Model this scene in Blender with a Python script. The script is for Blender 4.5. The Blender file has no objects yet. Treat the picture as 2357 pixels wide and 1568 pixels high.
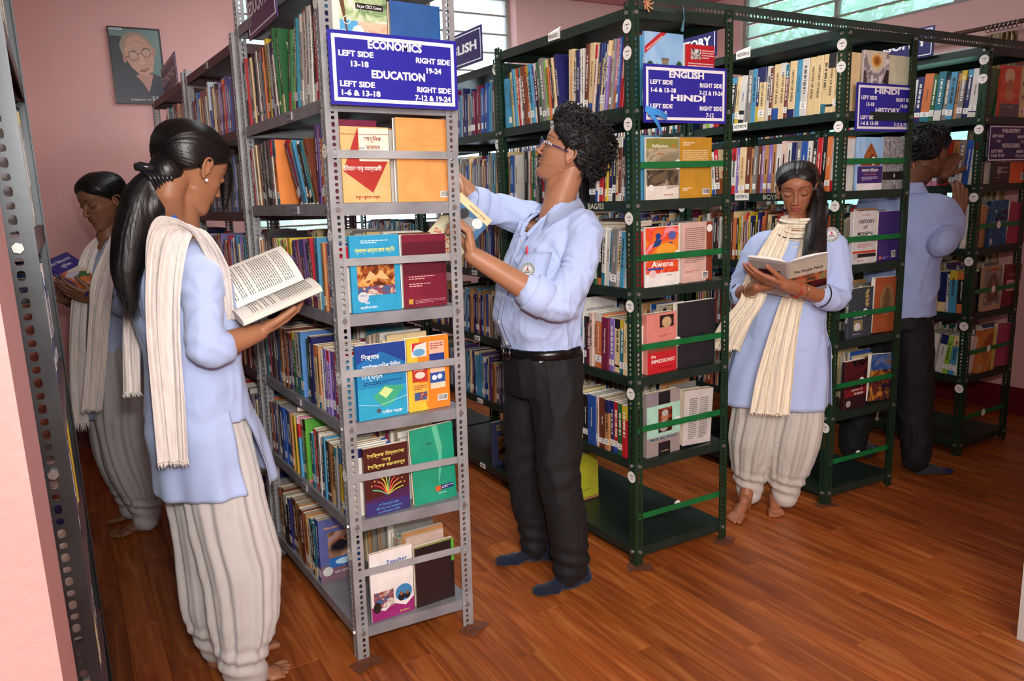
import bpy, math, random
import numpy as np
from mathutils import Vector, Matrix, Euler
RND = random.Random(7)
SC = bpy.context.scene
COL = SC.collection
PI = math.pi

# ------------------------------------------------------------------ camera
FPX, IW, IH = 1742.77, 2357.0, 1568.0
YAW, PIT, ROL = math.radians(30.1646), math.radians(10.8517), math.radians(-2.2242)
CAM = Vector((0, 0, 1.455))
F_ = Vector((math.sin(YAW)*math.cos(PIT), math.cos(YAW)*math.cos(PIT), -math.sin(PIT)))
R0 = Vector((math.cos(YAW), -math.sin(YAW), 0)); U0 = R0.cross(F_)
R_ = math.cos(ROL)*R0 + math.sin(ROL)*U0
U_ = -math.sin(ROL)*R0 + math.cos(ROL)*U0
cd = bpy.data.cameras.new('camera'); cam = bpy.data.objects.new('camera', cd); COL.objects.link(cam)
cd.sensor_width = 36; cd.lens = 36*FPX/IW; cd.clip_start = 0.05; cd.clip_end = 200
cam.matrix_world = Matrix(((R_.x, U_.x, -F_.x, CAM.x), (R_.y, U_.y, -F_.y, CAM.y), (R_.z, U_.z, -F_.z, CAM.z), (0, 0, 0, 1)))
SC.camera = cam
def at(x, y, Y):
    """point of the plane at depth Y that the photograph shows at pixel x, y"""
    d = F_ + R_*((x-IW/2)/FPX) - U_*((y-IH/2)/FPX)
    return CAM + d*(Y/d.y)
def atX(x, y, X):
    d = F_ + R_*((x-IW/2)/FPX) - U_*((y-IH/2)/FPX)
    return CAM + d*(X/d.x)

# ------------------------------------------------------------------ world, lights, exposure
SC.view_settings.view_transform = 'Standard'; SC.view_settings.look = 'None'
SC.view_settings.exposure = 0.32; SC.view_settings.gamma = 1.0; SC.view_settings.use_curve_mapping = False
W = bpy.data.worlds.new('daylight'); SC.world = W; W.use_nodes = True
wn = W.node_tree; bg = wn.nodes['Background']
bg.inputs['Color'].default_value = (0.86, 0.94, 1.0, 1); bg.inputs['Strength'].default_value = 2.2
fl = bpy.data.lights.new('camera_flash', 'SPOT'); fo = bpy.data.objects.new('camera_flash', fl); COL.objects.link(fo)
fl.energy = 98; fl.spot_size = math.radians(88); fl.spot_blend = 0.75; fl.shadow_soft_size = 0.045; fl.color = (1.0, 0.975, 0.95)
fo.location = CAM + U_*0.17 + R_*0.05
fo.rotation_euler = Matrix(((R_.x, U_.x, -F_.x), (R_.y, U_.y, -F_.y), (R_.z, U_.z, -F_.z))).to_euler()
fo.rotation_euler.rotate_axis('Y', math.radians(-4))
def fill_light(name, loc, e, sx, sy):
    l = bpy.data.lights.new(name, 'AREA'); o = bpy.data.objects.new(name, l); COL.objects.link(o)
    l.shape = 'RECTANGLE'; l.size = sx; l.size_y = sy; l.energy = e; l.color = (0.95, 0.97, 1.0); o.location = loc
fill_light('ceiling_fill', (2.2, 3.3, 2.97), 52, 2.4, 2.0)  # added fill under the ceiling to lift the walls, not an actual lamp
bl = bpy.data.lights.new('bounced_flash', 'AREA'); bo = bpy.data.objects.new('bounced_flash', bl); COL.objects.link(bo)
bl.shape = 'RECTANGLE'; bl.size = 1.6; bl.size_y = 1.0; bl.energy = 95; bl.color = (1.0, 0.97, 0.94); bo.location = (-0.1, -1.6, 2.35)
bo.rotation_euler = (Vector((1.6, 3.4, 0.9))-Vector(bo.location)).to_track_quat('-Z', 'Y').to_euler()

# ------------------------------------------------------------------ materials
def lin(h):
    h = h.lstrip('#'); h = h if len(h) == 6 else ''.join(x*2 for x in h); c = [int(h[i:i+2], 16)/255 for i in (0, 2, 4)]
    return [((v+0.055)/1.055)**2.4 if v > 0.04045 else v/12.92 for v in c]
MC = {}
def M(hexc, rough=0.5, metal=0.0, kind=None, k=1.0):
    """procedural material by colour and kind: paint, paper, cloth, skin, hair, glossy..."""
    key = (hexc, rough, metal, kind, k)
    if key in MC: return MC[key]
    m = bpy.data.materials.new((kind or 'paint')+'_'+hexc.lstrip('#')); m.use_nodes = True
    nt = m.node_tree; b = nt.nodes['Principled BSDF']; L = nt.links
    c = lin(hexc)
    b.inputs['Base Color'].default_value = (*c, 1); b.inputs['Roughness'].default_value = rough
    b.inputs['Metallic'].default_value = metal
    tc = nt.nodes.new('ShaderNodeTexCoord')
    def noise(scale, detail=3, vec='Object', stretch=None):
        n = nt.nodes.new('ShaderNodeTexNoise'); n.inputs['Scale'].default_value = scale; n.inputs['Detail'].default_value = detail
        if stretch:
            mp = nt.nodes.new('ShaderNodeMapping'); mp.inputs['Scale'].default_value = stretch
            L.new(tc.outputs[vec], mp.inputs[0]); L.new(mp.outputs[0], n.inputs['Vector'])
        else: L.new(tc.outputs[vec], n.inputs['Vector'])
        return n
    def tint(src, lo, hi, a=0.35, bb=0.65):
        r = nt.nodes.new('ShaderNodeValToRGB'); e = r.color_ramp.elements
        e[0].position = a; e[1].position = bb
        e[0].color = (*[v*lo for v in c], 1); e[1].color = (*[min(1, v*hi) for v in c], 1)
        L.new(src.outputs[0], r.inputs[0]); L.new(r.outputs[0], b.inputs['Base Color']); return r
    def bump(src, st, dist=0.001):
        bp = nt.nodes.new('ShaderNodeBump'); bp.inputs['Strength'].default_value = st; bp.inputs['Distance'].default_value = dist
        L.new(src.outputs[0], bp.inputs['Height']); L.new(bp.outputs[0], b.inputs['Normal'])
    if kind == 'steel':          # enamelled rack steel, dusty and scuffed
        n = noise(9, 5); tint(n, 0.82, 1.12); bump(noise(60, 2), 0.12)
        r = nt.nodes.new('ShaderNodeMapRange'); r.inputs['To Min'].default_value = rough*0.8; r.inputs['To Max'].default_value = min(1, rough*1.35)
        L.new(n.outputs[0], r.inputs['Value']); L.new(r.outputs[0], b.inputs['Roughness'])
    elif kind == 'wall':
        n = noise(1.6, 5); tint(n, 0.95, 1.04); bump(noise(70, 6), 0.35, 0.004)
    elif kind == 'cloth':
        n = noise(5, 4); tint(n, 0.95, 1.03); bump(noise(900*k, 2), 0.10, 0.0006)
        b.inputs['Sheen Weight'].default_value = 0.15; b.inputs['Specular IOR Level'].default_value = 0.15
    elif kind == 'crinkle':      # gauzy crinkled cotton
        n = noise(90, 3, stretch=(1, 1, 0.12)); tint(n, 0.86, 1.04, 0.3, 0.6); bump(n, 0.55, 0.003)
        b.inputs['Sheen Weight'].default_value = 0.2; b.inputs['Specular IOR Level'].default_value = 0.1
    elif kind == 'skin':
        n = noise(14, 4); tint(n, 0.90, 1.08); bump(noise(350, 3), 0.12, 0.0006)
        b.inputs['Subsurface Weight'].default_value = 0.10; b.inputs['Subsurface Radius'].default_value = (0.012, 0.005, 0.003); b.inputs['Subsurface Scale'].default_value = 0.5
        b.inputs['Specular IOR Level'].default_value = 0.4
    elif kind == 'hair':
        n = noise(130*k, 3, stretch=(1, 1, 0.06)); tint(n, 0.5, 2.2, 0.4, 0.8); bump(n, 0.5, 0.002)
        b.inputs['Specular IOR Level'].default_value = 0.6
    elif kind == 'paper':        # edges of a page block: fine leaves
        n = noise(6, 3); tint(n, 0.85, 1.05); bump(noise(40, 2, stretch=(1, 25, 1)), 0.3, 0.001)
        b.inputs['Specular IOR Level'].default_value = 0.1
    elif kind == 'cover':        # printed card, worn
        n = noise(18, 4); tint(n, 0.90, 1.06)
        b.inputs['Coat Weight'].default_value = 0.25; b.inputs['Coat Roughness'].default_value = 0.25
    elif kind == 'glass':
        b.inputs['Alpha'].default_value = 0.35; b.inputs['Roughness'].default_value = 0.1
    MC[key] = m; return m

# ------------------------------------------------------------------ mesh helpers
class MB:
    def __init__(s): s.v = []; s.f = []; s.m = []
    def quad(s, a, b, c, d, m=0):
        n = len(s.v); s.v += [tuple(a), tuple(b), tuple(c), tuple(d)]; s.f.append((n, n+1, n+2, n+3)); s.m.append(m); return s
    def poly(s, pts, m=0):
        n = len(s.v); s.v += [tuple(p) for p in pts]; s.f.append(tuple(range(n, n+len(pts)))); s.m.append(m); return s
    def box(s, x0, y0, z0, x1, y1, z1, m=0, T=None, fm=None):
        """fm: dict side -> material index; sides -x +x -y +y -z +z"""
        P = [(x0, y0, z0), (x1, y0, z0), (x1, y1, z0), (x0, y1, z0), (x0, y0, z1), (x1, y0, z1), (x1, y1, z1), (x0, y1, z1)]
        if T: P = [tuple(T @ Vector(p)) for p in P]
        n = len(s.v); s.v += P
        for key, q in (('-z', (0, 3, 2, 1)), ('+z', (4, 5, 6, 7)), ('-y', (0, 1, 5, 4)), ('+x', (1, 2, 6, 5)), ('+y', (2, 3, 7, 6)), ('-x', (3, 0, 4, 7))):
            s.f.append(tuple(n+i for i in q)); s.m.append(fm.get(key, m) if fm else m)
        return s
    def tube(s, pts, r, n=10, m=0, cap=True):
        """round tube through pts; r one radius or a list"""
        pts = [Vector(p) for p in pts]; N = len(pts); rr = r if isinstance(r, (list, tuple)) else [r]*N
        base = len(s.v); up = Vector((0, 0, 1)); t0 = (pts[1]-pts[0]).normalized()
        if abs(t0.dot(up)) > 0.9: up = Vector((1, 0, 0))
        a = t0.cross(up).normalized()
        for i, p in enumerate(pts):
            t = (pts[min(i+1, N-1)]-pts[max(i-1, 0)]).normalized()
            a = (a - t*a.dot(t)).normalized(); b = t.cross(a)
            for k in range(n):
                th = 2*PI*k/n; s.v.append(tuple(p + (a*math.cos(th)+b*math.sin(th))*rr[i]))
        for i in range(N-1):
            for k in range(n):
                k2 = (k+1) % n; s.f.append((base+i*n+k, base+i*n+k2, base+(i+1)*n+k2, base+(i+1)*n+k)); s.m.append(m)
        if cap:
            s.f.append(tuple(base+k for k in reversed(range(n)))); s.m.append(m)
            s.f.append(tuple(base+(N-1)*n+k for k in range(n))); s.m.append(m)
        return s
    def disc(s, c, u, v, r, n=20, m=0, th=0.0):
        c, u, v = Vector(c), Vector(u).normalized(), Vector(v).normalized(); w = u.cross(v)
        top = [c+w*th+(u*math.cos(2*PI*k/n)+v*math.sin(2*PI*k/n))*r for k in range(n)]
        s.poly(top, m)
        if th:
            bot = [p-w*th for p in top]
            for k in range(n): s.quad(bot[k], bot[(k+1) % n], top[(k+1) % n], top[k], m)
        return s
    def mesh(s, name, mats, smooth=False):
        me = bpy.data.meshes.new(name); me.from_pydata(s.v, [], s.f)
        for mm in mats: me.materials.append(mm)
        me.polygons.foreach_set('material_index', s.m)
        if smooth: me.polygons.foreach_set('use_smooth', [True]*len(s.f))
        me.update(); return me
def link(name, me, parent=None, loc=(0, 0, 0), rot=(0, 0, 0)):
    o = bpy.data.objects.new(name, me); COL.objects.link(o); o.parent = parent; o.location = loc; o.rotation_euler = rot; return o
def build(name, mb, mats, parent=None, loc=(0, 0, 0), rot=(0, 0, 0), smooth=False, kind=None, label=None):
    if not isinstance(mats, (list, tuple)): mats = [mats]
    o = link(name, mb.mesh(name, mats, smooth), parent, loc, rot)
    if kind: o['kind'] = kind
    if label: o['label'] = label
    return o
def empty(name, loc=(0, 0, 0), rot=(0, 0, 0)):
    o = bpy.data.objects.new(name, None); COL.objects.link(o); o.location = loc; o.rotation_euler = rot; o.empty_display_size = 0.1; return o
def tag(o, label, cat, group=None):
    o['label'] = label; o['category'] = cat
    if group: o['group'] = group
    return o
TXT = {}
PRE = 'িেৈ'
def shape_bn(s):
    """put the left-standing Bengali vowel signs before their consonant, as they are written"""
    out = []
    for ch in s:
        if ch in 'োৌ':
            out.append('া' if ch == 'ো' else 'ৗ'); sig = 'ে'; j = len(out)-2
        elif ch in PRE: sig = ch; j = len(out)-1
        else: out.append(ch); continue
        while j >= 2 and out[j-1] == '্': j -= 2
        out.insert(max(j, 0), sig)
    return ''.join(out)
def text_mesh(body, size, bold=0.0, width=None, align='CENTER', sx=1.0):
    key = (body, size, bold, width, align, sx)
    if key in TXT: return TXT[key]
    c = bpy.data.curves.new('lettering', 'FONT'); c.body = shape_bn(body); c.size = size; c.align_x = align; c.align_y = 'CENTER'
    c.offset = min(bold, 0.02)*size; c.resolution_u = 2
    o = bpy.data.objects.new('lettering', c); COL.objects.link(o)
    dg = bpy.context.evaluated_depsgraph_get(); dg.update()
    me = bpy.data.meshes.new_from_object(o.evaluated_get(dg)); me.name = 'lettering'
    bpy.data.objects.remove(o); bpy.data.curves.remove(c)
    n = len(me.vertices)
    if n:
        co = np.empty(n*3); me.vertices.foreach_get('co', co); co = co.reshape(-1, 3)
        if bold > 0.03:           # heavy face: stroke widened by overlaid copies
            F0 = [tuple(p.vertices) for p in me.polygons]; d = size*0.022; base = co.copy(); big = [base+np.array([dx, dy, dz]) for dx, dy, dz in ((-d, -d*.7, 0), (d, -d*.7, .00006), (-d, d*.7, .00012), (d, d*.7, .00018))]
            co = np.concatenate(big); me = bpy.data.meshes.new('lettering'); me.from_pydata(co.tolist(), [], [tuple(i+n*k for i in f) for k in range(4) for f in F0])
        if width:
            w = co[:, 0].max()-co[:, 0].min(); s = width/w if w > 0 else 1
            if sx == 1.0: co[:, 0] *= s
        co[:, 0] *= sx
        me.vertices.foreach_set('co', co.ravel()); me.update()
    TXT[key] = me; return me
def text(body, size, mat, parent, T, bold=0.02, width=None, align='CENTER', name='lettering'):
    me = text_mesh(body, size, bold, width, align)
    if not me.materials or me.materials[0] is not mat:
        me = me.copy(); me.materials.clear(); me.materials.append(mat)
    o = link(name, me, parent); o.matrix_local = T; return o
def frame(o, x, y):
    """matrix with text x axis x, up axis y at origin o"""
    x = Vector(x).normalized(); y = Vector(y).normalized(); z = x.cross(y)
    return Matrix(((x.x, y.x, z.x, o[0]), (x.y, y.y, z.y, o[1]), (x.z, y.z, z.z, o[2]), (0, 0, 0, 1)))
# ------------------------------------------------------------------ room shell
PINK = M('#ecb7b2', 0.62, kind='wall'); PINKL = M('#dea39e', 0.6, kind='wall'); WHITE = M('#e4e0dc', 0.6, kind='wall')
MAROON = M('#6b1522', 0.4, kind='wall'); GREYW = M('#c9c6c0', 0.6, kind='wall'); FRAMEG = M('#a39a92', 0.55, kind='steel')
BY, RX, CZ, LX = 5.35, 4.98, 3.05, -0.62
def struct(name, mb, mat, parent=None, **k): return build(name, mb, mat, parent, kind='structure', **k)
def wall_with_hole(mb, horiz, a0, a1, z0, z1, holes, fixed0, fixed1):
    """wall slab running along x (horiz='x') or y with rectangular holes (a0,a1,z0,z1)"""
    def bx(u0, u1, w0, w1):
        if u1-u0 < 1e-4 or w1-w0 < 1e-4: return
        if horiz == 'x': mb.box(u0, fixed0, w0, u1, fixed1, w1)
        else: mb.box(fixed0, u0, w0, fixed1, u1, w1)
    us = sorted({a0, a1, *[h[0] for h in holes], *[h[1] for h in holes]})
    for u0, u1 in zip(us[:-1], us[1:]):
        hs = sorted([(h[2], h[3]) for h in holes if h[0] <= u0+1e-6 and h[1] >= u1-1e-6]); z = z0
        for h in hs: bx(u0, u1, z, h[0]); z = h[1]
        bx(u0, u1, z, z1)
    return mb
BW = (1.16, 3.26, 1.02, 2.98)
struct('wall_back', wall_with_hole(MB(), 'x', LX-0.2, RX+0.25, 0, CZ, [BW], BY, BY+0.22), PINK)
VW = (2.05, 4.66, 2.52, 2.97); SW = (2.69, 4.35, 0.98, 2.06)
struct('wall_right', wall_with_hole(MB(), 'y', -3.0, BY, 0, CZ, [VW, SW], RX, RX+0.22), PINK)
struct('wall_left', MB().box(LX-0.2, 1.09, 0, LX, BY, CZ), PINK)
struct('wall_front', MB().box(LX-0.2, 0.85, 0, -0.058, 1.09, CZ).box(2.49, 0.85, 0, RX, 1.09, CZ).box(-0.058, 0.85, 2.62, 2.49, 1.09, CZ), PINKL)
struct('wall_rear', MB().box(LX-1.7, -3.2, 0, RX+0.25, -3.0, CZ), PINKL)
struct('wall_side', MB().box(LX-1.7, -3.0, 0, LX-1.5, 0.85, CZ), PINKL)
struct('trim_1', MB().box(2.463, 0.83, 0, 2.491, 1.10, 2.62), GREYW)
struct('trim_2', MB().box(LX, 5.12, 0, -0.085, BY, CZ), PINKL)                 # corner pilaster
struct('ceiling', MB().box(LX-1.7, -3.2, CZ, RX+0.25, BY+0.22, CZ+0.15), WHITE)
struct('trim_3', MB().box(-0.085, BY-0.03, 2.985, RX, BY, CZ).box(RX-0.03, 1.09, 2.985, RX, BY-0.03, CZ), M('#b96f76', 0.6, kind='wall'))
struct('trim_4', MB().box(RX-0.05, 2.6, 2.12, RX, 4.5, 2.24), WHITE)
struct('baseboard_right', MB().box(RX-0.012, 1.09, 0, RX, BY, 0.165), MAROON)
struct('baseboard_back', MB().box(-0.085, BY-0.012, 0, RX-0.012, BY, 0.165), MAROON)
fl_ = struct('floor', MB().box(LX-1.7, -3.2, -0.12, RX+0.25, BY+0.22, -0.006), M('#3c1d10', 0.5))

def floor_material():
    m = bpy.data.materials.new('wood_vinyl'); m.use_nodes = True; nt = m.node_tree; b = nt.nodes['Principled BSDF']; L = nt.links
    N = nt.nodes.new
    oi = N('ShaderNodeObjectInfo'); g = N('ShaderNodeNewGeometry'); mp = N('ShaderNodeMapping'); mp.inputs['Scale'].default_value = (22, 1.6, 1)
    add = N('ShaderNodeVectorMath'); add.operation = 'ADD'; cb = N('ShaderNodeCombineXYZ')
    mul = N('ShaderNodeMath'); mul.operation = 'MULTIPLY'; mul.inputs[1].default_value = 37
    L.new(oi.outputs['Random'], mul.inputs[0]); L.new(mul.outputs[0], cb.inputs[1]); L.new(mul.outputs[0], cb.inputs[2])
    L.new(g.outputs['Position'], add.inputs[0]); L.new(cb.outputs[0], add.inputs[1]); L.new(add.outputs[0], mp.inputs[0])
    n1 = N('ShaderNodeTexNoise'); n1.inputs['Scale'].default_value = 1.4; n1.inputs['Detail'].default_value = 7; n1.inputs['Distortion'].default_value = 0.9
    L.new(mp.outputs[0], n1.inputs['Vector'])
    r = N('ShaderNodeValToRGB'); e = r.color_ramp.elements
    e[0].position = 0.30; e[0].color = (*lin('#7a3c18'), 1); e[1].position = 0.72; e[1].color = (*lin('#b36a34'), 1)
    x = r.color_ramp.elements.new(0.5); x.color = (*lin('#984d1f'), 1)
    L.new(n1.outputs[0], r.inputs[0])
    n2 = N('ShaderNodeTexNoise'); n2.inputs['Scale'].default_value = 1.1; n2.inputs['Detail'].default_value = 5   # dust haze, scuffs
    L.new(g.outputs['Position'], n2.inputs['Vector'])
    rr = N('ShaderNodeMapRange'); rr.inputs['From Min'].default_value = 0.35; rr.inputs['From Max'].default_value = 0.7; rr.inputs['To Min'].default_value = 0.3; rr.inputs['To Max'].default_value = 0.52
    L.new(n2.outputs[0], rr.inputs['Value']); L.new(rr.outputs[0], b.inputs['Roughness'])
    hs = N('ShaderNodeHueSaturation'); mr = N('ShaderNodeMapRange'); mr.inputs['To Min'].default_value = 0.82; mr.inputs['To Max'].default_value = 1.16
    L.new(oi.outputs['Random'], mr.inputs['Value']); L.new(mr.outputs[0], hs.inputs['Value']); L.new(r.outputs[0], hs.inputs['Color'])
    L.new(hs.outputs[0], b.inputs['Base Color']); b.inputs['Specular IOR Level'].default_value = 0.35
    bp = N('ShaderNodeBump'); bp.inputs['Strength'].default_value = 0.08; bp.inputs['Distance'].default_value = 0.001
    L.new(n1.outputs[0], bp.inputs['Height']); L.new(bp.outputs[0], b.inputs['Normal'])
    return m
FM = floor_material(); PW, PL = 0.1055, 0.93
def plank_mesh(length):
    e = 0.0012; mb = MB(); w = PW-0.0008; l = length-0.0008
    mb.quad((e, e, 0), (w-e, e, 0), (w-e, l-e, 0), (e, l-e, 0))
    mb.quad((0, 0, -0.001), (w, 0, -0.001), (w-e, e, 0), (e, e, 0)); mb.quad((w, 0, -0.001), (w, l, -0.001), (w-e, l-e, 0), (w-e, e, 0))
    mb.quad((w, l, -0.001), (0, l, -0.001), (e, l-e, 0), (w-e, l-e, 0)); mb.quad((0, l, -0.001), (0, 0, -0.001), (e, e, 0), (e, l-e, 0))
    for a, c in (((0, 0), (w, 0)), ((w, 0), (w, l)), ((w, l), (0, l)), ((0, l), (0, 0))):
        mb.quad((*a, -0.006), (*c, -0.006), (*c, -0.001), (*a, -0.001))
    return mb.mesh('plank', [FM])
PM = {}
x, i = -0.30, 0
while x < RX-0.012:
    y = 0.2-(i*0.37) % PL
    while y < BY:
        y0, y1 = max(y, 0.5), min(y+PL, BY)
        if y1-y0 > 0.02:
            k = round(y1-y0, 4)
            if k not in PM: PM[k] = plank_mesh(k)
            o = link('plank', PM[k], fl_, (x, y0, 0))
        y += PL
    x += PW; i += 1
build('sheet', MB().box(LX-1.7, -3.2, -0.006, RX+0.25, 0.5, 0).box(LX-1.7, 0.5, -0.006, -0.3, BY, 0), FM, fl_)

# windows: louvre panes held by thin steel bars
def glass(hexc, mixv, rough=0.15, em=0):
    m = bpy.data.materials.new('window_glass'); m.use_nodes = True; nt = m.node_tree; N = nt.nodes.new; L = nt.links
    for n in list(nt.nodes): nt.nodes.remove(n)
    out = N('ShaderNodeOutputMaterial'); t = N('ShaderNodeBsdfTransparent'); g = N('ShaderNodeBsdfGlossy'); d = N('ShaderNodeBsdfTranslucent'); m1 = N('ShaderNodeMixShader'); m2 = N('ShaderNodeMixShader')
    t.inputs[0].default_value = (*lin(hexc), 1); g.inputs['Roughness'].default_value = rough; g.inputs[0].default_value = (0.9, 0.95, 0.95, 1)
    d.inputs[0].default_value = (*lin(hexc), 1)
    m1.inputs[0].default_value = mixv; m2.inputs[0].default_value = 0.06
    L.new(t.outputs[0], m1.inputs[1]); L.new(d.outputs[0], m1.inputs[2]); L.new(m1.outputs[0], m2.inputs[1]); L.new(g.outputs[0], m2.inputs[2]); L.new(m2.outputs[0], out.inputs[0]); return m
GC = glass('#f4fbff', 0.3); GT = glass('#d3efe9', 0.5)
def louvre_window(name, axis, fixed, a0, a1, z0, z1, dz, cols, gm, label=None):
    fw = 0.025; n = int(round((z1-z0)/dz)); dz = (z1-z0)/n
    root = bpy.data.objects.new(name, None); COL.objects.link(root); root['kind'] = 'structure'
    P = (lambda a, d, z: (a, fixed+d, z)) if axis == 'x' else (lambda a, d, z: (fixed+d, a, z))
    def bx(mb, a, b, d0, d1, w0, w1):
        p, q = P(a, d0, w0), P(b, d1, w1); mb.box(min(p[0], q[0]), min(p[1], q[1]), w0, max(p[0], q[0]), max(p[1], q[1]), w1)
    fr = MB(); bx(fr, a0, a1, 0, 0.05, z0, z0+fw); bx(fr, a0, a1, 0, 0.05, z1-fw, z1)
    cw = (a1-a0)/cols
    for c in range(cols+1):
        a = a0+c*cw; aa = min(max(a-0.014, a0), a1-0.028); bx(fr, aa, aa+0.028, 0, 0.05, z0+fw, z1-fw)
    build('window_frame', fr, FRAMEG, root)
    for k in range(1, n):
        b_ = MB(); bx(b_, a0+0.012, a1-0.012, 0.004, 0.018, z0+k*dz-0.006, z0+k*dz+0.006); build('glazing_bar', b_, FRAMEG, root)
    shared = None
    for c in range(cols):
        for k in range(n):
            if shared is None:
                g = MB(); u0, u1 = 0.014, cw-0.014
                if axis == 'x': g.box(u0, 0.026, 0.004, u1, 0.030, dz-0.004)
                else: g.box(0.026, u0, 0.004, 0.030, u1, dz-0.004)
                shared = g.mesh('pane', [gm])
            o = link('pane', shared, root, P(a0+c*cw, 0, z0+k*dz)); 
            if axis == 'x': o.rotation_euler = (math.radians(5), 0, 0)
            else: o.rotation_euler = (0, math.radians(5), 0)
    return root
louvre_window('window_1', 'x', BY+0.10, BW[0], BW[1], BW[2], BW[3], 0.14, 3, GC)
louvre_window('window_2', 'y', RX+0.03, VW[0], VW[1], VW[2], VW[3], 0.112, 3, GT)
louvre_window('window_3', 'y', RX+0.06, SW[0], SW[1], SW[2], SW[3], 0.27, 2, GT)

# trees outside the windows: crowns of separate leaves on a branching trunk
LEAF = M('#7fae4e', 0.5, kind='cover'); LEAF2 = M('#4d7d34', 0.5); BARK = M('#6b5a45', 0.9)
def tree(loc, spread, n, label, seed, mats, h=2.4):
    rr = random.Random(seed); root = empty('tree', loc)
    tag(root, label, 'tree')
    tr = MB(); tr.tube([(0, 0, -1.5), (0.06, 0.03, 0.3), (0, 0.1, h*0.6), (0.1, 0.05, h)], [0.13, 0.11, 0.08, 0.03], 8)
    for k in range(9):
        a = rr.uniform(0, 2*PI); zz = rr.uniform(0.2, h*0.9)
        tr.tube([(0.02, 0.06, zz), (math.cos(a)*spread[0]*0.5, math.sin(a)*spread[1]*0.5, zz+0.35), (math.cos(a)*spread[0]*0.95, math.sin(a)*spread[1]*0.9, zz+0.5)], [0.045, 0.025, 0.008], 6)
    build('trunk', tr, BARK, root, smooth=True)
    lf = MB()
    cl = [(rr.gauss(0, spread[0]*0.5), rr.gauss(0, spread[1]*0.5), h*0.55+rr.gauss(0, h*0.36)) for _ in range(max(8, n//90))]
    for k in range(n):
        c = rr.choice(cl); p = Vector((c[0]+rr.gauss(0, 0.17), c[1]+rr.gauss(0, 0.17), c[2]+rr.gauss(0, 0.15)))
        u = Vector((rr.gauss(0, 1), rr.gauss(0, 1), rr.gauss(0, 0.6))).normalized(); v = u.orthogonal().normalized()
        v = Matrix.Rotation(rr.uniform(0, PI), 3, u) @ v; L = rr.uniform(0.05, 0.10); w = L*0.28
        lf.quad(p-u*L, p+v*w, p+u*L, p-v*w, 0 if rr.random() < 0.6 else 1)
    build('foliage', lf, mats, root, kind='stuff')
tree((2.0, 8.2, 0.2), (1.5, 0.9), 4200, 'pale leafy tree outside the tall window in the back wall', 3, [LEAF, LEAF2], 2.5)
tree((7.4, 5.2, 0.8), (1.2, 1.7), 6500, 'dense green tree outside the long ventilator in the right wall', 5, [LEAF, LEAF2], 2.9)
tree((10.6, 2.6, 1.0), (1.2, 1.3), 4200, 'sunlit tree close to the right wall windows near the curtain rod', 9, [LEAF, LEAF2], 2.6)
# ------------------------------------------------------------------ slotted angle racks
def post_mesh(H, mat, fw=0.038, pitch=0.0187, hw=0.0088):
    mb = MB(); th = 0.002; n = int(H/pitch)
    for flange in range(2):
        def P(u, z, d): return (u, d, z) if flange == 0 else (d, u, z)
        cu = fw*0.58
        for k in range(n):
            z0, z1 = k*pitch, (k+1)*pitch; cz = (z0+z1)/2; rz = hw*(0.82 if k % 2 else 0.58); ru = hw*0.62
            out = [(0, z0), (cu, z0), (fw, z0), (fw, cz), (fw, z1), (cu, z1), (0, z1), (0, cz)]
            hole = [(cu+ru*math.cos(a)*s, cz+rz*math.sin(a)*s) for a, s in [(math.radians(225+45*j), 1.12 if j % 2 == 0 else 1.0) for j in range(8)]]
            for d in (0.0, th):
                for j in range(8):
                    a, b = out[j], out[(j+1) % 8]; c, e = hole[(j+1) % 8], hole[j]
                    q = [P(*a, d), P(*b, d), P(*c, d), P(*e, d)]
                    if (flange == 0) == (d > 0): q.reverse()
                    mb.quad(*q)
            for j in range(8):
                a, b = hole[j], hole[(j+1) % 8]; mb.quad(P(*a, 0), P(*b, 0), P(*b, th), P(*a, th))
        mb.quad(P(fw, 0, 0), P(fw, n*pitch, 0), P(fw, n*pitch, th), P(fw, 0, th))
        mb.quad(P(0, n*pitch, 0), P(0, n*pitch, th), P(fw, n*pitch, th), P(fw, n*pitch, 0))
    # rounded outer arris
    mb.box(-0.0008, -0.0008, 0, 0.003, 0.003, n*pitch)
    return mb.mesh('post', [mat])
BOLTM = M('#a9a9a4', 0.35, 0.8)
def bolt_mesh():
    mb = MB(); r = 0.0085
    hx = [(r*math.cos(PI/3*k), r*math.sin(PI/3*k)) for k in range(6)]
    for k in range(6):
        a, b = hx[k], hx[(k+1) % 6]; mb.quad((a[0], 0, a[1]), (b[0], 0, b[1]), (b[0]*0.9, -0.0055, b[1]*0.9), (a[0]*0.9, -0.0055, a[1]*0.9))
    mb.poly([(p[0]*0.9, -0.0055, p[1]*0.9) for p in hx]); return mb.mesh('bolt', [BOLTM])
BM = bolt_mesh()
GREY = M('#a2a2a3', 0.42, 0.25, 'steel'); GREEN = M('#1f3b28', 0.33, 0.2, 'steel'); GREENS = M('#0f6a35', 0.35, 0.0, 'steel'); BROWN = M('#62494a', 0.5, 0.1, 'steel')
DGREEN = M('#23332b', 0.36, 0.25, 'steel'); PAPER = M('#efeae0', 0.6); INK = M('#22252c', 0.6)
GREYS = M('#8d8d91', 0.4, 0.25, 'steel')
POSTS = {}
def post_for(mat, H):
    k = (mat.name, round(H, 3))
    if k not in POSTS: POSTS[k] = post_mesh(H, mat)
    return POSTS[k]
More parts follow.
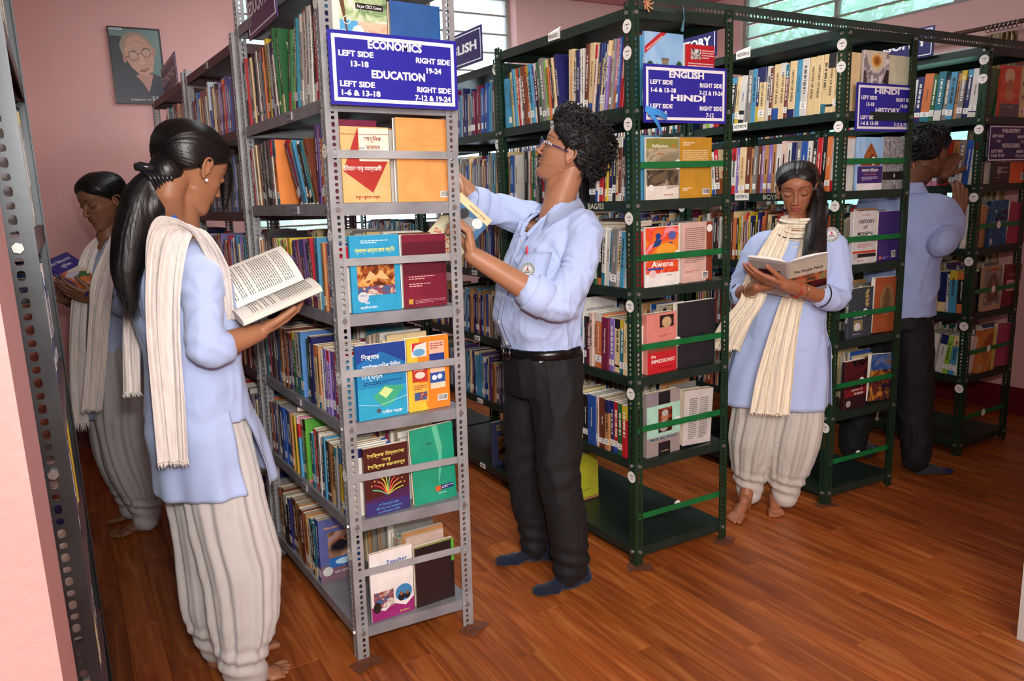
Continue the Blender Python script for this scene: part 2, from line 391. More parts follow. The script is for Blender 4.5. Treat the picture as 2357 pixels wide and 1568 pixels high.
def shelf_mesh(W, D, lip, mat, sh=0.0):
    mb = MB(); g = 0.0035; t = 0.0022
    def T(x, y, z): return (x, y+sh*x, z)
    def bx(x0, y0, z0, x1, y1, z1):
        P = [T(x0, y0, z0), T(x1, y0, z0), T(x1, y1, z0), T(x0, y1, z0), T(x0, y0, z1), T(x1, y0, z1), T(x1, y1, z1), T(x0, y1, z1)]
        n = len(mb.v); mb.v += P
        for q in ((0, 3, 2, 1), (4, 5, 6, 7), (0, 1, 5, 4), (1, 2, 6, 5), (2, 3, 7, 6), (3, 0, 4, 7)): mb.f.append(tuple(n+i for i in q)); mb.m.append(0)
    bx(g, g, -t, W-g, D-g, 0)
    bx(g, g, -lip, W-g, g+t, -t); bx(g, D-g-t, -lip, W-g, D-g, -t); bx(g, g+t, -lip, g+t, D-g-t, -t); bx(W-g-t, g+t, -lip, W-g, D-g-t, -t)
    bx(g+t, g+t, -lip, W-g-t, g+0.016, -lip+t); bx(g+t, D-g-0.016, -lip, W-g-t, D-g-t, -lip+t)
    return mb.mesh('shelf', [mat])
def rack(label, loc, yaw, lean, W, D, H, levels, pm, sm, bars=None, barmat=None, sh=0.0, lip=0.036, group=None, bolts=(1, 1, 0, 0), stickers=None, tags_=None, hooks=None, topmat=None, backbars=()):
    root = empty('storage_rack', loc, (0, math.radians(lean), math.radians(yaw)))
    tag(root, label, 'rack', group)
    pms = post_for(pm, H)
    for (x, y, rz) in ((0, 0, 0), (W, sh*W, 90), (W, D+sh*W, 180), (0, D, 270)): link('post', pms, root, (x, y, 0), (0, 0, math.radians(rz)))
    sme = shelf_mesh(W, D, lip, sm, sh)
    for z in levels: link('shelf', sme, root, (0, 0, z))
    if bars:
        for z in bars:
            build('retaining_bar', MB().box(0.004, 0.0025, z-0.0115, W-0.004, 0.0055, z+0.0115), barmat, root, rot=(0, 0, math.atan(sh)))
    for z in backbars: build('retaining_bar', MB().box(0.004, D+0.0015, z-0.0115, W-0.004, D+0.0045, z+0.0115), barmat, root)
    for z in levels:
        zz = z-0.018
        if bolts[0]: link('bolt', BM, root, (0.021, -0.0005, zz), (0, 0.3, 0)); link('bolt', BM, root, (-0.0005, 0.021, zz), (0, 0, -PI/2))
        if bolts[1]: link('bolt', BM, root, (W-0.021, sh*W-0.0005, zz), (0, 0.3, 0))
        if bolts[2]: link('bolt', BM, root, (-0.0005, D-0.021, zz), (0, 0, -PI/2))
    if stickers:
        for (x, y, z, r) in stickers:          # round paper number labels on the corner post
            s = MB()
            if x is None: s.disc((-0.0014, y, z), (0, -1, 0), (0, 0, 1), r)
            else: s.disc((x, 0.0021 if y is None else y, z), (1, 0, 0), (0, 0, 1), r)
            st = build('round_sticker', s, PAPER, root)
            k = MB()
            for q, (a, w_) in enumerate(((0.2, 0.5), (0.15, 0.22), (-0.35, 0.28))):
                if x is None: k.box(-0.0019, y-r*w_, z+r*a, -0.0016, y+r*w_*(0.7 if q else 1), z+r*(a+0.10))
                else: k.box(x-r*w_*0.7, (0.0021 if y is None else y)-0.0005, z+r*a-0.002, x+r*w_*0.5, (0.0021 if y is None else y)-0.0002, z+r*(a+0.10)-0.002)
            build('handwriting', k, M('#55585f', 0.7), st)
    return root
def shelf_tag(root, y, z, body, w=0.055, h=0.023, mat=None, tmat=None, torn=False):
    mb = MB().box(-0.0012, y-w/2, z-h/2, -0.0002+0.0035, y+w/2, z+h/2)
    t = build('shelf_label', mb, mat or PAPER, root)
    if torn: build('torn_tape', MB().quad((-0.0008, y+w/2, z+h/2), (-0.0008, y-w/2, z+h/2), (0.012, y-w/2+0.004, z+h/2+0.016), (0.010, y+w/2-0.01, z+h/2+0.007)), M('#b9b4aa', 0.4), t)
    text(body, h*0.62, tmat or INK, t, frame((-0.0016, y, z), (0, -1, 0), (0, 0, 1)), 0.02, w*0.86)
    return t
GL = [0.075, 0.43, 0.762, 1.097, 1.418, 1.748, 2.075]; GB = [0.204, 0.557, 0.876, 1.21, 1.543]
YL = [0.108, 0.47, 0.787, 1.124, 1.452, 1.746, 2.105]; YB = [0.293, 0.61, 0.943, 1.28, 1.592]
def stk(levels, n0=0): return [(None, 0.020, z+dz, 0.023) for z, dz in zip(levels[n0:], [-0.062]*9)]
gs = [(None, 0.020, z-0.062, 0.023) for z in GL[1:]] + [(None, 0.020, 1.925, 0.023)]
midst = [(0.222, None, z, 0.0185) for z in GB]
GW, GD = 0.455, 0.914
# green racks, three rows running away from the camera; the nearest rack of each row shows its end
G1 = rack('dark green steel rack of English books, nearest rack behind the boy in glasses', (1.776, 2.154, 0), 1.3, -0.1, GW+0.015, GD, 2.10, GL, GREEN, DGREEN, GB, GREENS, sh=-0.06, bolts=(1, 1, 1, 0), stickers=gs+midst, backbars=(GB[3]+0.02, GB[4]+0.02))
G2 = rack('dark green steel rack of history books, right behind the girl reading at right', (2.856, 2.111, 0), 0.3, 0.25, GW, GD, 2.08, GL, GREEN, DGREEN, GB, GREENS, sh=-0.055, bolts=(1, 1, 1, 0), stickers=gs+midst)
G3 = rack('dark green steel rack of philosophy books, farthest right by the pink wall', (3.951, 2.127, 0), 0.3, 0.1, GW+0.015, GD, 2.065, GL, GREEN, DGREEN, GB, GREENS, sh=0.0, bolts=(1, 1, 1, 0), stickers=gs+midst)
rr_ = []
for (x0, y0, nm, dx) in ((1.762, 3.085, 'English', -0.02), (2.866, 3.06, 'history', -0.01), (3.94, 3.06, 'philosophy', 0.0)):
    for k in range(2):
        lab = 'dark green steel rack %s in the row behind the front rack of %s books' % (('second', 'third')[k], nm)
        rr_.append(rack(lab, (x0+dx*k, y0+0.935*k, 0), 1.0, 0.3, GW, GD, 2.06, GL[:-1]+[2.04], GREEN, DGREEN, (GB[3], GB[4]), GREENS, bolts=(1, 0, 1, 0) if k == 0 else (0, 0, 0, 0), stickers=gs[:-1] if k == 0 else None))
G1b, G1c, G2b, G2c, G3b, G3c = rr_
# grey racks: one bay with its end towards the camera, two brown-shelved bays behind it
E1 = rack('light grey steel rack of education books, centre front with the economics board', (0.647, 2.176, 0), 2.6, 1.23, 0.407, 0.905, 2.24, YL, GREY, GREYS, YB, GREY, sh=-0.085, bolts=(1, 1, 1, 0),
          stickers=[(None, 0.020, 2.005, 0.020), (None, 0.020, 1.60, 0.020), (None, 0.020, 1.36, 0.018), (None, 0.020, 0.93, 0.02), (None, 0.020, 0.62, 0.018), (None, 0.020, 0.36, 0.02)])
BL = [0.09, 0.45, 0.78, 1.11, 1.43, 1.745, 2.06]
E2 = rack('grey-posted rack with brown shelves behind the education rack', (0.600, 3.10, 0), 3.0, 1.1, 0.385, 0.90, 2.10, BL, GREY, BROWN, bolts=(1, 0, 1, 0))
E3 = rack('grey-posted rack with brown shelves at the far end by the poster wall', (0.552, 4.06, 0), 3.0, 1.1, 0.385, 0.90, 2.10, BL, GREY, BROWN, bolts=(1, 0, 1, 0))
# left row, seen edge-on along its aisle side
LW = 0.40
def left_rack(label, y, xb, xt, H, pm, sm, D=0.905):
    return rack(label, (xb-LW, y, 0), 0, math.degrees(math.atan((xt-xb)/2.0)), LW, D, H, BL[:-1]+[H-0.05], pm, sm, bolts=(0, 1, 0, 0))
DG = M('#46494b', 0.34, 0.6, 'steel')
L1 = left_rack('dark grey slotted steel rack nearest the pink door jamb', 1.22, -0.037, -0.030, 2.26, DG, BROWN)
L2 = left_rack('grey slotted steel rack second along the left side', 2.16, -0.055, -0.045, 2.16, DG, BROWN)
L3 = left_rack('grey slotted rack with brown shelves at the far end of the left side', 3.10, -0.075, -0.060, 1.965, GREY, BROWN)
# beam of slotted angle tying the green rows together
bm_ = post_mesh(3.60, M('#3f524b', 0.35, 0.45, 'steel'), 0.052)
beam = link('cross_beam', bm_, None, (1.800, 2.128, 2.098), (0, 0, 0))
beam.matrix_world = Matrix.Translation((1.80, 2.150, 2.118)) @ Matrix(((0, 0, 1, 0), (0, 1, 0, 0), (-1, 0, 0, 0), (0, 0, 0, 1))) @ Matrix.Identity(4)
tag(beam, 'long slotted steel angle bolted across the tops of the green racks', 'beam')
# folded card packing under the rack feet
CARD = M('#6b3a20', 0.75)
for k, (x, y, lab) in enumerate(((0.66, 2.155, 'under the front left foot of the grey education rack'), (1.04, 2.14, 'under the front right foot of the grey education rack'), (1.79, 2.15, 'under the front left foot of the English rack'), (2.22, 2.13, 'under the front right foot of the English rack'), (2.87, 2.13, 'under the front left foot of the history rack'), (0.63, 3.07, 'under the rear foot of the grey education rack'))):
    a = [0.35, 0.5, -0.5, 0.5, -0.3, 0.1][k]
    mb = MB(); n = 10
    for j in range(n):
        t0, t1 = j/n, (j+1)/n
        f = lambda t: (t*0.10-0.05, -0.045, 0.002+0.020*max(0, math.sin((t*1.25+0.1)*PI))**2*(1 if t > 0.5 else 0.5))
        p, q = f(t0), f(t1)
        mb.quad((p[0], -0.045, p[2]), (q[0], -0.045, q[2]), (q[0], 0.0, 0.0015), (p[0], 0.0, 0.0015))
    mb.box(-0.046, -0.030, 0.0005, 0.046, 0.026, 0.0018)
    o = build('card_packing', mb, CARD, loc=(x, y, 0), rot=(0, 0, a)); tag(o, 'folded brown vinyl scrap '+lab, 'packing')
# ------------------------------------------------------------------ books
PAL = dict(w='#d6d0c6', c='#e3c793', o='#cf7340', y='#c9ab2c', r='#bb2028', m='#74203e', p='#53386f', v='#8a70b4', b='#27509c', n='#20245a', s='#4a92b4',
           t='#2b7381', g='#2c6238', l='#94bf45', k='#1e1d20', x='#827d79', d='#6f3826', e='#b98352', i='#e08aa6', q='#d9b8a8', f='#f0893f')
CN = dict(w='white', c='tan', o='orange', y='yellow', r='red', m='maroon', p='purple', v='violet', b='blue', n='navy', s='sky-blue', t='teal', g='green', l='lime', k='black', x='grey', d='brown', e='ochre', i='pink', q='pale pink', f='bright orange')
ORD = 'first second third fourth fifth sixth seventh eighth ninth tenth eleventh twelfth thirteenth fourteenth fifteenth sixteenth seventeenth eighteenth nineteenth twentieth twenty-first twenty-second twenty-third twenty-fourth twenty-fifth twenty-sixth twenty-seventh twenty-eighth twenty-ninth thirtieth thirty-first thirty-second thirty-third thirty-fourth thirty-fifth thirty-sixth thirty-seventh thirty-eighth thirty-ninth fortieth forty-first forty-second forty-third forty-fourth forty-fifth forty-sixth forty-seventh forty-eighth forty-ninth fiftieth fifty-first fifty-second fifty-third fifty-fourth fifty-fifth'.split()
CM = {k: M(v, 0.38, kind='cover') for k, v in PAL.items()}
PAGE = M('#d9cbb2', 0.85, kind='paper'); PAGEW = M('#eee8dc', 0.8, kind='paper'); TAGM = M('#ebe7df', 0.55); DARKT = M('#2a2628', 0.6); LITT = M('#efe9da', 0.6)
TAGR = M('#8d8884', 0.6)
def photo(h1, h2, h3, scale=14, key=[0]):
    """printed picture: three inks broken up by noise"""
    m = bpy.data.materials.new('printed_picture'); m.use_nodes = True; nt = m.node_tree; b = nt.nodes['Principled BSDF']; N = nt.nodes.new; L = nt.links
    tc = N('ShaderNodeTexCoord'); n = N('ShaderNodeTexNoise'); n.inputs['Scale'].default_value = scale; n.inputs['Detail'].default_value = 4; n.inputs['Distortion'].default_value = 1.2
    L.new(tc.outputs['Object'], n.inputs['Vector']); r = N('ShaderNodeValToRGB'); e = r.color_ramp.elements
    e[0].position = 0.36; e[0].color = (*lin(h1), 1); e[1].position = 0.62; e[1].color = (*lin(h3), 1); q = e.new(0.5); q.color = (*lin(h2), 1)
    L.new(n.outputs[0], r.inputs[0]); L.new(r.outputs[0], b.inputs['Base Color']); b.inputs['Roughness'].default_value = 0.35; return m
def board_mesh(t, h, d, bands, mats):
    """paper cover wrapped round the pages; bands = [(z_frac, spine mat, board mat)] from the foot up"""
    mb = MB(); c = min(0.0015, t*0.25); th = min(0.0009, t*0.2)
    out = [(d, 0), (c, 0), (0, c), (0, t-c), (c, t), (d, t)]; inn = [(d, th), (c+th*0.5, th), (th, c+th*0.5), (th, t-c-th*0.5), (c+th*0.5, t-th), (d, t-th)]
    zs = [0]+[b[0]*h for b in bands]
    for k, bnd in enumerate(bands):
        z0, z1 = zs[k], zs[k+1]
        for j in range(5):
            a, b = out[j], out[j+1]; mb.quad((*b, z0), (*a, z0), (*a, z1), (*b, z1), bnd[1] if j in (1, 2, 3) else bnd[2])
    for j in range(5):
        a, b = inn[j], inn[j+1]; mb.quad((*a, 0), (*b, 0), (*b, h), (*a, h), 0)
        a2, b2 = out[j], out[j+1]
        mb.quad((*a, h), (*b, h), (*b2, h), (*a2, h), bands[-1][1]); mb.quad((*b, 0), (*a, 0), (*a2, 0), (*b2, 0), bands[0][1])
    for (o1, i1) in ((0, 0), (5, 5)):
        a, b = out[o1], inn[i1]; mb.quad((*a, 0), (*b, 0), (*b, h), (*a, h), bands[0][2])
    return mb.mesh('book', mats)
NB = [0]
def make_book(name, T, t, h, d, col, rnd, title=None, tcol=None, tag_=0.5, page=None, hi=True, plain=False, tsize=None, accent=None):
    """a book: cover (top-level mesh) > page_block, spine_title, call_number_label. Origin at spine foot; x into the book, y thickness, z up"""
    mats = [PAGEW if rnd.random() < 0.4 else PAGE, CM.get(col) or M(col, 0.38, kind='cover')]
    bands = []; z = 0.0
    if not plain:
        acc = accent or rnd.choice('wkrbcoynt' if col not in 'kn' else 'wcoryws'); mats.append(CM[acc]); r = rnd.random()
        if r < 0.22: bands += [(rnd.uniform(0.12, 0.3), 2, 1)]
        elif r < 0.34: bands += [(0.1, 1, 1), (0.14, 2, 1)]
        if rnd.random() < 0.3:
            q = rnd.uniform(0.72, 0.9); bands += [(q, 1, 1), (1.0, 2, 1 if rnd.random() < .5 else 2)]
        else: bands += [(1.0, 1, 1)]
    else: bands = [(1.0, 1, 1)]
    o = link(name, board_mesh(t, h, d, bands, mats)); o.matrix_world = T
    pg = MB(); e = min(0.0009, t*0.2)
    pg.box(0.0016, e, 0.0015, d-0.003, t-e, h-0.0025)
    build('page_block', pg, page or mats[0], o)
    if hi:
        dark = col in 'kngmpdbtrvx' or (not col in PAL)
        tm = M(tcol, 0.5) if tcol else (LITT if dark else DARKT)
        if title:
            ts = tsize or min(0.022, t*0.85)
            text(title, ts, tm, o, frame((-0.0005, t/2, h*0.56), (0, 0, -1), (0, -1, 0)), 0.02, None, name='spine_title')
            me_w = 0
        else:
            mb = MB(); zc = h*rnd.uniform(0.82, 0.9); zend = h*rnd.uniform(0.32, 0.42); gw = t*rnd.uniform(0.3, 0.5)
            while zc > zend:      # one line of small glyph strokes down the spine
                L = rnd.uniform(0.0025, 0.0048); mb.quad((-0.0005, t/2-gw/2, zc), (-0.0005, t/2-gw/2, zc-L), (-0.0005, t/2+gw/2*rnd.uniform(0.2, 1), zc-L), (-0.0005, t/2+gw/2, zc))
                zc -= L+(0.0013 if rnd.random() > 0.2 else 0.006)
            build('spine_title', mb, tm, o)
        if rnd.random() < tag_ and t > 0.006:
            z0 = rnd.uniform(0.016, 0.03); zz = rnd.uniform(0.022, 0.032); y0, y1 = (t*0.02, t*0.98)
            lb = MB(); lb.box(-0.0007, y0, z0, -0.0003, y1, z0+zz)
            lo = build('call_number_label', lb, TAGM, o)
            if t > 0.009:
                q = MB()
                for a in range(2): q.quad((-0.0009, t*0.7, z0+zz*(0.25+a*0.38)), (-0.0009, t*0.3, z0+zz*(0.25+a*0.38)), (-0.0009, t*0.35, z0+zz*(0.42+a*0.38)), (-0.0009, t*0.65, z0+zz*(0.42+a*0.38)))
                build('handwriting', q, TAGR, lo)
    NB[0] += 1
    return o
def RMAT(rk): return Matrix.Translation(rk.location) @ rk.rotation_euler.to_matrix().to_4x4()
TITLES = {
 'EP': ('EDUCATIONAL PSYCHOLOGY', '#f2ede2', 0.0095), 'EP2': ('EDUCATIONAL PSYCHOLOGY', '#a7d3ee', 0.009), 'AS': ('শিক্ষা বিজ্ঞান', '#a33a2a', 0.012), 'AS2': ('শিক্ষাৰ ইতিহাস', '#f0e8d8', 0.009), 'AS3': ('শিক্ষাতত্ত্ব', '#2a2626', 0.009),
 'HI': ('HISTORY OF INDIA', '#3a2a1c', 0.0135), 'HI2': ('HISTORY OF IN', '#c0302a', 0.0125), 'HEL': ('A HISTORY OF ENGLISH LITERATURE', '#c24a30', 0.009), 'MP': ('MINOR POEMS', '#e8c53a', 0.010), 'OD': ('THE ODYSSEY', '#e8e2d6', 0.009),
 'ELT': ('ENGLISH LANGUAGE TEACHING', '#355a2a', 0.0085), 'DD': ('DAILY DICTATION', '#f0ece2', 0.0105), 'DN': ('DAILY DICTATION', '#f0ece2', 0.009), 'WM': ('Western Mythology', '#e9dcd0', 0.011), 'UG': ('A University Grammar of', '#f6ead2', 0.010), 'SL': ('THE SCARLET LETTERS', '#e6e0d8', 0.007),
 'MA': ('Mastering Aptitude', '#7a4a2a', 0.010), 'AT': ('Alfred Tennyson', '#2a2422', 0.009), 'JD': ('JOHN DONNE', '#f0e6ea', 0.010), 'SE': ('SPOKEN ENGLISH', '#eae6e0', 0.009), 'PE': ('PRACTICE', '#333', 0.009), 'BB': ('BHAGAT', '#d93a3a', 0.010), 'KK': ('The Power of Being', '#e8e4da', 0.009),
 'HM': ('HISTORY OF INDIA', '#3a4a66', 0.007), 'EU': ('EUROPE', '#2c4a84', 0.009), 'IP': ('INDIAN PHILOSOPHY', '#f0ece4', 0.009), 'PP': ('PHILOSOPHY', '#2a2a30', 0.008), 'ENG': ('English Literature', '#e8e2d6', 0.009), 'SH': ('THE SEA', '#e6e0d6', 0.009)}
def row(rk, z, side, spec, rname, rowno, y0, h=0.215, d=0.145, hi=True, seed=1, W=None, xin=0.012, y1=0.868, joined=()):
    """fill one shelf with books front to rear; book widths are scaled so that the row ends at y1.
    tokens: <colour><mm>[/h cm][:title]  _mm gap  @deg lean. Indices in `joined` go into the joined rows"""
    def plan(sc):
        rnd = random.Random(seed); y = y0; tilt = 0.0; n = 0; res = []
        for tok in spec.split():
            if tok[0] == '_': y += float(tok[1:])/1000; continue
            if tok[0] == '@':
                nt_ = math.radians(float(tok[1:]))
                if nt_ > tilt and n: y += h*(math.tan(nt_)-math.tan(tilt))
                tilt = nt_; continue
            ttl = None; hh = h*rnd.uniform(0.93, 1.06)
            if ':' in tok: tok, ttl = tok.split(':')
            if '/' in tok: tok, q = tok.split('/'); hh = float(q)/100
            t = float(tok[1:])/1000*sc
            res.append((n, tok[0], t, hh, tilt, y, ttl, d*rnd.uniform(0.93, 1.08), xin+rnd.uniform(-0.004, 0.006), rnd.random())); n += 1
            y += t/math.cos(tilt)+0.0006
        return res, y+max(0, h*math.tan(-tilt))
    lo, hi_ = 0.3, 3.0
    for _ in range(30):
        sc = (lo+hi_)/2
        if plan(sc)[1] > y1: hi_ = sc
        else: lo = sc
    res, _ = plan(lo); Tm = RMAT(rk); out = {}; rnd = random.Random(seed+500)
    for (n, col, t, hh, tl, y, ttl, dd, xx, _q) in res:
        zz = z+(t*math.sin(-tl) if tl < 0 else 0)+0.0008
        T = Tm @ Matrix.Translation((xx, y+0.0003, zz)) @ Matrix.Rotation(tl, 4, 'X')
        if n in joined: st.one(T, t, hh, dd, col, _q); continue
        tt = TITLES[ttl] if ttl in TITLES else (None, None, None)
        b = make_book('book', T, t, hh, dd, col, rnd, tt[0], tt[1], hi=hi, tsize=min(tt[2]*1.15, t*0.9) if tt[2] else None)
        thick = 'thin' if t < 0.009 else ('thick' if t > 0.0175 else 'slim' if t < 0.013 else 'medium')
        tag(b, '%s %s book, %s from the front on the %s shelf down, %s rack' % (thick, CN[col], ORD[n], ORD[rowno], rname), 'book', 'books on the %s shelf down of the %s rack' % (ORD[rowno], rname))
        out[n] = (b, t, hh, dd)
    return out, y
# fallback rows seen only in slivers: joined geometry
class Stuff:
    def __init__(s): s.mb = MB(); s.keys = list('wcoyrmpvbnstglkxdeiq'); s.mats = [CM[k] for k in s.keys]+[PAGE, TAGM]
    def one(s, T, t, hh, dd, col, r=0.4):
        P = len(s.keys); m = s.keys.index(col if col != 'f' else 'o')
        s.mb.box(0, 0, 0, dd, t, hh, m, T, {'+z': P, '-z': P, '+x': P})
        if r < 0.5: s.mb.box(-0.0005, t*0.05, 0.02, 0, t*0.95, 0.046, P+1, T)
        s.mb.box(-0.0005, t*0.38, hh*0.4, 0, t*0.6, hh*(0.7+r*0.2), s.keys.index('k' if col in 'wcoyleiqs' else 'w'), T)
    def row(s, rk, z, side, y0, y1, seed, pal='wcoyrmpvbnstglkxdeiq', h=0.215, d=0.14, W=None, xin=0.014, tilt=0, thick=(6, 18)):
        rnd = random.Random(seed); Tm = RMAT(rk); y = y0; P = len(s.keys)
        while y < y1:
            t = rnd.uniform(*thick)/1000; hh = h*rnd.uniform(0.88, 1.1); dd = d*rnd.uniform(0.9, 1.1); m = s.keys.index(rnd.choice(pal)); xx = xin+rnd.uniform(-0.003, 0.008)
            tl = math.radians(tilt)
            if side == 'L': T = Tm @ Matrix.Translation((xx, y, z+0.001+(t*math.sin(-tl) if tl < 0 else 0))) @ Matrix.Rotation(tl, 4, 'X')
            else: T = Tm @ Matrix.Translation((W-xx, y+t, z+0.001+(t*math.sin(tl) if tl > 0 else 0))) @ Matrix.Rotation(PI, 4, 'Z') @ Matrix.Rotation(-tl, 4, 'X')
            s.mb.box(0, 0, 0, dd, t, hh, m, T, {'+z': P, '-z': P, '+x': P})
            if rnd.random() < 0.5: s.mb.box(-0.0005, t*0.05, 0.02, 0, t*0.95, 0.048, P+1, T)
            if rnd.random() < 0.8:
                q = s.keys.index('k' if s.keys[m] in 'wcoyleiqs' else 'w'); s.mb.box(-0.0005, t*0.35, hh*0.4, 0, t*0.62, hh*0.85, q, T)
            y += t/math.cos(tl)+0.0008
    def stack(s, rk, z, x, y, n, seed, ang=0, pal='wcenxd'):
        rnd = random.Random(seed); Tm = RMAT(rk); P = len(s.keys)
        for k in range(n):
            t = rnd.uniform(0.008, 0.02); T = Tm @ Matrix.Translation((x+rnd.uniform(-.01, .01), y+rnd.uniform(-.01, .01), z)) @ Matrix.Rotation(math.radians(ang+rnd.uniform(-8, 8)), 4, 'Z')
            m = s.keys.index(rnd.choice(pal)); s.mb.box(0, 0, 0.0005, 0.14, 0.21, t, m, T, {'-x': P, '+x': P, '-y': P, '+y': P}); z += t+0.0008
    def done(s, label):
        o = build('books', s.mb, s.mats, kind='stuff'); o['label'] = label; o['category'] = 'books'; return o

st = Stuff()
# --- grey education rack, aisle side, top to bottom
R1, _ = row(E1, YL[5], 'L', '@2 n8 s8/27 r7/29 w8/28 k8/28 @5 w8/27 x8/27 c6/26 w7/26 o8/27 x9/26 @8 s8/27 t9/26 w7/26 c5/25 @10 l8/24 g10/24:AS2 _52 @-7 g9/27 _10 @-9 g9/28 _4 @-6 w7/24 k8/24:AS2 w6/23 x9/24 @-4 y8/26 d8/24:AS2 v8/24 o7/24:AS3 s8/24 x9/23 k10/24 w9/24 o9/23 k8/24 w8/23 c9/23 n9/23 x9/23 w8/23 r8/24 k9/23', 'grey education', 1, 0.034, 0.25, 0.165, seed=11, joined=range(33, 60))
R2, _ = row(E1, YL[4], 'L', 'm13/24:AS2 f9/22:AS2 m10/22 p11/23 @-24 d10/21:AS2 y13/21:AS t9/21 k6/20 w8/21 @-28 s9/22 s13/22:EP2 @-33 m13/235:EP _72 @-5 f16/22 w6/22 m20/225 k9/225:AS2 x8/225 k8/225:AS2 w9/22 k9/22 w7/22 d8/22:AS2 c8/22 y8/21.5 d9/22:AS2 w8/21 r8/21'.replace('/235', '/23.5').replace('/225', '/22.5'), 'grey education', 2, 0.034, 0.22, 0.15, seed=12, joined=range(22, 40))
R3, _ = row(E1, YL[3], 'L', '@0 w9/20 b8/21 x7/20 r8/21:AS2 e9/21:AS3 w7/20 _14 s13/225 @-6 _26 m8/22 k6/21:AS2 c7/21 p10/215:AS2 m10/215:AS2 v8/21 m8/21 p10/21:AS2 s8/21 w6/20 v12/215:AS2 o8/21 l7/20 e10/21:AS2 k10/205 l8/21 @-3 c9/21 w5/20 e9/21 k12/215 t10/21:AS2 w5/20 d8/21 k16/23 x9/21 e8/20 w7/21 d9/21'.replace('/225', '/22.5').replace('/215', '/21.5').replace('/205', '/20.5'), 'grey education', 3, 0.034, 0.21, 0.15, seed=13, joined=range(24, 40))
R4, _ = row(E1, YL[2], 'L', 's8/20 k4/20 r10/21 m6/20 p11/21:AS2 v10/21 v12/21 v11/21 w7/20 e9/21 c12/21:AS3 t6/20 @2 n16/23 g11/22:AS2 _48 @-1 s12/23 w18/22.5 d8/21 g10/22 k7/21 v8/21 k9/21 d9/22 k8/21 e12/22 t9/21 s10/21 n10/21 x12/22 d10/21 k14/22 m10/21 t10/21', 'grey education', 4, 0.034, 0.21, 0.15, seed=14, joined=range(25, 40))
R5, _ = row(E1, YL[1], 'L', '@2 w5/19 y8/22 y9/22 y7/22 b9/22 x9/21 e14/21 e9/21 k12/21 s8/22 n10/21 w7/22 @0 d11/22:AS2 q8/22 r5/22 t12/20 _40 @-2 l12/23 g17/22 s8/20 i10/22 y9/22 x9/22 e8/22 b11/22 b10/22 b11/22 b10/22 b11/22 k12/22 w9/22 x12/22 n10/21 d10/21', 'grey education', 5, 0.034, 0.21, 0.15, seed=15, joined=range(22, 40))
R6, _ = row(E1, YL[0], 'L', '_330 @0 b16/235 t11/21 k7/20 t12/21 w6/20 @-2 e14/21 d16/215 e22/22 d24/22 _5 n12/21 k20/21 d18/22 e16/21'.replace('/235', '/23.5').replace('/215', '/21.5'), 'grey education', 6, 0.034, 0.21, 0.16, seed=16)
# --- English rack, aisle side
G1R1, _ = row(G1, GL[5], 'L', '@4 s11/24 @8 r15/25 b6/24 s7/24 i10/24:JD x8/24 e12/24:AT v8/24 w6/23 n11/24 c8/24 n12/24:MP w5/23 q9/24 @5 c20/25:MA d15/25 @2 w9/24 w8/24 n11/24:SE k5/24 w14/24 c22/25:HEL _48 @-6 n16/25:DD c9/24 k5/24 r11/24:ENG o9/24 l14/24:ELT x19/25 g10/24:ENG i11/24 k12/24 p7/23 s14/24 w13/24 o11/24 d15/24 @-4 x9/24 w7/24 r9/24 c10/24 s11/24 w7/23 y7/23 @0 s9/21 s8/21 s8/21 s9/21', 'English', 1, 0.036, 0.24, 0.16, seed=21, joined=range(44, 60))
G1R2, _ = row(G1, GL[4], 'L', '@4 s11/23 d8/22:OD w7/22 d10/23:SH c7/22 k11/22:OD n13/23:MP y6/22 m9/22 r13/23:ENG w8/21 @0 k22/22 _40 k15/21 x12/22 m10/22 k12/22 w10/21 x12/22 d10/22 g12/22 k10/22 w10/22 m11/22 k12/22 x10/22 r9/22 k11/22 @3 x11/22 t9/22 g8/22 o10/22 w7/22 k10/22:SH _60 w9/21 x8/21 b9/21 t9/21 e7/20', 'English', 2, 0.036, 0.22, 0.15, seed=22, joined=[*range(12, 26), *range(32, 40)])
G1R3, _ = row(G1, GL[3], 'L', '@5 r8/21 w6/21 s10/21 c9/21 x15/22:OD s5/21 w9/21:PE w9/22 k11/22 g8/21 k9/21 m14/21:BB k8/21 c15/22 r11/22:PE n9/22 r9/22 _8 x12/21 d12/21 r9/21 w10/21 m12/21 k12/20 x10/21', 'English', 3, 0.036, 0.215, 0.15, seed=23, y1=0.62, joined=range(16, 30))
G1R4, _ = row(G1, GL[2], 'L', '@2 w8/19 c9/20:PE t12/21 c14/21 v12/21 m18/21:WM o18/22:UG w6/21 q9/22 m11/20 k10/20:SL s5/19 x16/20 o12/21:MP k5/20 o12/20 _36 w6/24 x10/21 k14/21 d12/21 m12/21', 'English', 4, 0.036, 0.21, 0.15, seed=24, y1=0.62, joined=range(15, 30))
G1R5, _ = row(G1, GL[1], 'L', '@1 k8/20 r9/21 g10/21 r9/21 n7/21 e9/21 d14/21:SH q5/21 b18/21:KK k14/20:ENG @0 _12 c13/21 _6 k14/20:SH l9/20 x10/20 k10/20 x12/21 k13/20 d12/21', 'English', 5, 0.036, 0.20, 0.14, seed=25, y1=0.75, joined=range(14, 30))
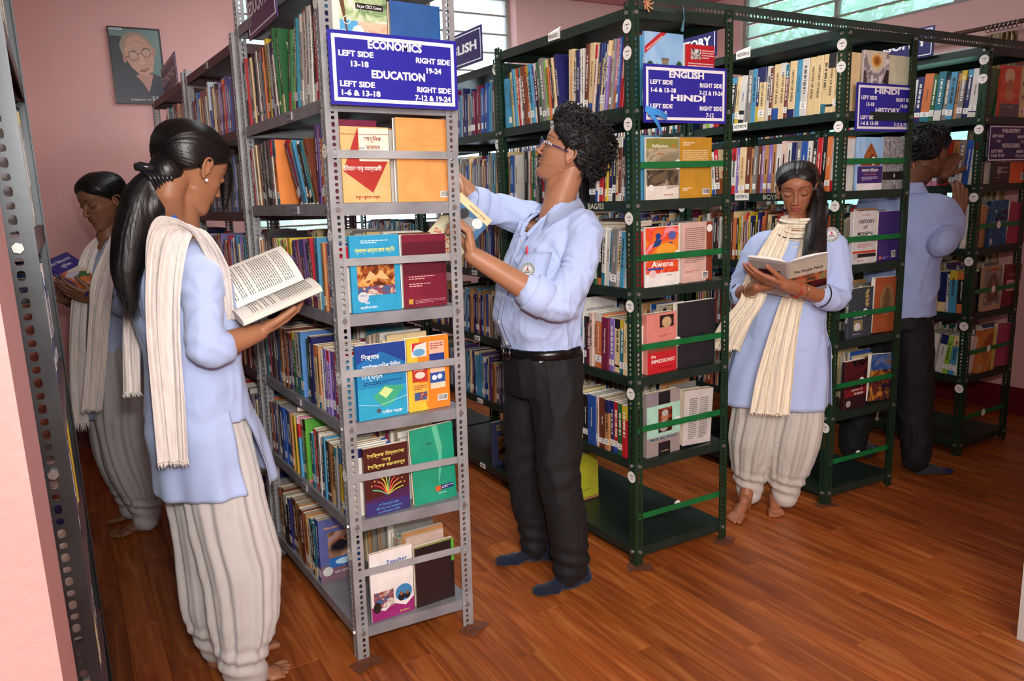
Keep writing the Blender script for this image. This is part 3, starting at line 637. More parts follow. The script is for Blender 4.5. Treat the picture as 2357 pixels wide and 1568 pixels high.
# --- history rack
G2R1, _ = row(G2, GL[5], 'L', '@3 c10/24:HI c14/24:HI c10/24 c13/24:HI c14/24:HI w13/24 s11/24:HM c14/24:HI d7/23 c12/24:HI c14/24:HI d7/23 w9/24 c14/24:HI n7/24 s10/24 x11/24 @6 w13/22:EU c10/22:HM k13/22 _62 @-5 r14/23 w9/23 l8/22 q10/22 r10/24', 'history', 1, 0.036, 0.235, 0.15, seed=31)
G2R2, _ = row(G2, GL[4], 'L', '@3 w10/22:PE o10/23:SH k11/23:ENG r10/23:ENG k9/22 w8/22 b14/22:ENG x9/22 n11/22:SH w11/22 q11/23 w11/22 e8/22 v9/22 e9/22 v7/22 d9/22 x8/22 e8/21 d11/22 c15/22:HI2 v9/22 w12/22 _62 @-5 d12/22 w9/21 y8/21 n10/21 c12/21 x10/21', 'history', 2, 0.036, 0.22, 0.15, seed=32, joined=range(9, 20))
# --- philosophy rack
G3R1, _ = row(G3, GL[5], 'L', '@5 g5/23 w13/23:PP n9/23 x9/23 e6/22 s11/23 x8/22 t13/24 g8/23 o16/24:PP n11/23 w8/22:HM s12/23 c13/23 q8/23 x10/22 w14/23:PP @0 k22/22 x9/22 w9/22:PP s9/22 w9/22 r10/22', 'philosophy', 1, 0.036, 0.225, 0.15, seed=41, joined=range(18, 30))
G3R2, _ = row(G3, GL[4], 'L', '@5 w9/21 b11/22:IP x11/22 e11/22 _8 @3 r15/23 _3 i9/22 _3 i8/22 _4 @0 k10/20:PE w12/20 o12/20 x10/20 w12/20:PP e10/20 y9/20 w9/20 x10/20 k12/20 d12/20', 'philosophy', 2, 0.036, 0.22, 0.15, seed=42, joined=range(11, 30))
G3R4, _ = row(G3, GL[2], 'L', 'k13/21:IP s13/22 w6/20 n14/21:PP e10/20 c14/21:PP y12/22 q8/21:PP o13/21 i14/21 c12/21 o13/21 w9/21 k13/21 w13/21', 'philosophy', 4, 0.036, 0.21, 0.15, seed=44, joined=range(13, 30))
G3R5, _ = row(G3, GL[1], 'L', '@7 w8/20 s11/21 l9/21 w14/21:PP _7 w14/21:PP c13/21 x14/20 b12/21 k12/21 w12/21', 'philosophy', 5, 0.036, 0.20, 0.15, seed=45)

# --- slivers and back rows
for k, z in enumerate(YL[:6]): st.row(E1, z, 'R', 0.07 if k else 0.09, 0.86 if k > 0 else 0.5, 60+k, 'wcexdwcqmt', W=0.385, d=0.15, h=0.215 if k != 5 else 0.25)
for k, z in enumerate(BL[:6]):
    st.row(E2, z, 'L', 0.03, 0.06, 170+k, 'kxd', h=0.20); st.row(E2, z, 'L', 0.085, 0.86, 70+k, 'wcormpvbnxdks', h=0.205); st.row(E3, z, 'L', 0.045, 0.6 if k > 3 else 0.86, 80+k, 'wcormbnsxdkt', h=0.22, tilt=4)
    st.row(E2, z, 'R', 0.3, 0.8, 90+k, 'wckxdnm', W=0.385)
pk = 'wckxdnmbtpecxk'
for k, z in enumerate(GL[:6]):
    for (rk, s0) in ((G1, 100), (G2, 200), (G3, 300)):
        if (rk is G1 and k == 0) or (rk is G3 and k == 0) or (rk is G2 and k == 0): continue
        st.row(rk, z, 'R', 0.075, 0.86 if k not in (5,) else 0.7, s0+k, pk, W=GW, d=0.15, h=0.215)
    for (rk, s0) in ((G1b, 110), (G1c, 120), (G2b, 210), (G3b, 310), (G2c, 220)):
        if k == 0: continue
        st.row(rk, z, 'L', 0.045, 0.86, s0+k, 'kxdnbtwcmspe', h=0.215, tilt=3)
        if rk in (G1b, G2b): st.row(rk, z, 'R', 0.06, 0.8, s0+k+50, pk, W=GW)
for k in (1, 2, 3): st.row(G2, GL[k], 'L', 0.10 if k != 1 else 0.25, 0.86, 230+k, 'kxdnycrow', h=0.215, tilt=2)
st.row(G3, GL[3], 'L', 0.036, 0.86, 330, 'kxtwdoeyrw', h=0.21, tilt=5)
for k, z in enumerate(BL[:6]): st.row(L3, z, 'R', 0.06, 0.8, 400+k, 'xwcbkydn', W=LW, tilt=6); st.row(L2, z, 'R', 0.06, 0.8, 410+k, 'xwcbkydn', W=LW); st.row(L1, z, 'R', 0.1, 0.8, 420+k, 'xwcbkydn', W=LW)
st.row(G1, GL[0], 'L', 0.54, 0.80, 431, 'eiqd', d=0.2, h=0.2)
st.stack(G2, GL[0], 0.03, 0.35, 4, 7, 10); st.stack(G1, GL[3]+0.222, 0.05, 0.12, 2, 8, 0, 'w'); st.stack(G3, GL[0], 0.05, 0.5, 2, 9, 30, 'c')
st.stack(E1, YL[1]+0.245, 0.2, 0.42, 1, 12, 70, 'w')
st.done('rows of mixed library books deep in the racks, seen in slivers behind the front shelves')
# ------------------------------------------------------------------ printed covers facing the aisle
def art(b, w, h, t, face, ops):
    """print on the cover: u to the viewer's right, v up, both 0..1"""
    def P(u, v, k): return (u*w, -0.0003-0.00018*k, v*h) if face == 0 else (w-u*w, t+0.0003+0.00018*k, v*h)
    mb = MB(); mats = []; idx = {}
    def mi(c):
        m = c if not isinstance(c, str) else M(c, 0.4, kind='cover')
        if m.name not in idx: idx[m.name] = len(mats); mats.append(m)
        return idx[m.name]
    X = (1, 0, 0) if face == 0 else (-1, 0, 0); k = 0
    for op in ops:
        a = op[0]; k += 1
        if a == 'r':
            _, u0, v0, u1, v1, c = op; mb.quad(P(u0, v0, k), P(u1, v0, k), P(u1, v1, k), P(u0, v1, k), mi(c))
        elif a == 'p': mb.poly([P(u, v, k) for u, v in op[1]], mi(op[2]))
        elif a == 'e':
            _, cu, cv, ru, rv, c = op; mb.poly([P(cu+ru*math.cos(2*PI*q/28), cv+rv*math.sin(2*PI*q/28), k) for q in range(28)], mi(c))
        elif a == 'ring':
            _, cu, cv, ru, rv, th, c = op; m_ = mi(c)
            for q in range(28):
                a0, a1 = 2*PI*q/28, 2*PI*(q+1)/28
                mb.quad(*[P(cu+ru*f*math.cos(g), cv+rv*f*math.sin(g), k) for f, g in ((1, a0), (1, a1), (1-th, a1), (1-th, a0))], m_)
        elif a == 's':      # stroke through points, width th (fraction of w)
            _, pts, th, c = op; m_ = mi(c)
            for (p, q) in zip(pts[:-1], pts[1:]):
                dx, dy = (q[0]-p[0])*w, (q[1]-p[1])*h; L = math.hypot(dx, dy) or 1; nx, ny = -dy/L*th/2, dx/L*th/2*w/h
                mb.quad(P(p[0]+nx, p[1]+ny, k), P(p[0]-nx, p[1]-ny, k), P(q[0]-nx, q[1]-ny, k), P(q[0]+nx, q[1]+ny, k), m_)
        elif a == 'l':      # block of small print
            _, u0, v0, u1, v1, n, c = op; rr = random.Random(int(u0*99+v0*77+n)); m_ = mi(c)
            for q in range(n):
                v = v1-(v1-v0)*(q+0.5)/n; hh = (v1-v0)/n*0.22; u = u0; end = u1 if q < n-1 else u0+(u1-u0)*0.6
                while u < end:
                    L = rr.uniform(0.03, 0.085); mb.quad(P(u, v-hh, k), P(min(u+L, end), v-hh, k), P(min(u+L, end), v+hh, k), P(u, v+hh, k), m_); u += L+0.015
        elif a == 't':
            _, s_, cu, cv, size, c = op[:6]; wd = op[6] if len(op) > 6 else None; bold = op[7] if len(op) > 7 else 0.015; ang = op[8] if len(op) > 8 else 0
            T = frame(P(cu, cv, k+1), X, (0, 0, 1)) @ Matrix.Rotation(math.radians(ang), 4, 'Z')
            text(s_, size*h, M(c, 0.5), b, T, bold, wd*w if wd else None, name='cover_lettering')
    if mb.v: build('cover_print', mb, mats, b)
def barcode(u0, v0, u1, v1, horiz=False):
    o = [('r', u0, v0, u1, v1, '#f2efe8')]; rr = random.Random(3)
    n = 14
    for k in range(n):
        if horiz: a = v0+(v1-v0)*(0.1+0.8*k/n); o.append(('r', u0+(u1-u0)*.1, a, u1-(u1-u0)*.1, a+(v1-v0)*0.8/n*rr.uniform(.3, .7), '#1d1d20'))
        else: a = u0+(u1-u0)*(0.08+0.84*k/n); o.append(('r', a, v0+(v1-v0)*.18, a+(u1-u0)*0.84/n*rr.uniform(.3, .7), v1-(v1-v0)*.08, '#1d1d20'))
    return o
def shown(rk, rname, z, x, w, h, t, col, side, label, ops, yoff=0.008, tilt=0, curl=0, spine=None):
    """book standing at the end of a rack with its cover to the viewer; side L: spine at left, R: spine at right"""
    x += {'grey education': 0.022, 'English': 0.006, 'history': 0.010, 'philosophy': -0.004}[rname]
    rnd = random.Random(hash((round(x, 3), round(z, 3))) % 999); Tm = RMAT(rk)
    r = math.radians(tilt)
    if side == 'L': T = Tm @ Matrix.Translation((x, yoff, z+0.001)) @ Matrix.Rotation(r, 4, 'Y')
    else: T = Tm @ Matrix.Translation((x+w, yoff+t, z+0.001)) @ Matrix.Rotation(PI, 4, 'Z') @ Matrix.Rotation(-r, 4, 'Y')
    b = make_book('book', T, t, h, w, col, rnd, spine, hi=bool(spine), plain=True)
    tag(b, label, 'book', 'books shown cover outward at the rack ends')
    art(b, w, h, t, 0 if side == 'L' else 1, ops); return b
pA = photo('#2c5a2c', '#b9cf9a', '#e9e2d4'); pBook = photo('#3a1a10', '#9a4a1e', '#d9a05a', 30); pClass = photo('#d9d0c8', '#8f3a30', '#3c5f8a', 40); pBlue = photo('#134a9a', '#2f9ad0', '#9fdcf0', 7)
pCastle = photo('#8a7a60', '#5a6a3a', '#a99a80', 40); pTree = photo('#1f3a1c', '#3f6a34', '#28481f', 50); pRiver = photo('#8a8064', '#b7ab8a', '#6f6552', 9); pWater = photo('#6a5a44', '#2e2a22', '#a8947a', 16)
pArt = photo('#e8852c', '#e8432a', '#e9b8c8', 9); pHand = photo('#e8a884', '#f0c8a8', '#c98a68', 10); pGold = photo('#8a6a3a', '#c9985a', '#e8d2a0', 20); pMarb = photo('#c9bfc0', '#7f7578', '#efe9ea', 14)
pFire = photo('#1c1a3a', '#7a3a1e', '#c98a3a', 22); pDark = photo('#2c1016', '#5a1a20', '#1c0c10', 12); pStar = photo('#08243a', '#0d5a8a', '#0a1a30', 8); pStone = photo('#8a8478', '#6f6a60', '#a9a294', 45); pSky = photo('#7fb4e0', '#a9cdee', '#8fbfe8', 4)
pTemple = photo('#8a4a24', '#b06a34', '#6a3418', 40); pSketch = photo('#e8d4bc', '#c98f70', '#f0e2cc', 18); pGuru = photo('#1a3a7a', '#b98a6a', '#5aa0d8', 9)
E1n, G1n, G2n, G3n = 'grey education', 'English', 'history', 'philosophy'
# grey rack end
shown(E1, E1n, YL[5], 0.020, 0.165, 0.30, 0.012, '#f3ead9', 'L', 'white book with hands on a laptop pictured, above the economics board', [('r', .12, .05, 1, .97, pHand), ('r', .12, .72, 1, .97, pA), ('r', .12, .45, .45, .72, '#5aa8d8'), ('p', [(.1, .97), (.28, .5), (.2, .97)], '#6a4a30'), ('r', .42, .83, .93, .885, '#1c1a1c'), ('t', 'As per CBCS Course', .675, .857, .042, '#f4f2ee', .46), ('e', .45, .62, .11, .06, '#dff2fb'), ('ring', .25, .72, .07, .04, .18, '#f0faff'), ('ring', .18, .6, .06, .035, .18, '#f0faff'), ('ring', .22, .46, .06, .035, .18, '#f0faff'), ('ring', .62, .6, .06, .035, .18, '#f0faff'), ('ring', .62, .45, .06, .035, .18, '#f0faff'), ('ring', .5, .36, .06, .035, .18, '#f0faff')])
shown(E1, E1n, YL[5], 0.196, 0.165, 0.285, 0.020, '#2f5f9e', 'R', 'plain blue book beside the laptop cover, above the economics board', [])
shown(E1, E1n, YL[4], 0.022, 0.150, 0.218, 0.013, '#efb878', 'L', 'peach book with a dark red arrowhead and Assamese title, under the board', [('r', .0, .0, 1, 1, '#efb878'), ('p', [(.02, .42), (.36, 1), (.36, .56), (.97, .56), (.62, .13)], '#b03028'), ('r', .37, .55, 1, .985, '#f2e6cf'), ('s', [(0, .9), (1, .905)], .012, '#b03028'), ('t', 'আধুনিক', .66, .84, .075, '#8a2a20', .36), ('t', 'ভাৰতৰ', .66, .73, .075, '#8a2a20', .30), ('t', 'শিক্ষা', .66, .62, .06, '#8a2a20', .28), ('t', 'ইতিহাস আৰু সমস্যাৱলী', .42, .45, .075, '#fbf2e6', .80), ('t', 'তৰুণ কুমাৰ শৰ্মা', .5, .07, .055, '#9a3024', .52), ('t', '818', .42, .72, .035, '#4a5a80', .1)])
shown(E1, E1n, YL[4], 0.196, 0.180, 0.250, 0.022, '#f4a45c', 'R', 'plain orange book with a barcode, under the economics board', [('t', 'Philosophical and', .6, .83, .045, '#ee9a50', .62), ('t', 'Sociological Foundations', .55, .76, .045, '#ee9a50', .78), ('t', 'of Education', .6, .68, .045, '#ee9a50', .44)]+barcode(.80, .05, .97, .13))
shown(E1, E1n, YL[3], 0.030, 0.160, 0.232, 0.012, '#2a9cc6', 'L', 'bright blue book with open books pictured and yellow title, third shelf end', [('t', 'প্ৰকল্প-কাৰ্যৰ ৰচনা পদ্ধতি', .5, .80, .075, '#f0e45a', .80), ('l', .22, .89, .78, .94, 2, '#d9eef6'), ('t', 'ষষ্ঠ কাকত', .5, .66, .035, '#d9e67a', .34), ('r', .12, .34, .88, .62, pBook), ('p', [(.25, .40), (.5, .44), (.78, .41), (.6, .55), (.5, .47), (.38, .54)], '#e2b478'), ('r', .12, .22, .88, .34, pClass), ('e', .22, .20, .11, .07, '#c9ccd0'), ('t', '370.7', .22, .22, .028, '#444a55', .14), ('t', 'দাস', .30, .12, .045, '#eef6fa', .1), ('t', 'বৰ্ণালী দাস ডেকা', .32, .06, .04, '#eef6fa', .34)])
shown(E1, E1n, YL[3], 0.200, 0.152, 0.228, 0.020, '#7a1e34', 'R', 'dark maroon book with small white print, third shelf end', [('r', 0, .45, 1, .9, '#5d1526'), ('l', .12, .38, .72, .44, 2, '#d9a8a8'), ('l', .12, .28, .62, .34, 2, '#d9a8a8'), ('r', .1, .05, .2, .12, '#c99a3a'), ('l', .25, .05, .95, .11, 3, '#c98a8a')])
shown(E1, E1n, YL[2], 0.030, 0.164, 0.236, 0.016, '#1c6fae', 'L', 'deep blue-green book with white Assamese title, fourth shelf end', [('r', 0, 0, 1, .42, '#2aa3c8'), ('r', 0, .42, 1, .62, '#1f86ba'), ('p', [(0, 1), (1, 1), (1, .72), (.5, .9), (0, .75)], '#1b3f8e'), ('p', [(.3, .30), (.55, .44), (.95, .40), (.7, .18), (.5, .14)], '#3fae86'), ('p', [(.42, .34), (.55, .42), (.72, .36), (.56, .26)], '#d4ec9a'), ('s', [(0, .22), (.4, .17), (1, .26)], .01, '#bfe8f2'), ('t', 'শিক্ষাৰ', .28, .83, .085, '#f6f4ee', .36), ('t', 'মনোবৈজ্ঞানিক ভিত্তি', .5, .70, .075, '#f6f4ee', .78), ('t', 'অধ্যয়ন', .30, .57, .10, '#f6f4ee', .42), ('l', .12, .46, .9, .51, 2, '#123a66'), ('t', 'যতীন বৰুৱা', .68, .07, .05, '#f0f4f6', .42), ('r', .36, .08, .44, .13, '#5a4a52')])
shown(E1, E1n, YL[2], 0.200, 0.150, 0.240, 0.016, '#f08a2a', 'R', 'orange and yellow book with six small pictures, fourth shelf end', [('p', [(0, 1), (0, .0), (.45, 0), (.2, .5), (.3, 1)], '#e6c23a'), ('r', .10, .74, .46, .93, '#e9e4dc'), ('e', .28, .80, .14, .05, '#6aa8d0'), ('p', [(.12, .93), (.12, .80), (.2, .9), (.46, .93)], '#c93028'), ('r', .52, .76, .88, .93, '#efb9a0'), ('l', .55, .82, .85, .91, 3, '#a33028'), ('r', .52, .62, .88, .76, '#243a8a'), ('r', .10, .40, .46, .66, '#c33a30'), ('t', 'Teaching Approaches', .28, .60, .028, '#f2e4d8', .30), ('t', 'and Strategies', .26, .565, .028, '#f2e4d8', .24), ('e', .28, .49, .12, .045, '#e9d9cc'), ('r', .52, .36, .88, .60, '#2f55a0'), ('r', .52, .50, .88, .60, '#efc9a8'), ('e', .62, .43, .06, .035, '#e9eef2'), ('e', .75, .44, .06, .035, '#e9eef2'), ('r', .10, .12, .46, .38, '#e9b24a'), ('l', .13, .29, .43, .36, 3, '#a33028'), ('r', .13, .15, .43, .26, pClass), ('r', .52, .28, .88, .36, '#f0dcb8')]+barcode(.68, .10, .92, .19))
shown(E1, E1n, YL[1], 0.036, 0.152, 0.225, 0.016, '#4a1d1a', 'L', 'brown book with a multicoloured tree emblem and yellow title, fifth shelf end', [('r', 0, 0, 1, .2, '#3a3070'), ('p', [(0, .2), (1, .2), (1, .34), (0, .24)], '#4a2350'), ('t', 'শৈক্ষিক চিন্তাধাৰা', .5, .88, .068, '#e6d66a', .84), ('t', 'আৰু', .5, .80, .06, '#e6d66a', .2), ('t', 'শৈক্ষিক ৰচনাসমূহ', .5, .72, .068, '#e6d66a', .84)]+[('s', [(.5, .28), (.5+.34*math.cos(a)*.55, .28+.2*abs(math.sin(a))*1.0+.02), (.5+.36*math.cos(a), .32+.24*math.sin(a))], .022, ['#b8d84a', '#e6c84a', '#e87a4a', '#d94a4a', '#6ac08a'][q % 5]) for q, a in enumerate([math.radians(x_) for x_ in range(10, 175, 17)])]+[('e', .5+.40*math.cos(math.radians(x_)), .34+.26*math.sin(math.radians(x_)), .018, .012, '#f09a5a') for x_ in range(18, 170, 17)]+[('t', 'ড° বীৰেন্দ্ৰ ডেকা', .5, .15, .04, '#5a9ad0', .46), ('t', 'শ্ৰী ভানু নাথ তালুকদাৰ', .5, .095, .04, '#5a9ad0', .62), ('t', 'মঃ লোকমান আলি', .5, .04, .04, '#5a9ad0', .5)])
shown(E1, E1n, YL[1], 0.205, 0.158, 0.262, 0.014, '#1f9a78', 'R', 'large emerald green book with a small orange badge, fifth shelf end', [('p', [(.5, 1), (.62, 1), (.72, .7), (.66, .4), (.58, .2), (.62, .6)], '#5fc09a'), ('t', '4493', .42, .78, .035, '#1c4a3a', .12), ('r', .50, .13, .62, .20, '#e2662c'), ('r', .62, .14, .92, .20, '#2a2a6a'), ('l', .64, .15, .9, .19, 2, '#e9e4f2'), ('l', .56, .09, .86, .11, 1, '#d9f0e6')], tilt=-2)
shown(E1, E1n, YL[0], 0.036, 0.150, 0.235, 0.012, '#ece4e0', 'L', 'white and magenta teacher education book on the lowest grey shelf end', [('p', [(0, 0), (1, 0), (1, .22), (.8, .12), (.5, .2), (.3, .12), (0, .22)], '#9a2a72'), ('r', .06, .17, .52, .42, pClass), ('e', .76, .32, .20, .125, '#3f86b8'), ('e', .70, .26, .08, .06, '#1c1c26'), ('e', .84, .26, .07, .05, '#1c1c26'), ('e', .70, .31, .045, .03, '#8a5a40'), ('e', .84, .30, .04, .028, '#8a5a40'), ('e', .12, .2, .09, .08, '#241c1c'), ('t', 'Teacher', .62, .83, .07, '#2a4a9a', .50), ('t', 'Education', .66, .73, .07, '#2a4a9a', .48), ('t', 'Bookland', .76, .055, .035, '#e2c24a', .22)])
shown(E1, E1n, YL[0], 0.196, 0.146, 0.215, 0.018, '#2a1a1c', 'R', 'old dark brown hardback with green tape on its edge, lowest grey shelf end', [('r', .93, .62, 1.0, .98, '#5fae3a'), ('r', .0, .985, 1, 1, '#8a9a3a')])
# English rack end
shown(G1, G1n, GL[5], 0.062, 0.185, 0.252, 0.014, '#7fb2df', 'L', 'book with a stone castle and a red corner ribbon, above the English board', [('r', 0, 0, 1, 1, pSky), ('p', [(.0, .80), (.0, .70), (.56, 1), (.40, 1)], '#c22a30'), ('t', 'REVISED ENLARGED EDITION', .25, .855, .034, '#f4e6e2', .48, .015, 33), ('r', .25, .30, .78, .50, pCastle), ('r', .44, .50, .60, .64, '#8f8066'), ('r', .42, .63, .62, .66, '#7d6f57'), ('p', [(.27, .5), (.31, .6), (.35, .5)], '#7a6c56'), ('p', [(.70, .5), (.74, .58), (.78, .5)], '#7a6c56'), ('r', .49, .33, .55, .42, '#4a3a2a'), ('e', .13, .45, .13, .16, pTree), ('e', .88, .45, .12, .18, pTree), ('r', 0, .0, 1, .32, pTree)], spine='ENGLISH')
shown(G1, G1n, GL[5], 0.258, 0.150, 0.222, 0.014, '#c0202a', 'R', 'red book back with white text, above the English board', [('r', .18, .77, .52, .93, photo('#2a2424', '#e9e2dc', '#8a7a74', 30)), ('l', .56, .78, .95, .93, 4, '#f2dcd8'), ('l', .08, .34, .95, .72, 10, '#f2dcd8')])
shown(G1, G1n, GL[4], 0.066, 0.158, 0.222, 0.012, '#e2dacb', 'L', 'book with a river photograph and the word Reflection, English rack end', [('r', 0, .48, 1, .98, pRiver), ('r', 0, .82, 1, .98, '#8a8a3e'), ('r', 0, .22, 1, .48, pWater), ('t', 'Reflection...', .46, .86, .075, '#f6f0dc', .54), ('t', 'II', .84, .86, .07, '#e2702c', .07), ('t', '4972', .44, .73, .05, '#b8322a', .18), ('e', .14, .19, .08, .055, '#e9e6e0'), ('l', .62, .17, .95, .21, 2, '#555'), ('t', 'BOOK LAND', .68, .07, .035, '#b06a5a', .30)])
shown(G1, G1n, GL[4], 0.232, 0.166, 0.222, 0.014, '#c58f28', 'R', 'mustard book back with a barcode, English rack end', [('l', .10, .86, .45, .93, 2, '#f0e6cc'), ('l', .08, .56, .88, .80, 7, '#ead9ae'), ('l', .08, .12, .36, .18, 2, '#f0e6cc')]+barcode(.70, .05, .92, .15))
shown(G1, G1n, GL[3], 0.060, 0.165, 0.222, 0.012, '#ece8e2', 'L', 'book with orange and blue abstract art titled Awena, English rack end', [('r', .0, .22, 1, .99, pArt), ('r', .0, .22, 1, .42, photo('#d8352c', '#e2602c', '#e8a0a8', 20)), ('e', .38, .84, .08, .055, '#1f3f86'), ('p', [(.2, .66), (.32, .8), (.5, .78), (.42, .68)], '#24427f'), ('e', .80, .84, .12, .07, '#5a62a8'), ('e', .74, .70, .08, .03, '#3a3a8a'), ('e', .62, .60, .30, .12, '#f0a030'), ('t', 'Awena', .50, .37, .14, '#fbf6ee', .66, .03), ('r', .04, .285, .52, .315, '#2a4aa0'), ('e', .2, .22, .11, .065, '#e2c4c0'), ('l', .62, .165, .9, .185, 1, '#666')])
shown(G1, G1n, GL[3], 0.240, 0.165, 0.228, 0.016, '#d9b3a6', 'R', 'pale pink book back with brown spine edge and barcode, English rack end', [('r', .80, 0, 1, 1, '#8a3c22'), ('l', .12, .32, .74, .92, 18, '#8a6a62'), ('l', .12, .16, .55, .20, 2, '#b0584a'), ('e', .90, .89, .09, .065, '#f0eeea')]+barcode(.66, .04, .86, .16, True))
shown(G1, G1n, GL[2], 0.066, 0.150, 0.232, 0.030, '#d98578', 'L', 'worn pink paperback above The Impressionist red band, English rack end', [('r', .42, .76, .90, .96, '#2a1c1c'), ('e', .66, .84, .16, .09, '#c9a87a'), ('l', .35, .60, .85, .64, 2, '#a04a40'), ('r', 0, .0, 1, .36, '#c4222a'), ('r', 0, .36, 1, .42, '#8a4a34'), ('t', 'the', .20, .29, .075, '#f4ece4', .16), ('t', 'IMPRESSIONIST', .53, .20, .085, '#f4ece4', .80), ('t', 'HARI KUNZRU', .6, .08, .04, '#93161c', .5)])
shown(G1, G1n, GL[2], 0.222, 0.205, 0.258, 0.024, '#26262a', 'R', 'large plain black hardback, English rack end', [])
shown(G1, G1n, GL[1], 0.062, 0.172, 0.255, 0.024, '#9a8f8a', 'L', 'grey and mint reader with a thinking man in its portrait photo, English rack end', [('r', 0, .30, 1, .80, '#a9d6c0'), ('r', .34, .80, .70, 1, '#1c1a20'), ('r', .34, .0, .70, .20, '#1c1a20'), ('r', .34, .36, .76, .74, photo('#2a1612', '#6a2a1c', '#c0603a', 12)), ('e', .54, .60, .10, .09, '#b07a5a'), ('e', .54, .66, .10, .05, '#b9b4ae'), ('e', .50, .46, .14, .09, '#a9a4a0'), ('e', .56, .50, .05, .04, '#b07a5a'), ('t', 'Mulk Raj Anand', .5, .27, .062, '#2c5f78', .80), ('t', 'A Reader', .5, .21, .035, '#8a5a4a', .28), ('r', .0, .80, .34, 1, '#8a8086'), ('t', 'Anna Rutt', .52, .06, .028, '#e2c86a', .22)])
shown(G1, G1n, GL[1], 0.246, 0.160, 0.225, 0.035, '#cfc8c2', 'R', 'thick grey-white paperback with columns of print, English rack end', [('l', .18, .10, .46, .86, 22, '#6f6a66'), ('l', .54, .10, .84, .86, 22, '#6f6a66')], tilt=4)
# history rack end
shown(G2, G2n, GL[5], 0.122, 0.172, 0.250, 0.014, '#b9b0b2', 'L', 'book with a baroque dome interior pictured, above the Hindi board', [('r', 0, 0, 1, 1, pMarb), ('p', [(.1, 1), (.9, 1), (.85, .8), (.65, .66), (.35, .66), (.15, .82)], '#d9cdb8'), ('e', .5, .84, .22, .12, '#c98a3a'), ('ring', .5, .84, .22, .12, .25, '#e8c47a'), ('e', .5, .84, .1, .06, '#9a5a24'), ('p', [(.75, .5), (.9, .7), (1, .7), (1, .45)], '#2a2628'), ('p', [(0, .66), (.1, .66), (.14, .4), (0, .4)], '#4a4446'), ('r', .3, .3, .36, .6, '#e9e2e0'), ('r', .62, .3, .68, .6, '#e9e2e0')])
shown(G2, G2n, GL[5], 0.300, 0.158, 0.240, 0.014, '#d8d6b8', 'R', 'plain pale yellow book, above the Hindi board', [])
shown(G2, G2n, GL[4], 0.112, 0.175, 0.225, 0.014, '#8db8e2', 'L', 'history book with a temple gate pictured and purple foot, history rack end', [('r', 0, .46, 1, 1, pSky), ('p', [(.2, .48), (.25, .66), (.38, .8), (.5, .9), (.62, .8), (.75, .66), (.8, .48)], pTemple), ('r', .12, .46, .88, .56, pTemple), ('r', .0, .13, 1, .45, '#3a2a70'), ('r', 0, 0, 1, .13, '#e9e6e4'), ('t', 'ভাৰতৰ ইতিহাস', .5, .37, .075, '#f4f0ec', .66), ('t', 'HISTORY OF INDIA', .5, .30, .035, '#e2804a', .48), ('l', .18, .18, .82, .26, 3, '#c9b8d8')])
shown(G2, G2n, GL[4], 0.292, 0.170, 0.228, 0.014, '#8d8d8c', 'R', 'grey woven-texture book with a black band, history rack end', [('r', .0, 0, 1, 1, photo('#6f6f70', '#9a9a9a', '#b4b4b2', 60)), ('r', .0, .18, 1, .34, '#1c1b1e'), ('e', .5, .26, .03, .04, '#d9d6d0')])
shown(G2, G2n, GL[3], 0.106, 0.165, 0.230, 0.020, '#d2cfcb', 'L', 'white History of Modern India book with red and black bands, history rack end', [('t', 'HISTORY', .55, .80, .095, '#26221f', .66, .03), ('t', 'OF', .5, .69, .085, '#26221f', .16, .03), ('t', 'MODERN', .5, .57, .095, '#26221f', .62, .03), ('t', 'INDIA', .5, .47, .095, '#26221f', .42, .03), ('l', .2, .30, .8, .38, 3, '#c9705a'), ('r', 0, .20, 1, .245, '#c8402c'), ('r', .2, .12, 1, .19, '#1c1a1c'), ('e', .12, .15, .10, .06, '#b8b4b0'), ('l', .2, .04, .75, .07, 1, '#c9705a'), ('t', 'N. Jayapalan', .5, .93, .03, '#c0503a', .3)])
shown(G2, G2n, GL[3], 0.284, 0.170, 0.224, 0.022, '#3e2a70', 'R', 'plain purple book with a barcode, history rack end', [('r', .08, .04, .18, .10, '#d9703a'), ('l', .2, .04, .5, .09, 2, '#b8a8d8')]+barcode(.62, .06, .80, .20, True))
shown(G2, G2n, GL[2], 0.100, 0.172, 0.226, 0.018, '#39424a', 'L', 'dark slate Ancient India book with a carved figure, history rack end', [('s', [(.78, .92), (.70, .85), (.80, .78), (.72, .70), (.80, .62)], .12, '#b09a62'), ('e', .78, .93, .05, .035, '#b09a62'), ('t', 'Ancient', .42, .52, .085, '#e6e2da', .46), ('t', 'India', .40, .43, .095, '#e6e2da', .36), ('r', .22, .14, .60, .36, '#8f8258'), ('e', .38, .22, .13, .08, '#d9d6d0'), ('l', .2, .06, .7, .09, 1, '#c9c4ba')], spine='ANCIENT INDIA')
shown(G2, G2n, GL[2], 0.278, 0.185, 0.256, 0.022, '#a8562e', 'R', 'terracotta hardback with an embossed oval figure, history rack end', [('e', .5, .58, .27, .27, '#8a6a44'), ('ring', .5, .58, .27, .27, .1, '#a8845a'), ('p', [(.38, .38), (.36, .6), (.46, .76), (.54, .76), (.64, .6), (.62, .38)], '#6f5236'), ('e', .5, .78, .06, .045, '#6f5236')], tilt=2)
shown(G2, G2n, GL[1], 0.100, 0.160, 0.226, 0.020, '#33161c', 'L', 'dark red History of India book, lowest shown on the history rack end', [('r', 0, .45, 1, 1, pDark), ('r', 0, .26, 1, .42, '#7a1c22'), ('t', 'HISTORY OF', .55, .38, .05, '#e6dcd6', .5), ('t', 'INDIA', .64, .30, .065, '#f2ece6', .40), ('e', .18, .12, .11, .07, '#a9a4a2')])
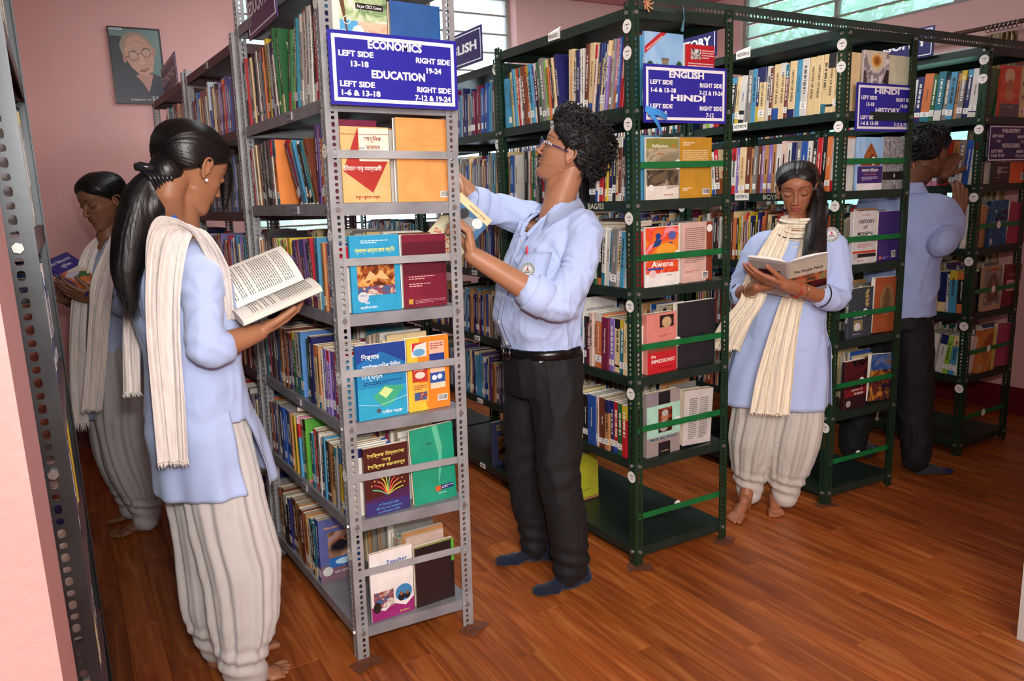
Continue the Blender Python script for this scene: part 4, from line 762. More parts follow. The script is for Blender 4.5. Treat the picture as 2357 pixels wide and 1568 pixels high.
shown(G2, G2n, GL[1], 0.270, 0.175, 0.222, 0.020, '#3a3048', 'R', 'book with a crowded battle painting, history rack end', [('r', 0, 0, 1, 1, pFire), ('r', 0, .66, 1, 1, photo('#2a4a8a', '#5a7ab0', '#8a5a30', 12))], tilt=5)
# philosophy rack end
shown(G3, G3n, GL[5]-0.0, 0.150, 0.182, 0.245, 0.016, '#d9502c', 'L', 'orange and red book with a turbaned man, top of the philosophy rack end', [('r', 0, .32, 1, 1, photo('#e2662a', '#d8322c', '#e8843a', 8)), ('e', .42, .80, .26, .15, '#e8c8a0'), ('e', .45, .60, .17, .14, '#b8744a'), ('e', .45, .42, .28, .10, '#d98a5a'), ('r', 0, 0, 1, .26, '#55504e'), ('t', 'Swami Vivekananda', .42, .20, .04, '#c9b8b0', .6)])
shown(G3, G3n, GL[5], 0.340, 0.155, 0.245, 0.014, '#e6cf8a', 'R', 'cream book back with three small portraits, top of the philosophy rack end', [('l', .38, .56, .95, .92, 10, '#8a7448'), ('l', .38, .22, .95, .5, 8, '#8a7448'), ('r', .06, .62, .24, .74, '#e9e4d8'), ('e', .15, .68, .05, .05, '#3a2c26'), ('r', .06, .34, .24, .46, '#e9e4d8'), ('e', .15, .40, .05, .05, '#7a3a26'), ('r', .06, .06, .30, .18, '#f0ece2'), ('e', .16, .12, .05, .04, '#a83a2a')]+barcode(.72, .04, .94, .16))
shown(G3, G3n, GL[4]-0.0, 0.150, 0.150, 0.190, 0.018, '#2a2020', 'L', 'black Masters of Philosophy book with an orange strip, below the philosophy board', [('r', 0, .56, 1, .66, '#d08a2a'), ('t', 'Masters of', .5, .42, .09, '#c9c2ba', .6), ('t', 'Philosophy', .5, .31, .09, '#c9c2ba', .64), ('e', .3, .35, .14, .11, '#8f8a86'), ('l', .1, .14, .55, .18, 1, '#b8b2aa')])
shown(G3, G3n, GL[4], 0.304, 0.175, 0.195, 0.016, '#e2642c', 'R', 'plain orange book with a small barcode, below the philosophy board', [('l', .2, .42, .85, .46, 2, '#b84a20')]+barcode(.60, .08, .80, .26))
shown(G3, G3n, GL[3], 0.145, 0.172, 0.235, 0.018, '#123a5c', 'L', 'deep blue book with a bright star burst, philosophy rack end', [('r', 0, 0, 1, 1, pStar), ('r', .0, .42, 1, .56, '#5a6a86')]+[('p', [(.3, .78), (.3+.62*math.cos(a), .78+.3*math.sin(a)), (.3+.62*math.cos(a+.05), .78+.3*math.sin(a+.05))], '#3fb4e0') for a in [q*0.62+.2 for q in range(10)]]+[('e', .3, .78, .04, .03, '#c8f0fa'), ('e', .8, .24, .03, .02, '#7fd0f0'), ('e', .12, .12, .08, .07, '#b8bcc0')])
shown(G3, G3n, GL[3], 0.320, 0.185, 0.215, 0.018, '#9a3048', 'R', 'plain dusty rose hardback, third shelf of the philosophy rack end', [], tilt=4)
shown(G3, G3n, GL[2], 0.142, 0.172, 0.232, 0.022, '#a88468', 'L', 'tan book with a carved stone arch, fourth shelf of the philosophy rack end', [('r', 0, .12, 1, .94, pStone), ('p', [(.2, .2), (.2, .6), (.36, .78), (.5, .84), (.64, .78), (.8, .6), (.8, .2)], '#6a4a30'), ('e', .5, .48, .12, .16, '#8a6a48'), ('e', .5, .66, .06, .05, '#8a6a48'), ('r', 0, 0, 1, .12, '#b89078'), ('r', .3, .9, .7, .95, '#b84a30')])
shown(G3, G3n, GL[2], 0.318, 0.180, 0.224, 0.016, '#6a1c1e', 'R', 'dark brick-red book with a pale pink panel, philosophy rack end', [('r', .22, .36, 1, .62, '#d9a8a0'), ('l', .28, .4, .95, .58, 5, '#8a4a48'), ('l', .3, .7, .9, .8, 2, '#c98a80')], tilt=3)
shown(G3, G3n, GL[1], 0.135, 0.165, 0.232, 0.022, '#b0642c', 'L', 'ochre and yellow covered book, lowest shown on the philosophy rack end', [('r', 0, 0, 1, 1, photo('#9a4a24', '#c98a3a', '#b8602a', 7)), ('p', [(.8, 0), (1, 0), (1, 1), (.85, 1)], '#c9c04a'), ('e', .14, .12, .1, .07, '#b8a088')])
shown(G3, G3n, GL[1], 0.300, 0.185, 0.236, 0.020, '#a03c58', 'R', 'plain raspberry hardback, lowest shown on the philosophy rack end', [], tilt=4)

# covers seen through gaps of the spine rows
def lab(o, txt): o['label'] = txt
def cov(rowd, n, ops, txt):
    if n not in rowd: print('COV MISSING', txt, len(rowd)); return
    b, t, h, d = rowd[n]; art(b, d, h, t, 0, ops); lab(b, txt)
cov(R1, 17, [('t', 'শৈক্ষি', .42, .78, .11, '#eef2e4', .5), ('e', .25, .12, .12, .06, '#b9b8ac')], 'thin green Assamese book with its cover showing, top shelf of the grey rack')
cov(R1, 18, [('t', 'শৈ', .25, .85, .11, '#eef2e4', .26)], 'green Assamese book leaning behind its twin, top shelf of the grey rack')
cov(R2, 11, [('r', 0, 0, 1, 1, '#a01c2a')], 'purple and red educational psychology book leaning lowest, second shelf, grey rack')
cov(R2, 12, [], 'orange book standing behind the leaning books, second shelf, grey rack')
cov(R2, 14, [('r', 0, 0, 1, 1, '#7a2460')], 'large magenta book behind the leaning books, second shelf, grey rack')
cov(R3, 7, [('r', 0, .30, 1, 1, '#b01c28'), ('r', 0, .15, 1, .3, '#e9d8dc'), ('t', 'বি', .6, .75, .1, '#f0c83a', .3)], 'red Assamese book leaning in the gap behind the bright blue book, third shelf, grey rack')
cov(R4, 13, [], 'dark green slim book in front of the gap, fourth shelf, grey rack')
cov(R4, 14, [('r', 0, 0, 1, 1, '#5a88c8'), ('t', 'ভাৰতৰ শিক্ষা', .55, .84, .085, '#f0dc3a', .78), ('l', .18, .72, .85, .75, 1, '#dfe8f4'), ('t', 'তৃতীয়', .5, .65, .04, '#d9c84a', .3), ('p', [(.05, .05), (.3, .3), (.6, .34), (.2, .0)], '#8aa8d0'), ('e', .7, .25, .2, .06, '#e2e8ee'), ('p', [(.3, 0), (.55, .22), (.75, .1), (.6, 0)], '#dfe6f0')], 'light blue book with a yellow Assamese title on its cover, fourth shelf, grey rack')
cov(R5, 16, [('r', 0, 0, 1, 1, '#5aa83a'), ('t', 'শিক্ষা', .45, .66, .17, '#f0f0e2', .62), ('r', 0, 0, 1, .05, '#d06a7a'), ('t', 'সাধনা', .3, .82, .05, '#24401c', .3)], 'lime green book with a white Assamese title, fifth shelf, grey rack')
cov(R6, 0, [('r', 0, 0, 1, 1, '#5a5f98'), ('r', 0, .0, 1, .25, '#7a5a6a'), ('r', .2, .2, .92, .78, photo('#1c1620', '#b98a6a', '#3a7ac0', 9)), ('r', .2, .2, .92, .36, '#2c6ab0'), ('e', .55, .28, .2, .05, '#bfe0f4'), ('s', [(.3, .62), (.5, .66), (.8, .55)], .05, '#8a4a34'), ('t', 'G.D. GURURANI', .60, .12, .05, '#e9dcd6', .56), ('e', .16, .16, .12, .075, '#c9c6c2'), ('t', 'Education', .3, .86, .05, '#f0b04a', .34)], 'blue and mauve book with a reaching hand on its cover, lowest shelf, grey rack')
cov(G1R1, 22, [('r', 0, 0, 1, 1, '#2a2a6a'), ('p', [(.3, 1), (1, 1), (1, .5)], '#2a6a5a'), ('t', 'ENGLISH', .75, .84, .09, '#f2efe8', .62), ('t', 'DICTATION', .70, .75, .08, '#f2efe8', .74)], 'navy and green daily dictation book beside the gap, top shelf of the English rack')
cov(G1R2, 11, [('r', 0, 0, 1, 1, '#2a1c30'), ('e', .5, .45, .28, .26, '#c08a5a'), ('e', .5, .66, .32, .12, '#2a1a18'), ('s', [(.34, .52), (.46, .50)], .03, '#241614'), ('s', [(.56, .50), (.68, .52)], .03, '#241614'), ('p', [(.48, .5), (.52, .5), (.55, .36), (.46, .36)], '#a87248'), ('s', [(.36, .31), (.5, .35), (.64, .31)], .05, '#3a2018'), ('p', [(.3, .14), (.5, .22), (.7, .14), (.6, 0), (.4, 0)], '#e9e4da'), ('e', .2, .3, .16, .11, '#a89c98')], 'dark book with a moustached man painted on its cover, second shelf, English rack')
cov(G1R5, 10, [('r', .0, 0, 1, 1, '#e6cf96'), ('r', .1, .70, .92, .94, '#1a1818'), ('r', .1, .06, .92, .68, pSketch), ('t', 'KALIDASA', .5, .855, .045, '#f0ece2', .44), ('t', 'THE LOOM OF', .5, .79, .045, '#f0ece2', .6), ('s', [(.2, .5), (.45, .56), (.75, .48)], .02, '#c0705a'), ('s', [(.3, .2), (.55, .35), (.7, .15)], .03, '#c98a7a')], 'cream classics paperback with a sketched figure and black title panel, fifth shelf, English rack')
cov(G2R1, 20, [('r', 0, 0, 1, 1, '#a81c26'), ('t', 'Social Formations and', .55, .80, .05, '#f0dcd2', .8), ('t', 'Cultural Patterns of the', .55, .73, .05, '#f0dcd2', .84), ('t', 'Ancient World', .6, .66, .05, '#f0dcd2', .5), ('r', .48, .14, .92, .38, '#c07a6a'), ('r', .12, .16, .44, .34, '#6a2420'), ('ring', .7, .26, .2, .1, .12, '#d9a080'), ('p', [(0, 0), (1, 0), (1, .1), (.5, .04), (0, .12)], '#3a1c10')], 'red Social Formations book with its cover showing, top shelf of the history rack')
cov(G2R2, 23, [('r', 0, .35, 1, 1, '#dcc89a'), ('r', 0, 0, 1, .35, '#8a4a20'), ('t', 'প্ৰাচীন ভাৰত', .55, .84, .09, '#2c241c', .74), ('l', .15, .64, .9, .74, 3, '#4a3a2c'), ('t', 'ইতিহাস', .5, .58, .04, '#b0402c', .3), ('r', .14, .36, .5, .52, '#c8481c'), ('r', .5, .36, .95, .52, '#5a6470'), ('e', .45, .17, .13, .11, '#c9c2b6')], 'beige Ancient India book in Assamese with its cover showing, second shelf, history rack')
cov(G3R2, 4, [('r', 0, 0, 1, 1, '#d8481f')], 'bright orange-red book being pulled out by the far boy, philosophy rack')
def bigbook(rk, y, z, w, h, t, col, ops, label, tilt=0, x=0.012):
    T = RMAT(rk) @ Matrix.Translation((x, y, z+0.001)) @ Matrix.Rotation(math.radians(tilt), 4, 'X')
    b = make_book('book', T, t, h, w, col, random.Random(5), hi=False, plain=True); tag(b, label, 'book'); art(b, w, h, t, 0, ops)
bigbook(G1b, 0.50, GL[2]+0.002, 0.16, 0.235, 0.02, '#12242e', [('t', 'HOW', .5, .84, .11, '#c9cac2', .46), ('t', 'TO', .5, .73, .11, '#c9cac2', .26), ('t', 'TEACH', .5, .60, .11, '#c9cac2', .62), ('t', 'ENGLISH', .5, .48, .11, '#c9cac2', .72), ('l', .4, .30, .9, .34, 2, '#c9a83a'), ('e', .40, .16, .15, .10, '#c4c6c6')], 'dark How to Teach English book facing the aisle, deep behind the boy')
bigbook(G1b, 0.36, GL[1]+0.002, 0.16, 0.235, 0.02, '#2a2a6a', [('t', 'Words', .7, .9, .06, '#c9a83a', .4), ('t', 'PREFACE TO', .62, .76, .08, '#e0e0e0', .66), ('t', 'THE LYRICAL', .62, .66, .08, '#e0e0e0', .66), ('t', 'BALLADS', .60, .56, .08, '#e0e0e0', .6), ('e', .32, .18, .15, .1, '#e0e0de')], 'navy Wordsworth preface book facing the aisle, deep behind the boy')
bigbook(G1b, 0.20, GL[0]+0.002, 0.165, 0.235, 0.02, '#3e4468', [('t', 'RETURN OF', .5, .90, .08, '#b8a43a', .7), ('t', 'THE NATIVE', .5, .82, .08, '#b8a43a', .74), ('t', 'HARJI LALL', .5, .75, .035, '#b0b4c0', .36), ('r', .18, .12, .82, .66, photo('#2c1a10', '#6a4424', '#a88a6a', 16)), ('p', [(.5, .2), (.46, .5), (.52, .56), (.58, .5), (.56, .2)], '#15110f')], 'blue book with a lane photograph on the lowest shelf behind the boy')
bigbook(G1b, 0.55, GL[5]+0.002, 0.16, 0.225, 0.02, '#26262a', [('e', .62, .66, .24, .24, photo('#8a8a8a', '#55555a', '#b4b4b6', 20)), ('t', 'ROMANTIC', .6, .14, .06, '#b9b4a8', .6)], 'black Romantic poetry book beside the English sign, behind the economics board')
bigbook(G1b, 0.52, GL[4]+0.002, 0.16, 0.225, 0.02, '#20245a', [('t', 'D. H. LAWRENCE', .5, .88, .045, '#b8a06a', .6), ('t', 'SONS &', .55, .68, .12, '#e08ab4', .6), ('t', 'LOVERS', .55, .5, .12, '#e08ab4', .72)], 'navy Lawrence novel with pink title, deep shelf left of the boy')
bigbook(G1, 0.33, GL[2]+0.002, 0.175, 0.27, 0.012, '#d9d5ce', [('t', 'INTRODUCTION', .5, .82, .05, '#2c2a2a', .8), ('t', 'LITERATURE', .55, .74, .05, '#2c2a2a', .66), ('l', .15, .15, .9, .5, 8, '#55524e')], 'tall white introduction to literature book just right of the boy, fourth shelf down', 2)
bigbook(E2, 0.50, BL[5]+0.001, 0.165, 0.24, 0.02, '#c9d6e2', [('r', 0, 0, 1, .5, '#22357a'), ('p', [(0, .5), (1, .5), (1, .56), (.5, .5), (0, .6)], '#c9d6e2'), ('t', 'Fundamentals of', .6, .83, .07, '#22357a', .8), ('t', 'Educational', .55, .73, .07, '#22357a', .62), ('p', [(.5, 0), (1, .4), (1, 0)], '#d98a1c'), ('e', .5, .08, .22, .1, '#e9e6e2')], 'pale and navy fundamentals of education book above the front girl')
bigbook(E3, 0.52, BL[5]+0.001, 0.165, 0.24, 0.02, '#e2dccf', [('t', 'Indian', .4, .62, .1, '#26221f', .45), ('t', 'Economy', .5, .48, .1, '#26221f', .62), ('l', .1, .74, .8, .77, 1, '#b8402c')], 'cream Indian economy book under the purple economics sign')
bigbook(G1, 0.50, GL[0]+.002, 0.19, 0.22, 0.025, '#b3b030', [('t', 'CRITICAL ESSAYS', .5, .22, .04, '#5a5a20', .5), ('r', 0, 0, 1, .06, '#a8784a')], 'yellow-green book standing at the back of the lowest English rack shelf', x=.02)
# shelf labels, signs and scraps
for z, s_ in ((GL[5], 'ENG/02/2'), (GL[6], 'ENG/02/1')): shelf_tag(G1, 0.46, z-0.012 if z == GL[6] else z-0.018, s_, 0.075, 0.03, torn=z == GL[6])
text('BAG/03', 0.030, M('#c9c2a8', 0.7), G1, frame((0.0015, 0.215, GL[4]-0.018), (0, -1, 0), (0, 0, 1)) @ Matrix.Shear('XZ', 4, (0, 0)), 0.03, 0.095)
for z, s_, y in ((GL[6], 'HIST/09/13', 0.55), (GL[5], 'HIST/09/14', 0.56), (GL[4], 'HIST/09/15', 0.54)): shelf_tag(G2, y, z-0.012, s_, 0.085, 0.034, torn=z == GL[6])
text('BC/15', 0.030, M('#c9c2a8', 0.7), G2, frame((0.0015, 0.37, GL[4]-0.018), (0, -1, 0), (0, 0, 1)), 0.03, 0.08)
for k, z in enumerate(YL[1:6]): shelf_tag(E1, 0.45 if k < 3 else 0.33, z-0.018, 'EDN/01/%02d' % (8-k), 0.052, 0.024, M('#9b9298', 0.5), M('#5a5560', 0.6))
for k, z in enumerate(GL[0:5]): shelf_tag(G1b, 0.30, z-0.018, 'ENG/03/%d' % (6-k), 0.05, 0.022)
shelf_tag(E2, 0.45, BL[6]-0.018, 'EDN/02', 0.05, 0.024, M('#9b9298', 0.5), M('#5a5560', 0.6))
SB = M('#2c2a9c', 0.28); SWH = M('#f2f0f2', 0.35); SP = M('#4a2f66', 0.3); SN = M('#23235e', 0.3)
def board(corner, w, h, yaw, lines, label, tilt=0.0, mat=SB, name='sign_board', cat='sign', border=0.022, bw=0.010, lean=0, roll=0, ty=0.004, edge='#3a34a8'):
    """flat board; corner = lower left, facing -y, lines = (text, u, v, size, width, bold)"""
    T = Matrix.Translation(corner) @ Matrix.Rotation(math.radians(yaw), 4, 'Z') @ Matrix.Rotation(math.radians(lean), 4, 'Y') @ Matrix.Rotation(math.radians(tilt), 4, 'X')
    mb = MB().box(0, 0, 0, w, ty, h); o = link(name, mb.mesh(name, [mat])); o.matrix_world = T; tag(o, label, cat)
    b = MB(); e = border*h/0.2; q = bw*h/0.2
    for (x0, z0, x1, z1) in ((e, e, w-e, e+q), (e, h-e-q, w-e, h-e), (e, e+q, e+q, h-e-q), (w-e-q, e+q, w-e, h-e-q)): b.box(x0, -0.0008, z0, x1, -0.0002, z1)
    build('border', b, SWH, o)
    for (s_, u, v, sz, wd) in lines: text(s_, sz, SWH, o, frame((u*w, -0.0009, v*h), (1, 0, 0), (0, 0, 1)), 0.05, wd)
    return o
def guide(p0, w, h, a, b, ca, cb, label, **k):
    s = h/0.205
    L = [(a, .50, .835, .031*s, w*.42), ('LEFT SIDE', .20, .695, .0215*s, w*.26), ('RIGHT SIDE', .80, .675, .0215*s, w*.28), (ca[0], .22, .56, .0215*s, w*len(ca[0])*.0265), (ca[1], .80, .54, .0215*s, w*len(ca[1])*.0245),
         (b, .52, .435, .031*s, w*.42), ('LEFT SIDE', .20, .285, .0215*s, w*.26), ('RIGHT SIDE', .80, .265, .0215*s, w*.28), (cb[0], .22, .165, .0215*s, w*len(cb[0])*.0265), (cb[1], .79, .145, .0215*s, w*len(cb[1])*.0245)]
    return board(p0, w, h, 0, L, label, **k)
guide((0.688, 2.128, 1.722), 0.392, 0.198, 'ECONOMICS', 'EDUCATION', ('13-18', '19-24'), ('1-6 & 13-18', '7-12 & 19-24'), 'blue guide board for economics and education on the grey rack', lean=1.2, border=0.010)
b1 = guide((1.806, 2.128, 1.688), 0.398, 0.198, 'ENGLISH', 'HINDI', ('1-6 & 13-18', '7-12 & 19-24'), ('1-6', '7-12'), 'blue guide board for English and Hindi on the middle green rack', border=0.010)
guide((2.940, 2.106, 1.666), 0.408, 0.198, 'HINDI', 'HISTORY', ('13-18', '19-24'), ('1-6 & 13-18', '7-12 & 19-24'), 'blue guide board for Hindi and history on the history rack', border=0.010)
guide((3.985, 2.113, 1.528), 0.400, 0.178, 'PHILOSOPHY', 'POLITICAL SCIENCE', ('1-6', '7-12'), ('1-6 & 13-18', '7-12 & 19-24'), 'dark blue guide board for philosophy and political science, far right', mat=SN, border=0.006, bw=0.006)
def side_sign(X, ynear, z, w, h, s_, label, mat, tw):
    return board((X, ynear+w, z), w, h, -90, [(s_, .5, .5, h*.36, tw)], label, mat=mat, border=0.014, bw=0.006, name='hanging_sign')
side_sign(0.600, 4.28, 2.062, 0.60, 0.165, 'ECONOMICS', 'small purple ECONOMICS sign standing on the far end of the grey row', SP, 0.48)
side_sign(0.664, 2.52, 2.030, 0.40, 0.18, 'EDUCATION', 'purple EDUCATION sign on top of the grey education rack', SP, 0.33)
side_sign(1.745, 3.17, 2.062, 0.50, 0.155, 'ENGLISH', 'navy ENGLISH sign standing over the racks behind the economics board', SN, 0.40)
side_sign(2.850, 2.82, 2.085, 0.36, 0.15, 'HISTORY', 'navy HISTORY sign partly hidden behind the red book back', SN, 0.28)
side_sign(3.930, 2.39, 2.070, 0.50, 0.15, 'PHILOSOPHY', 'navy PHILOSOPHY sign behind the tie beam near the far rack', SN, 0.42)
# blue ribbon, string and knot on the English rack
rb = MB(); q0 = Vector((1.80, 2.118, 1.722))
for (dx0, dz0, dx1, dz1) in ((0, 0, 0.10, -0.028), (0.0, 0.005, 0.075, -0.085)):
    for j in range(5):
        a, b_ = j/5, (j+1)/5
        p = q0+Vector((dx0+(dx1-dx0)*a, -0.004-0.012*math.sin(a*PI), dz0+(dz1-dz0)*a)); r = q0+Vector((dx0+(dx1-dx0)*b_, -0.004-0.012*math.sin(b_*PI), dz0+(dz1-dz0)*b_))
        rb.quad(p, r, r+Vector((0.004, 0.002, 0.022)), p+Vector((0.004, 0.002, 0.022)))
tag(build('ribbon', rb, M('#3f8fdc', 0.35)), 'shiny blue ribbon tied at the corner of the English guide board', 'ribbon')
kn = MB()
for k in range(7):
    a = k*0.9; kn.tube([(1.835, 2.146, 2.085), (1.835+0.016*math.cos(a), 2.138, 2.085+0.016*math.sin(a)), (1.835+0.022*math.cos(a+.3), 2.134, 2.082+0.026*math.sin(a+.3))], 0.0028, 6)
tag(build('cloth_knot', kn, M('#c98a60', 0.8)), 'tan rag knot tied to the left end of the tie beam', 'knot')
sg = MB(); sg.tube([(2.0, 2.142, 2.09), (2.003, 2.140, 2.05), (1.995, 2.14, 2.02)], 0.0016, 6); sg.tube([(2.003, 2.140, 2.05), (1.992, 2.138, 2.005)], [0.0018, 0.006], 6)
tag(build('string', sg, M('#4f7f8f', 0.7)), 'short teal string hanging from the tie beam over the castle book', 'string')
# curtain on its rod
rd = empty('curtain_rod', (4.86, 3.2, 2.32)); tag(rd, 'brown curtain rod with silver rings on the right wall', 'rod')
build('rod', MB().tube([(0, -1.25, 0), (0, 1.3, 0)], 0.013, 12), M('#5a3428', 0.4), rd, smooth=True)
build('bracket', MB().box(-0.01, -0.84, -0.02, 0.12, -0.82, 0.03), FRAMEG, rd)
for k in range(8):
    r_ = MB(); cy = -0.74+k*0.024; r_.tube([(0.023*math.cos(a), cy+0.006*math.sin(a*2), 0.023*math.sin(a)-0.006) for a in [2*PI*j/14 for j in range(15)]], 0.003, 6, cap=False); build('ring', r_, M('#c8ccd0', 0.2, 1.0), rd, smooth=True)
cu = MB(); n = 46; rowsN = 14
V = []
for i in range(rowsN+1):
    z = 2.275-1.35*i/rowsN
    for j in range(n+1):
        u = j/n; sp = 0.10+0.05*(i/rowsN)
        V.append((4.86+0.030*math.sin(u*2*PI*8)+0.008*math.sin(i*0.9+u*9), 2.47+u*sp*1.9, z))
cu.v = V; cu.f = [(i*(n+1)+j, i*(n+1)+j+1, (i+1)*(n+1)+j+1, (i+1)*(n+1)+j) for i in range(rowsN) for j in range(n)]; cu.m = [0]*len(cu.f)
tag(build('curtain', cu, photo('#6f5a2c', '#d9cdb0', '#a08a4a', 9), smooth=True), 'gathered brown and cream patterned curtain under the rod rings', 'curtain')
# framed portrait poster on the back wall
pw, ph = 0.290, 0.445; p0 = at(268, 240, BY-0.016)
po = empty('portrait_poster', (p0.x, BY-0.018, 2.095)); tag(po, 'black framed portrait poster of a grey-haired man with glasses, on the back wall', 'poster')
fb = MB(); 
for (x0, z0, x1, z1) in ((0, 0, pw, .008), (0, ph-.008, pw, ph), (0, .008, .008, ph-.008), (pw-.008, .008, pw, ph-.008)): fb.box(x0, -.006, z0, x1, .017, z1)
build('frame', fb, M('#1a1a1e', 0.3), po); pic = build('picture', MB().box(.008, 0, .008, pw-.008, .004, ph-.008), M('#7f9a96', 0.15), po)
SK, HR, SU = '#c99a84', '#a08a74', '#1c2236'
def ring_pts(cx, cz, r, n=18): return [(cx+r*1.0*math.cos(2*PI*k/n), cz+r*0.66*math.sin(2*PI*k/n)) for k in range(n+1)]
art(pic, pw, ph, 0.004, 0, [('r', .03, .02, .5, .88, '#222a30'), ('p', [(.03, .02), (.97, .02), (.97, .36), (.72, .42), (.5, .34), (.22, .42), (.03, .30)], SU), ('p', [(.44, .38), (.78, .40), (.72, .26), (.66, .16), (.56, .28)], '#b98876'), ('p', [(.24, .62), (.19, .76), (.26, .88), (.42, .945), (.62, .93), (.78, .85), (.83, .74), (.80, .68), (.3, .58)], HR), ('p', [(.28, .70), (.36, .86), (.56, .90), (.74, .82), (.80, .70), (.83, .58), (.78, .44), (.66, .375), (.52, .39), (.38, .48), (.30, .58)], SK), ('e', .27, .585, .035, .05, '#b98270'), ('e', .84, .70, .03, .055, '#b98270'), ('p', [(.56, .68), (.60, .67), (.655, .54), (.60, .52), (.54, .54)], '#d8a890'), ('s', [(.54, .445), (.62, .45), (.70, .48)], .028, '#a2544c'), ('s', [(.53, .43), (.63, .432), (.71, .465)], .012, '#7d3c38'), ('s', [(.34, .665), (.44, .70), (.50, .69)], .016, '#7a6656'), ('s', [(.62, .71), (.70, .74), (.77, .72)], .016, '#7a6656'), ('e', .44, .635, .03, .014, '#ece6e0'), ('e', .44, .635, .012, .012, '#3a4a5a'), ('e', .695, .685, .03, .014, '#ece6e0'), ('e', .695, .685, .012, .012, '#3a4a5a'), ('s', ring_pts(.44, .63, .09), .009, '#4a4440'), ('s', ring_pts(.69, .68, .088), .009, '#4a4440'), ('s', [(.525, .65), (.56, .665), (.605, .668)], .012, '#4a4440'), ('s', [(.35, .625), (.28, .61)], .012, '#4a4440'), ('s', [(.36, .78), (.5, .83), (.66, .80)], .006, '#b08470'), ('s', [(.1, .24), (.5, .2), (.9, .26)], .006, '#4a5268'), ('s', [(.1, .14), (.5, .12), (.9, .17)], .006, '#4a5268'), ('r', .02, .955, .28, .985, '#e9e9ef'), ('t', 'ALEXANDRIAN LIBRARY', .15, .97, .018, '#2c3478', .24), ('t', 'Stephen Hawking', .60, .055, .038, '#d9d2c4', .62)])
# ------------------------------------------------------------------ people
from mathutils import noise as mnoise
class Pieces:
    """closed surfaces merged later into one continuous skin by a voxel remesh"""
    def __init__(s): s.v = []; s.f = []
    def grid(s, rings, cap=True):
        n = len(rings[0]); b = len(s.v)
        for r in rings: s.v += [tuple(p) for p in r]
        for i in range(len(rings)-1):
            for k in range(n):
                k2 = (k+1) % n; s.f.append((b+i*n+k, b+i*n+k2, b+(i+1)*n+k2, b+(i+1)*n+k))
        if cap: s.f.append(tuple(b+k for k in reversed(range(n)))); s.f.append(tuple(b+(len(rings)-1)*n+k for k in range(n)))
    def ell(s, T, c, r, rot=(0, 0, 0), n=20, m=12):
        R = Euler([math.radians(x) for x in rot]).to_matrix(); rings = []
        for i in range(m+1):
            ph = PI*(i/m); ph = min(max(ph, 0.02), PI-0.02)
            rings.append([T @ (Vector(c)+R @ Vector((r[0]*math.sin(ph)*math.cos(2*PI*k/n), r[1]*math.sin(ph)*math.sin(2*PI*k/n), -r[2]*math.cos(ph)))) for k in range(n)])
        s.grid(rings)
    def chain(s, pts, rad, n=26, flat=None, up=None):
        """tapered limb with rounded ends through world points; flat = (vector, factor) squashes the section"""
        P = [Vector(p) for p in pts]; N = len(P); D = []; S_ = 4
        C = []; Rr = []
        for i in range(N-1):       # Catmull-Rom
            p0, p1, p2, p3 = P[max(i-1, 0)], P[i], P[i+1], P[min(i+2, N-1)]
            for j in range(S_):
                t = j/S_; C.append(0.5*((2*p1)+(-p0+p2)*t+(2*p0-5*p1+4*p2-p3)*t*t+(-p0+3*p1-3*p2+p3)*t**3)); Rr.append(rad[i]*(1-t)+rad[i+1]*t)
        C.append(P[-1]); Rr.append(rad[-1])
        t0 = (C[1]-C[0]).normalized(); t1 = (C[-1]-C[-2]).normalized()
        pre = [(C[0]-t0*Rr[0]*math.cos(a), Rr[0]*math.sin(a)) for a in (0.15, 0.7, 1.15)]; post = [(C[-1]+t1*Rr[-1]*math.cos(a), Rr[-1]*math.sin(a)) for a in (1.15, 0.7, 0.15)]
        seq = pre+list(zip(C, Rr))+post; M_ = len(seq)
        up = Vector((0, 0, 1)) if abs(t0.z) < 0.9 else Vector((1, 0, 0)); a = t0.cross(up).normalized(); rings = []
        for i, (c, r) in enumerate(seq):
            t = (seq[min(i+1, M_-1)][0]-seq[max(i-1, 0)][0]); t = t.normalized() if t.length > 1e-7 else t0
            a = (a-t*a.dot(t)).normalized(); b = t.cross(a); ring = []
            for k in range(n):
                d = (a*math.cos(2*PI*k/n)+b*math.sin(2*PI*k/n))*r
                if flat: w = flat[0]; d -= w*(d.dot(w))*(1-flat[1])
                ring.append(c+d)
            rings.append(ring)
        s.grid(rings)
    def loft(s, rings, lat, fwd, n=36, sub=5, pw=2.2):
        """rings: (centre, half width across lat, half depth along fwd)"""
        P = [Vector(r[0]) for r in rings]; N = len(P); out = []
        for i in range(N-1):
            i0, i3 = max(i-1, 0), min(i+2, N-1)
            for j in range(sub):
                t = j/sub
                cr = lambda p0, p1, p2, p3: 0.5*((2*p1)+(-p0+p2)*t+(2*p0-5*p1+4*p2-p3)*t*t+(-p0+3*p1-3*p2+p3)*t**3)
                out.append((cr(P[i0], P[i], P[i+1], P[i3]), cr(rings[i0][1], rings[i][1], rings[i+1][1], rings[i3][1]), cr(rings[i0][2], rings[i][2], rings[i+1][2], rings[i3][2])))
        out.append((P[-1], rings[-1][1], rings[-1][2]))
        lat = Vector(lat); fwd = Vector(fwd); R = []
        for (c, a, b) in out:
            ring = []
            for k in range(n):
                th = 2*PI*k/n; cx, sy = math.cos(th), math.sin(th)
                ring.append(c+lat*a*math.copysign(abs(cx)**(2/pw), cx)+fwd*b*math.copysign(abs(sy)**(2/pw), sy))
            R.append(ring)
        s.grid(R); return R
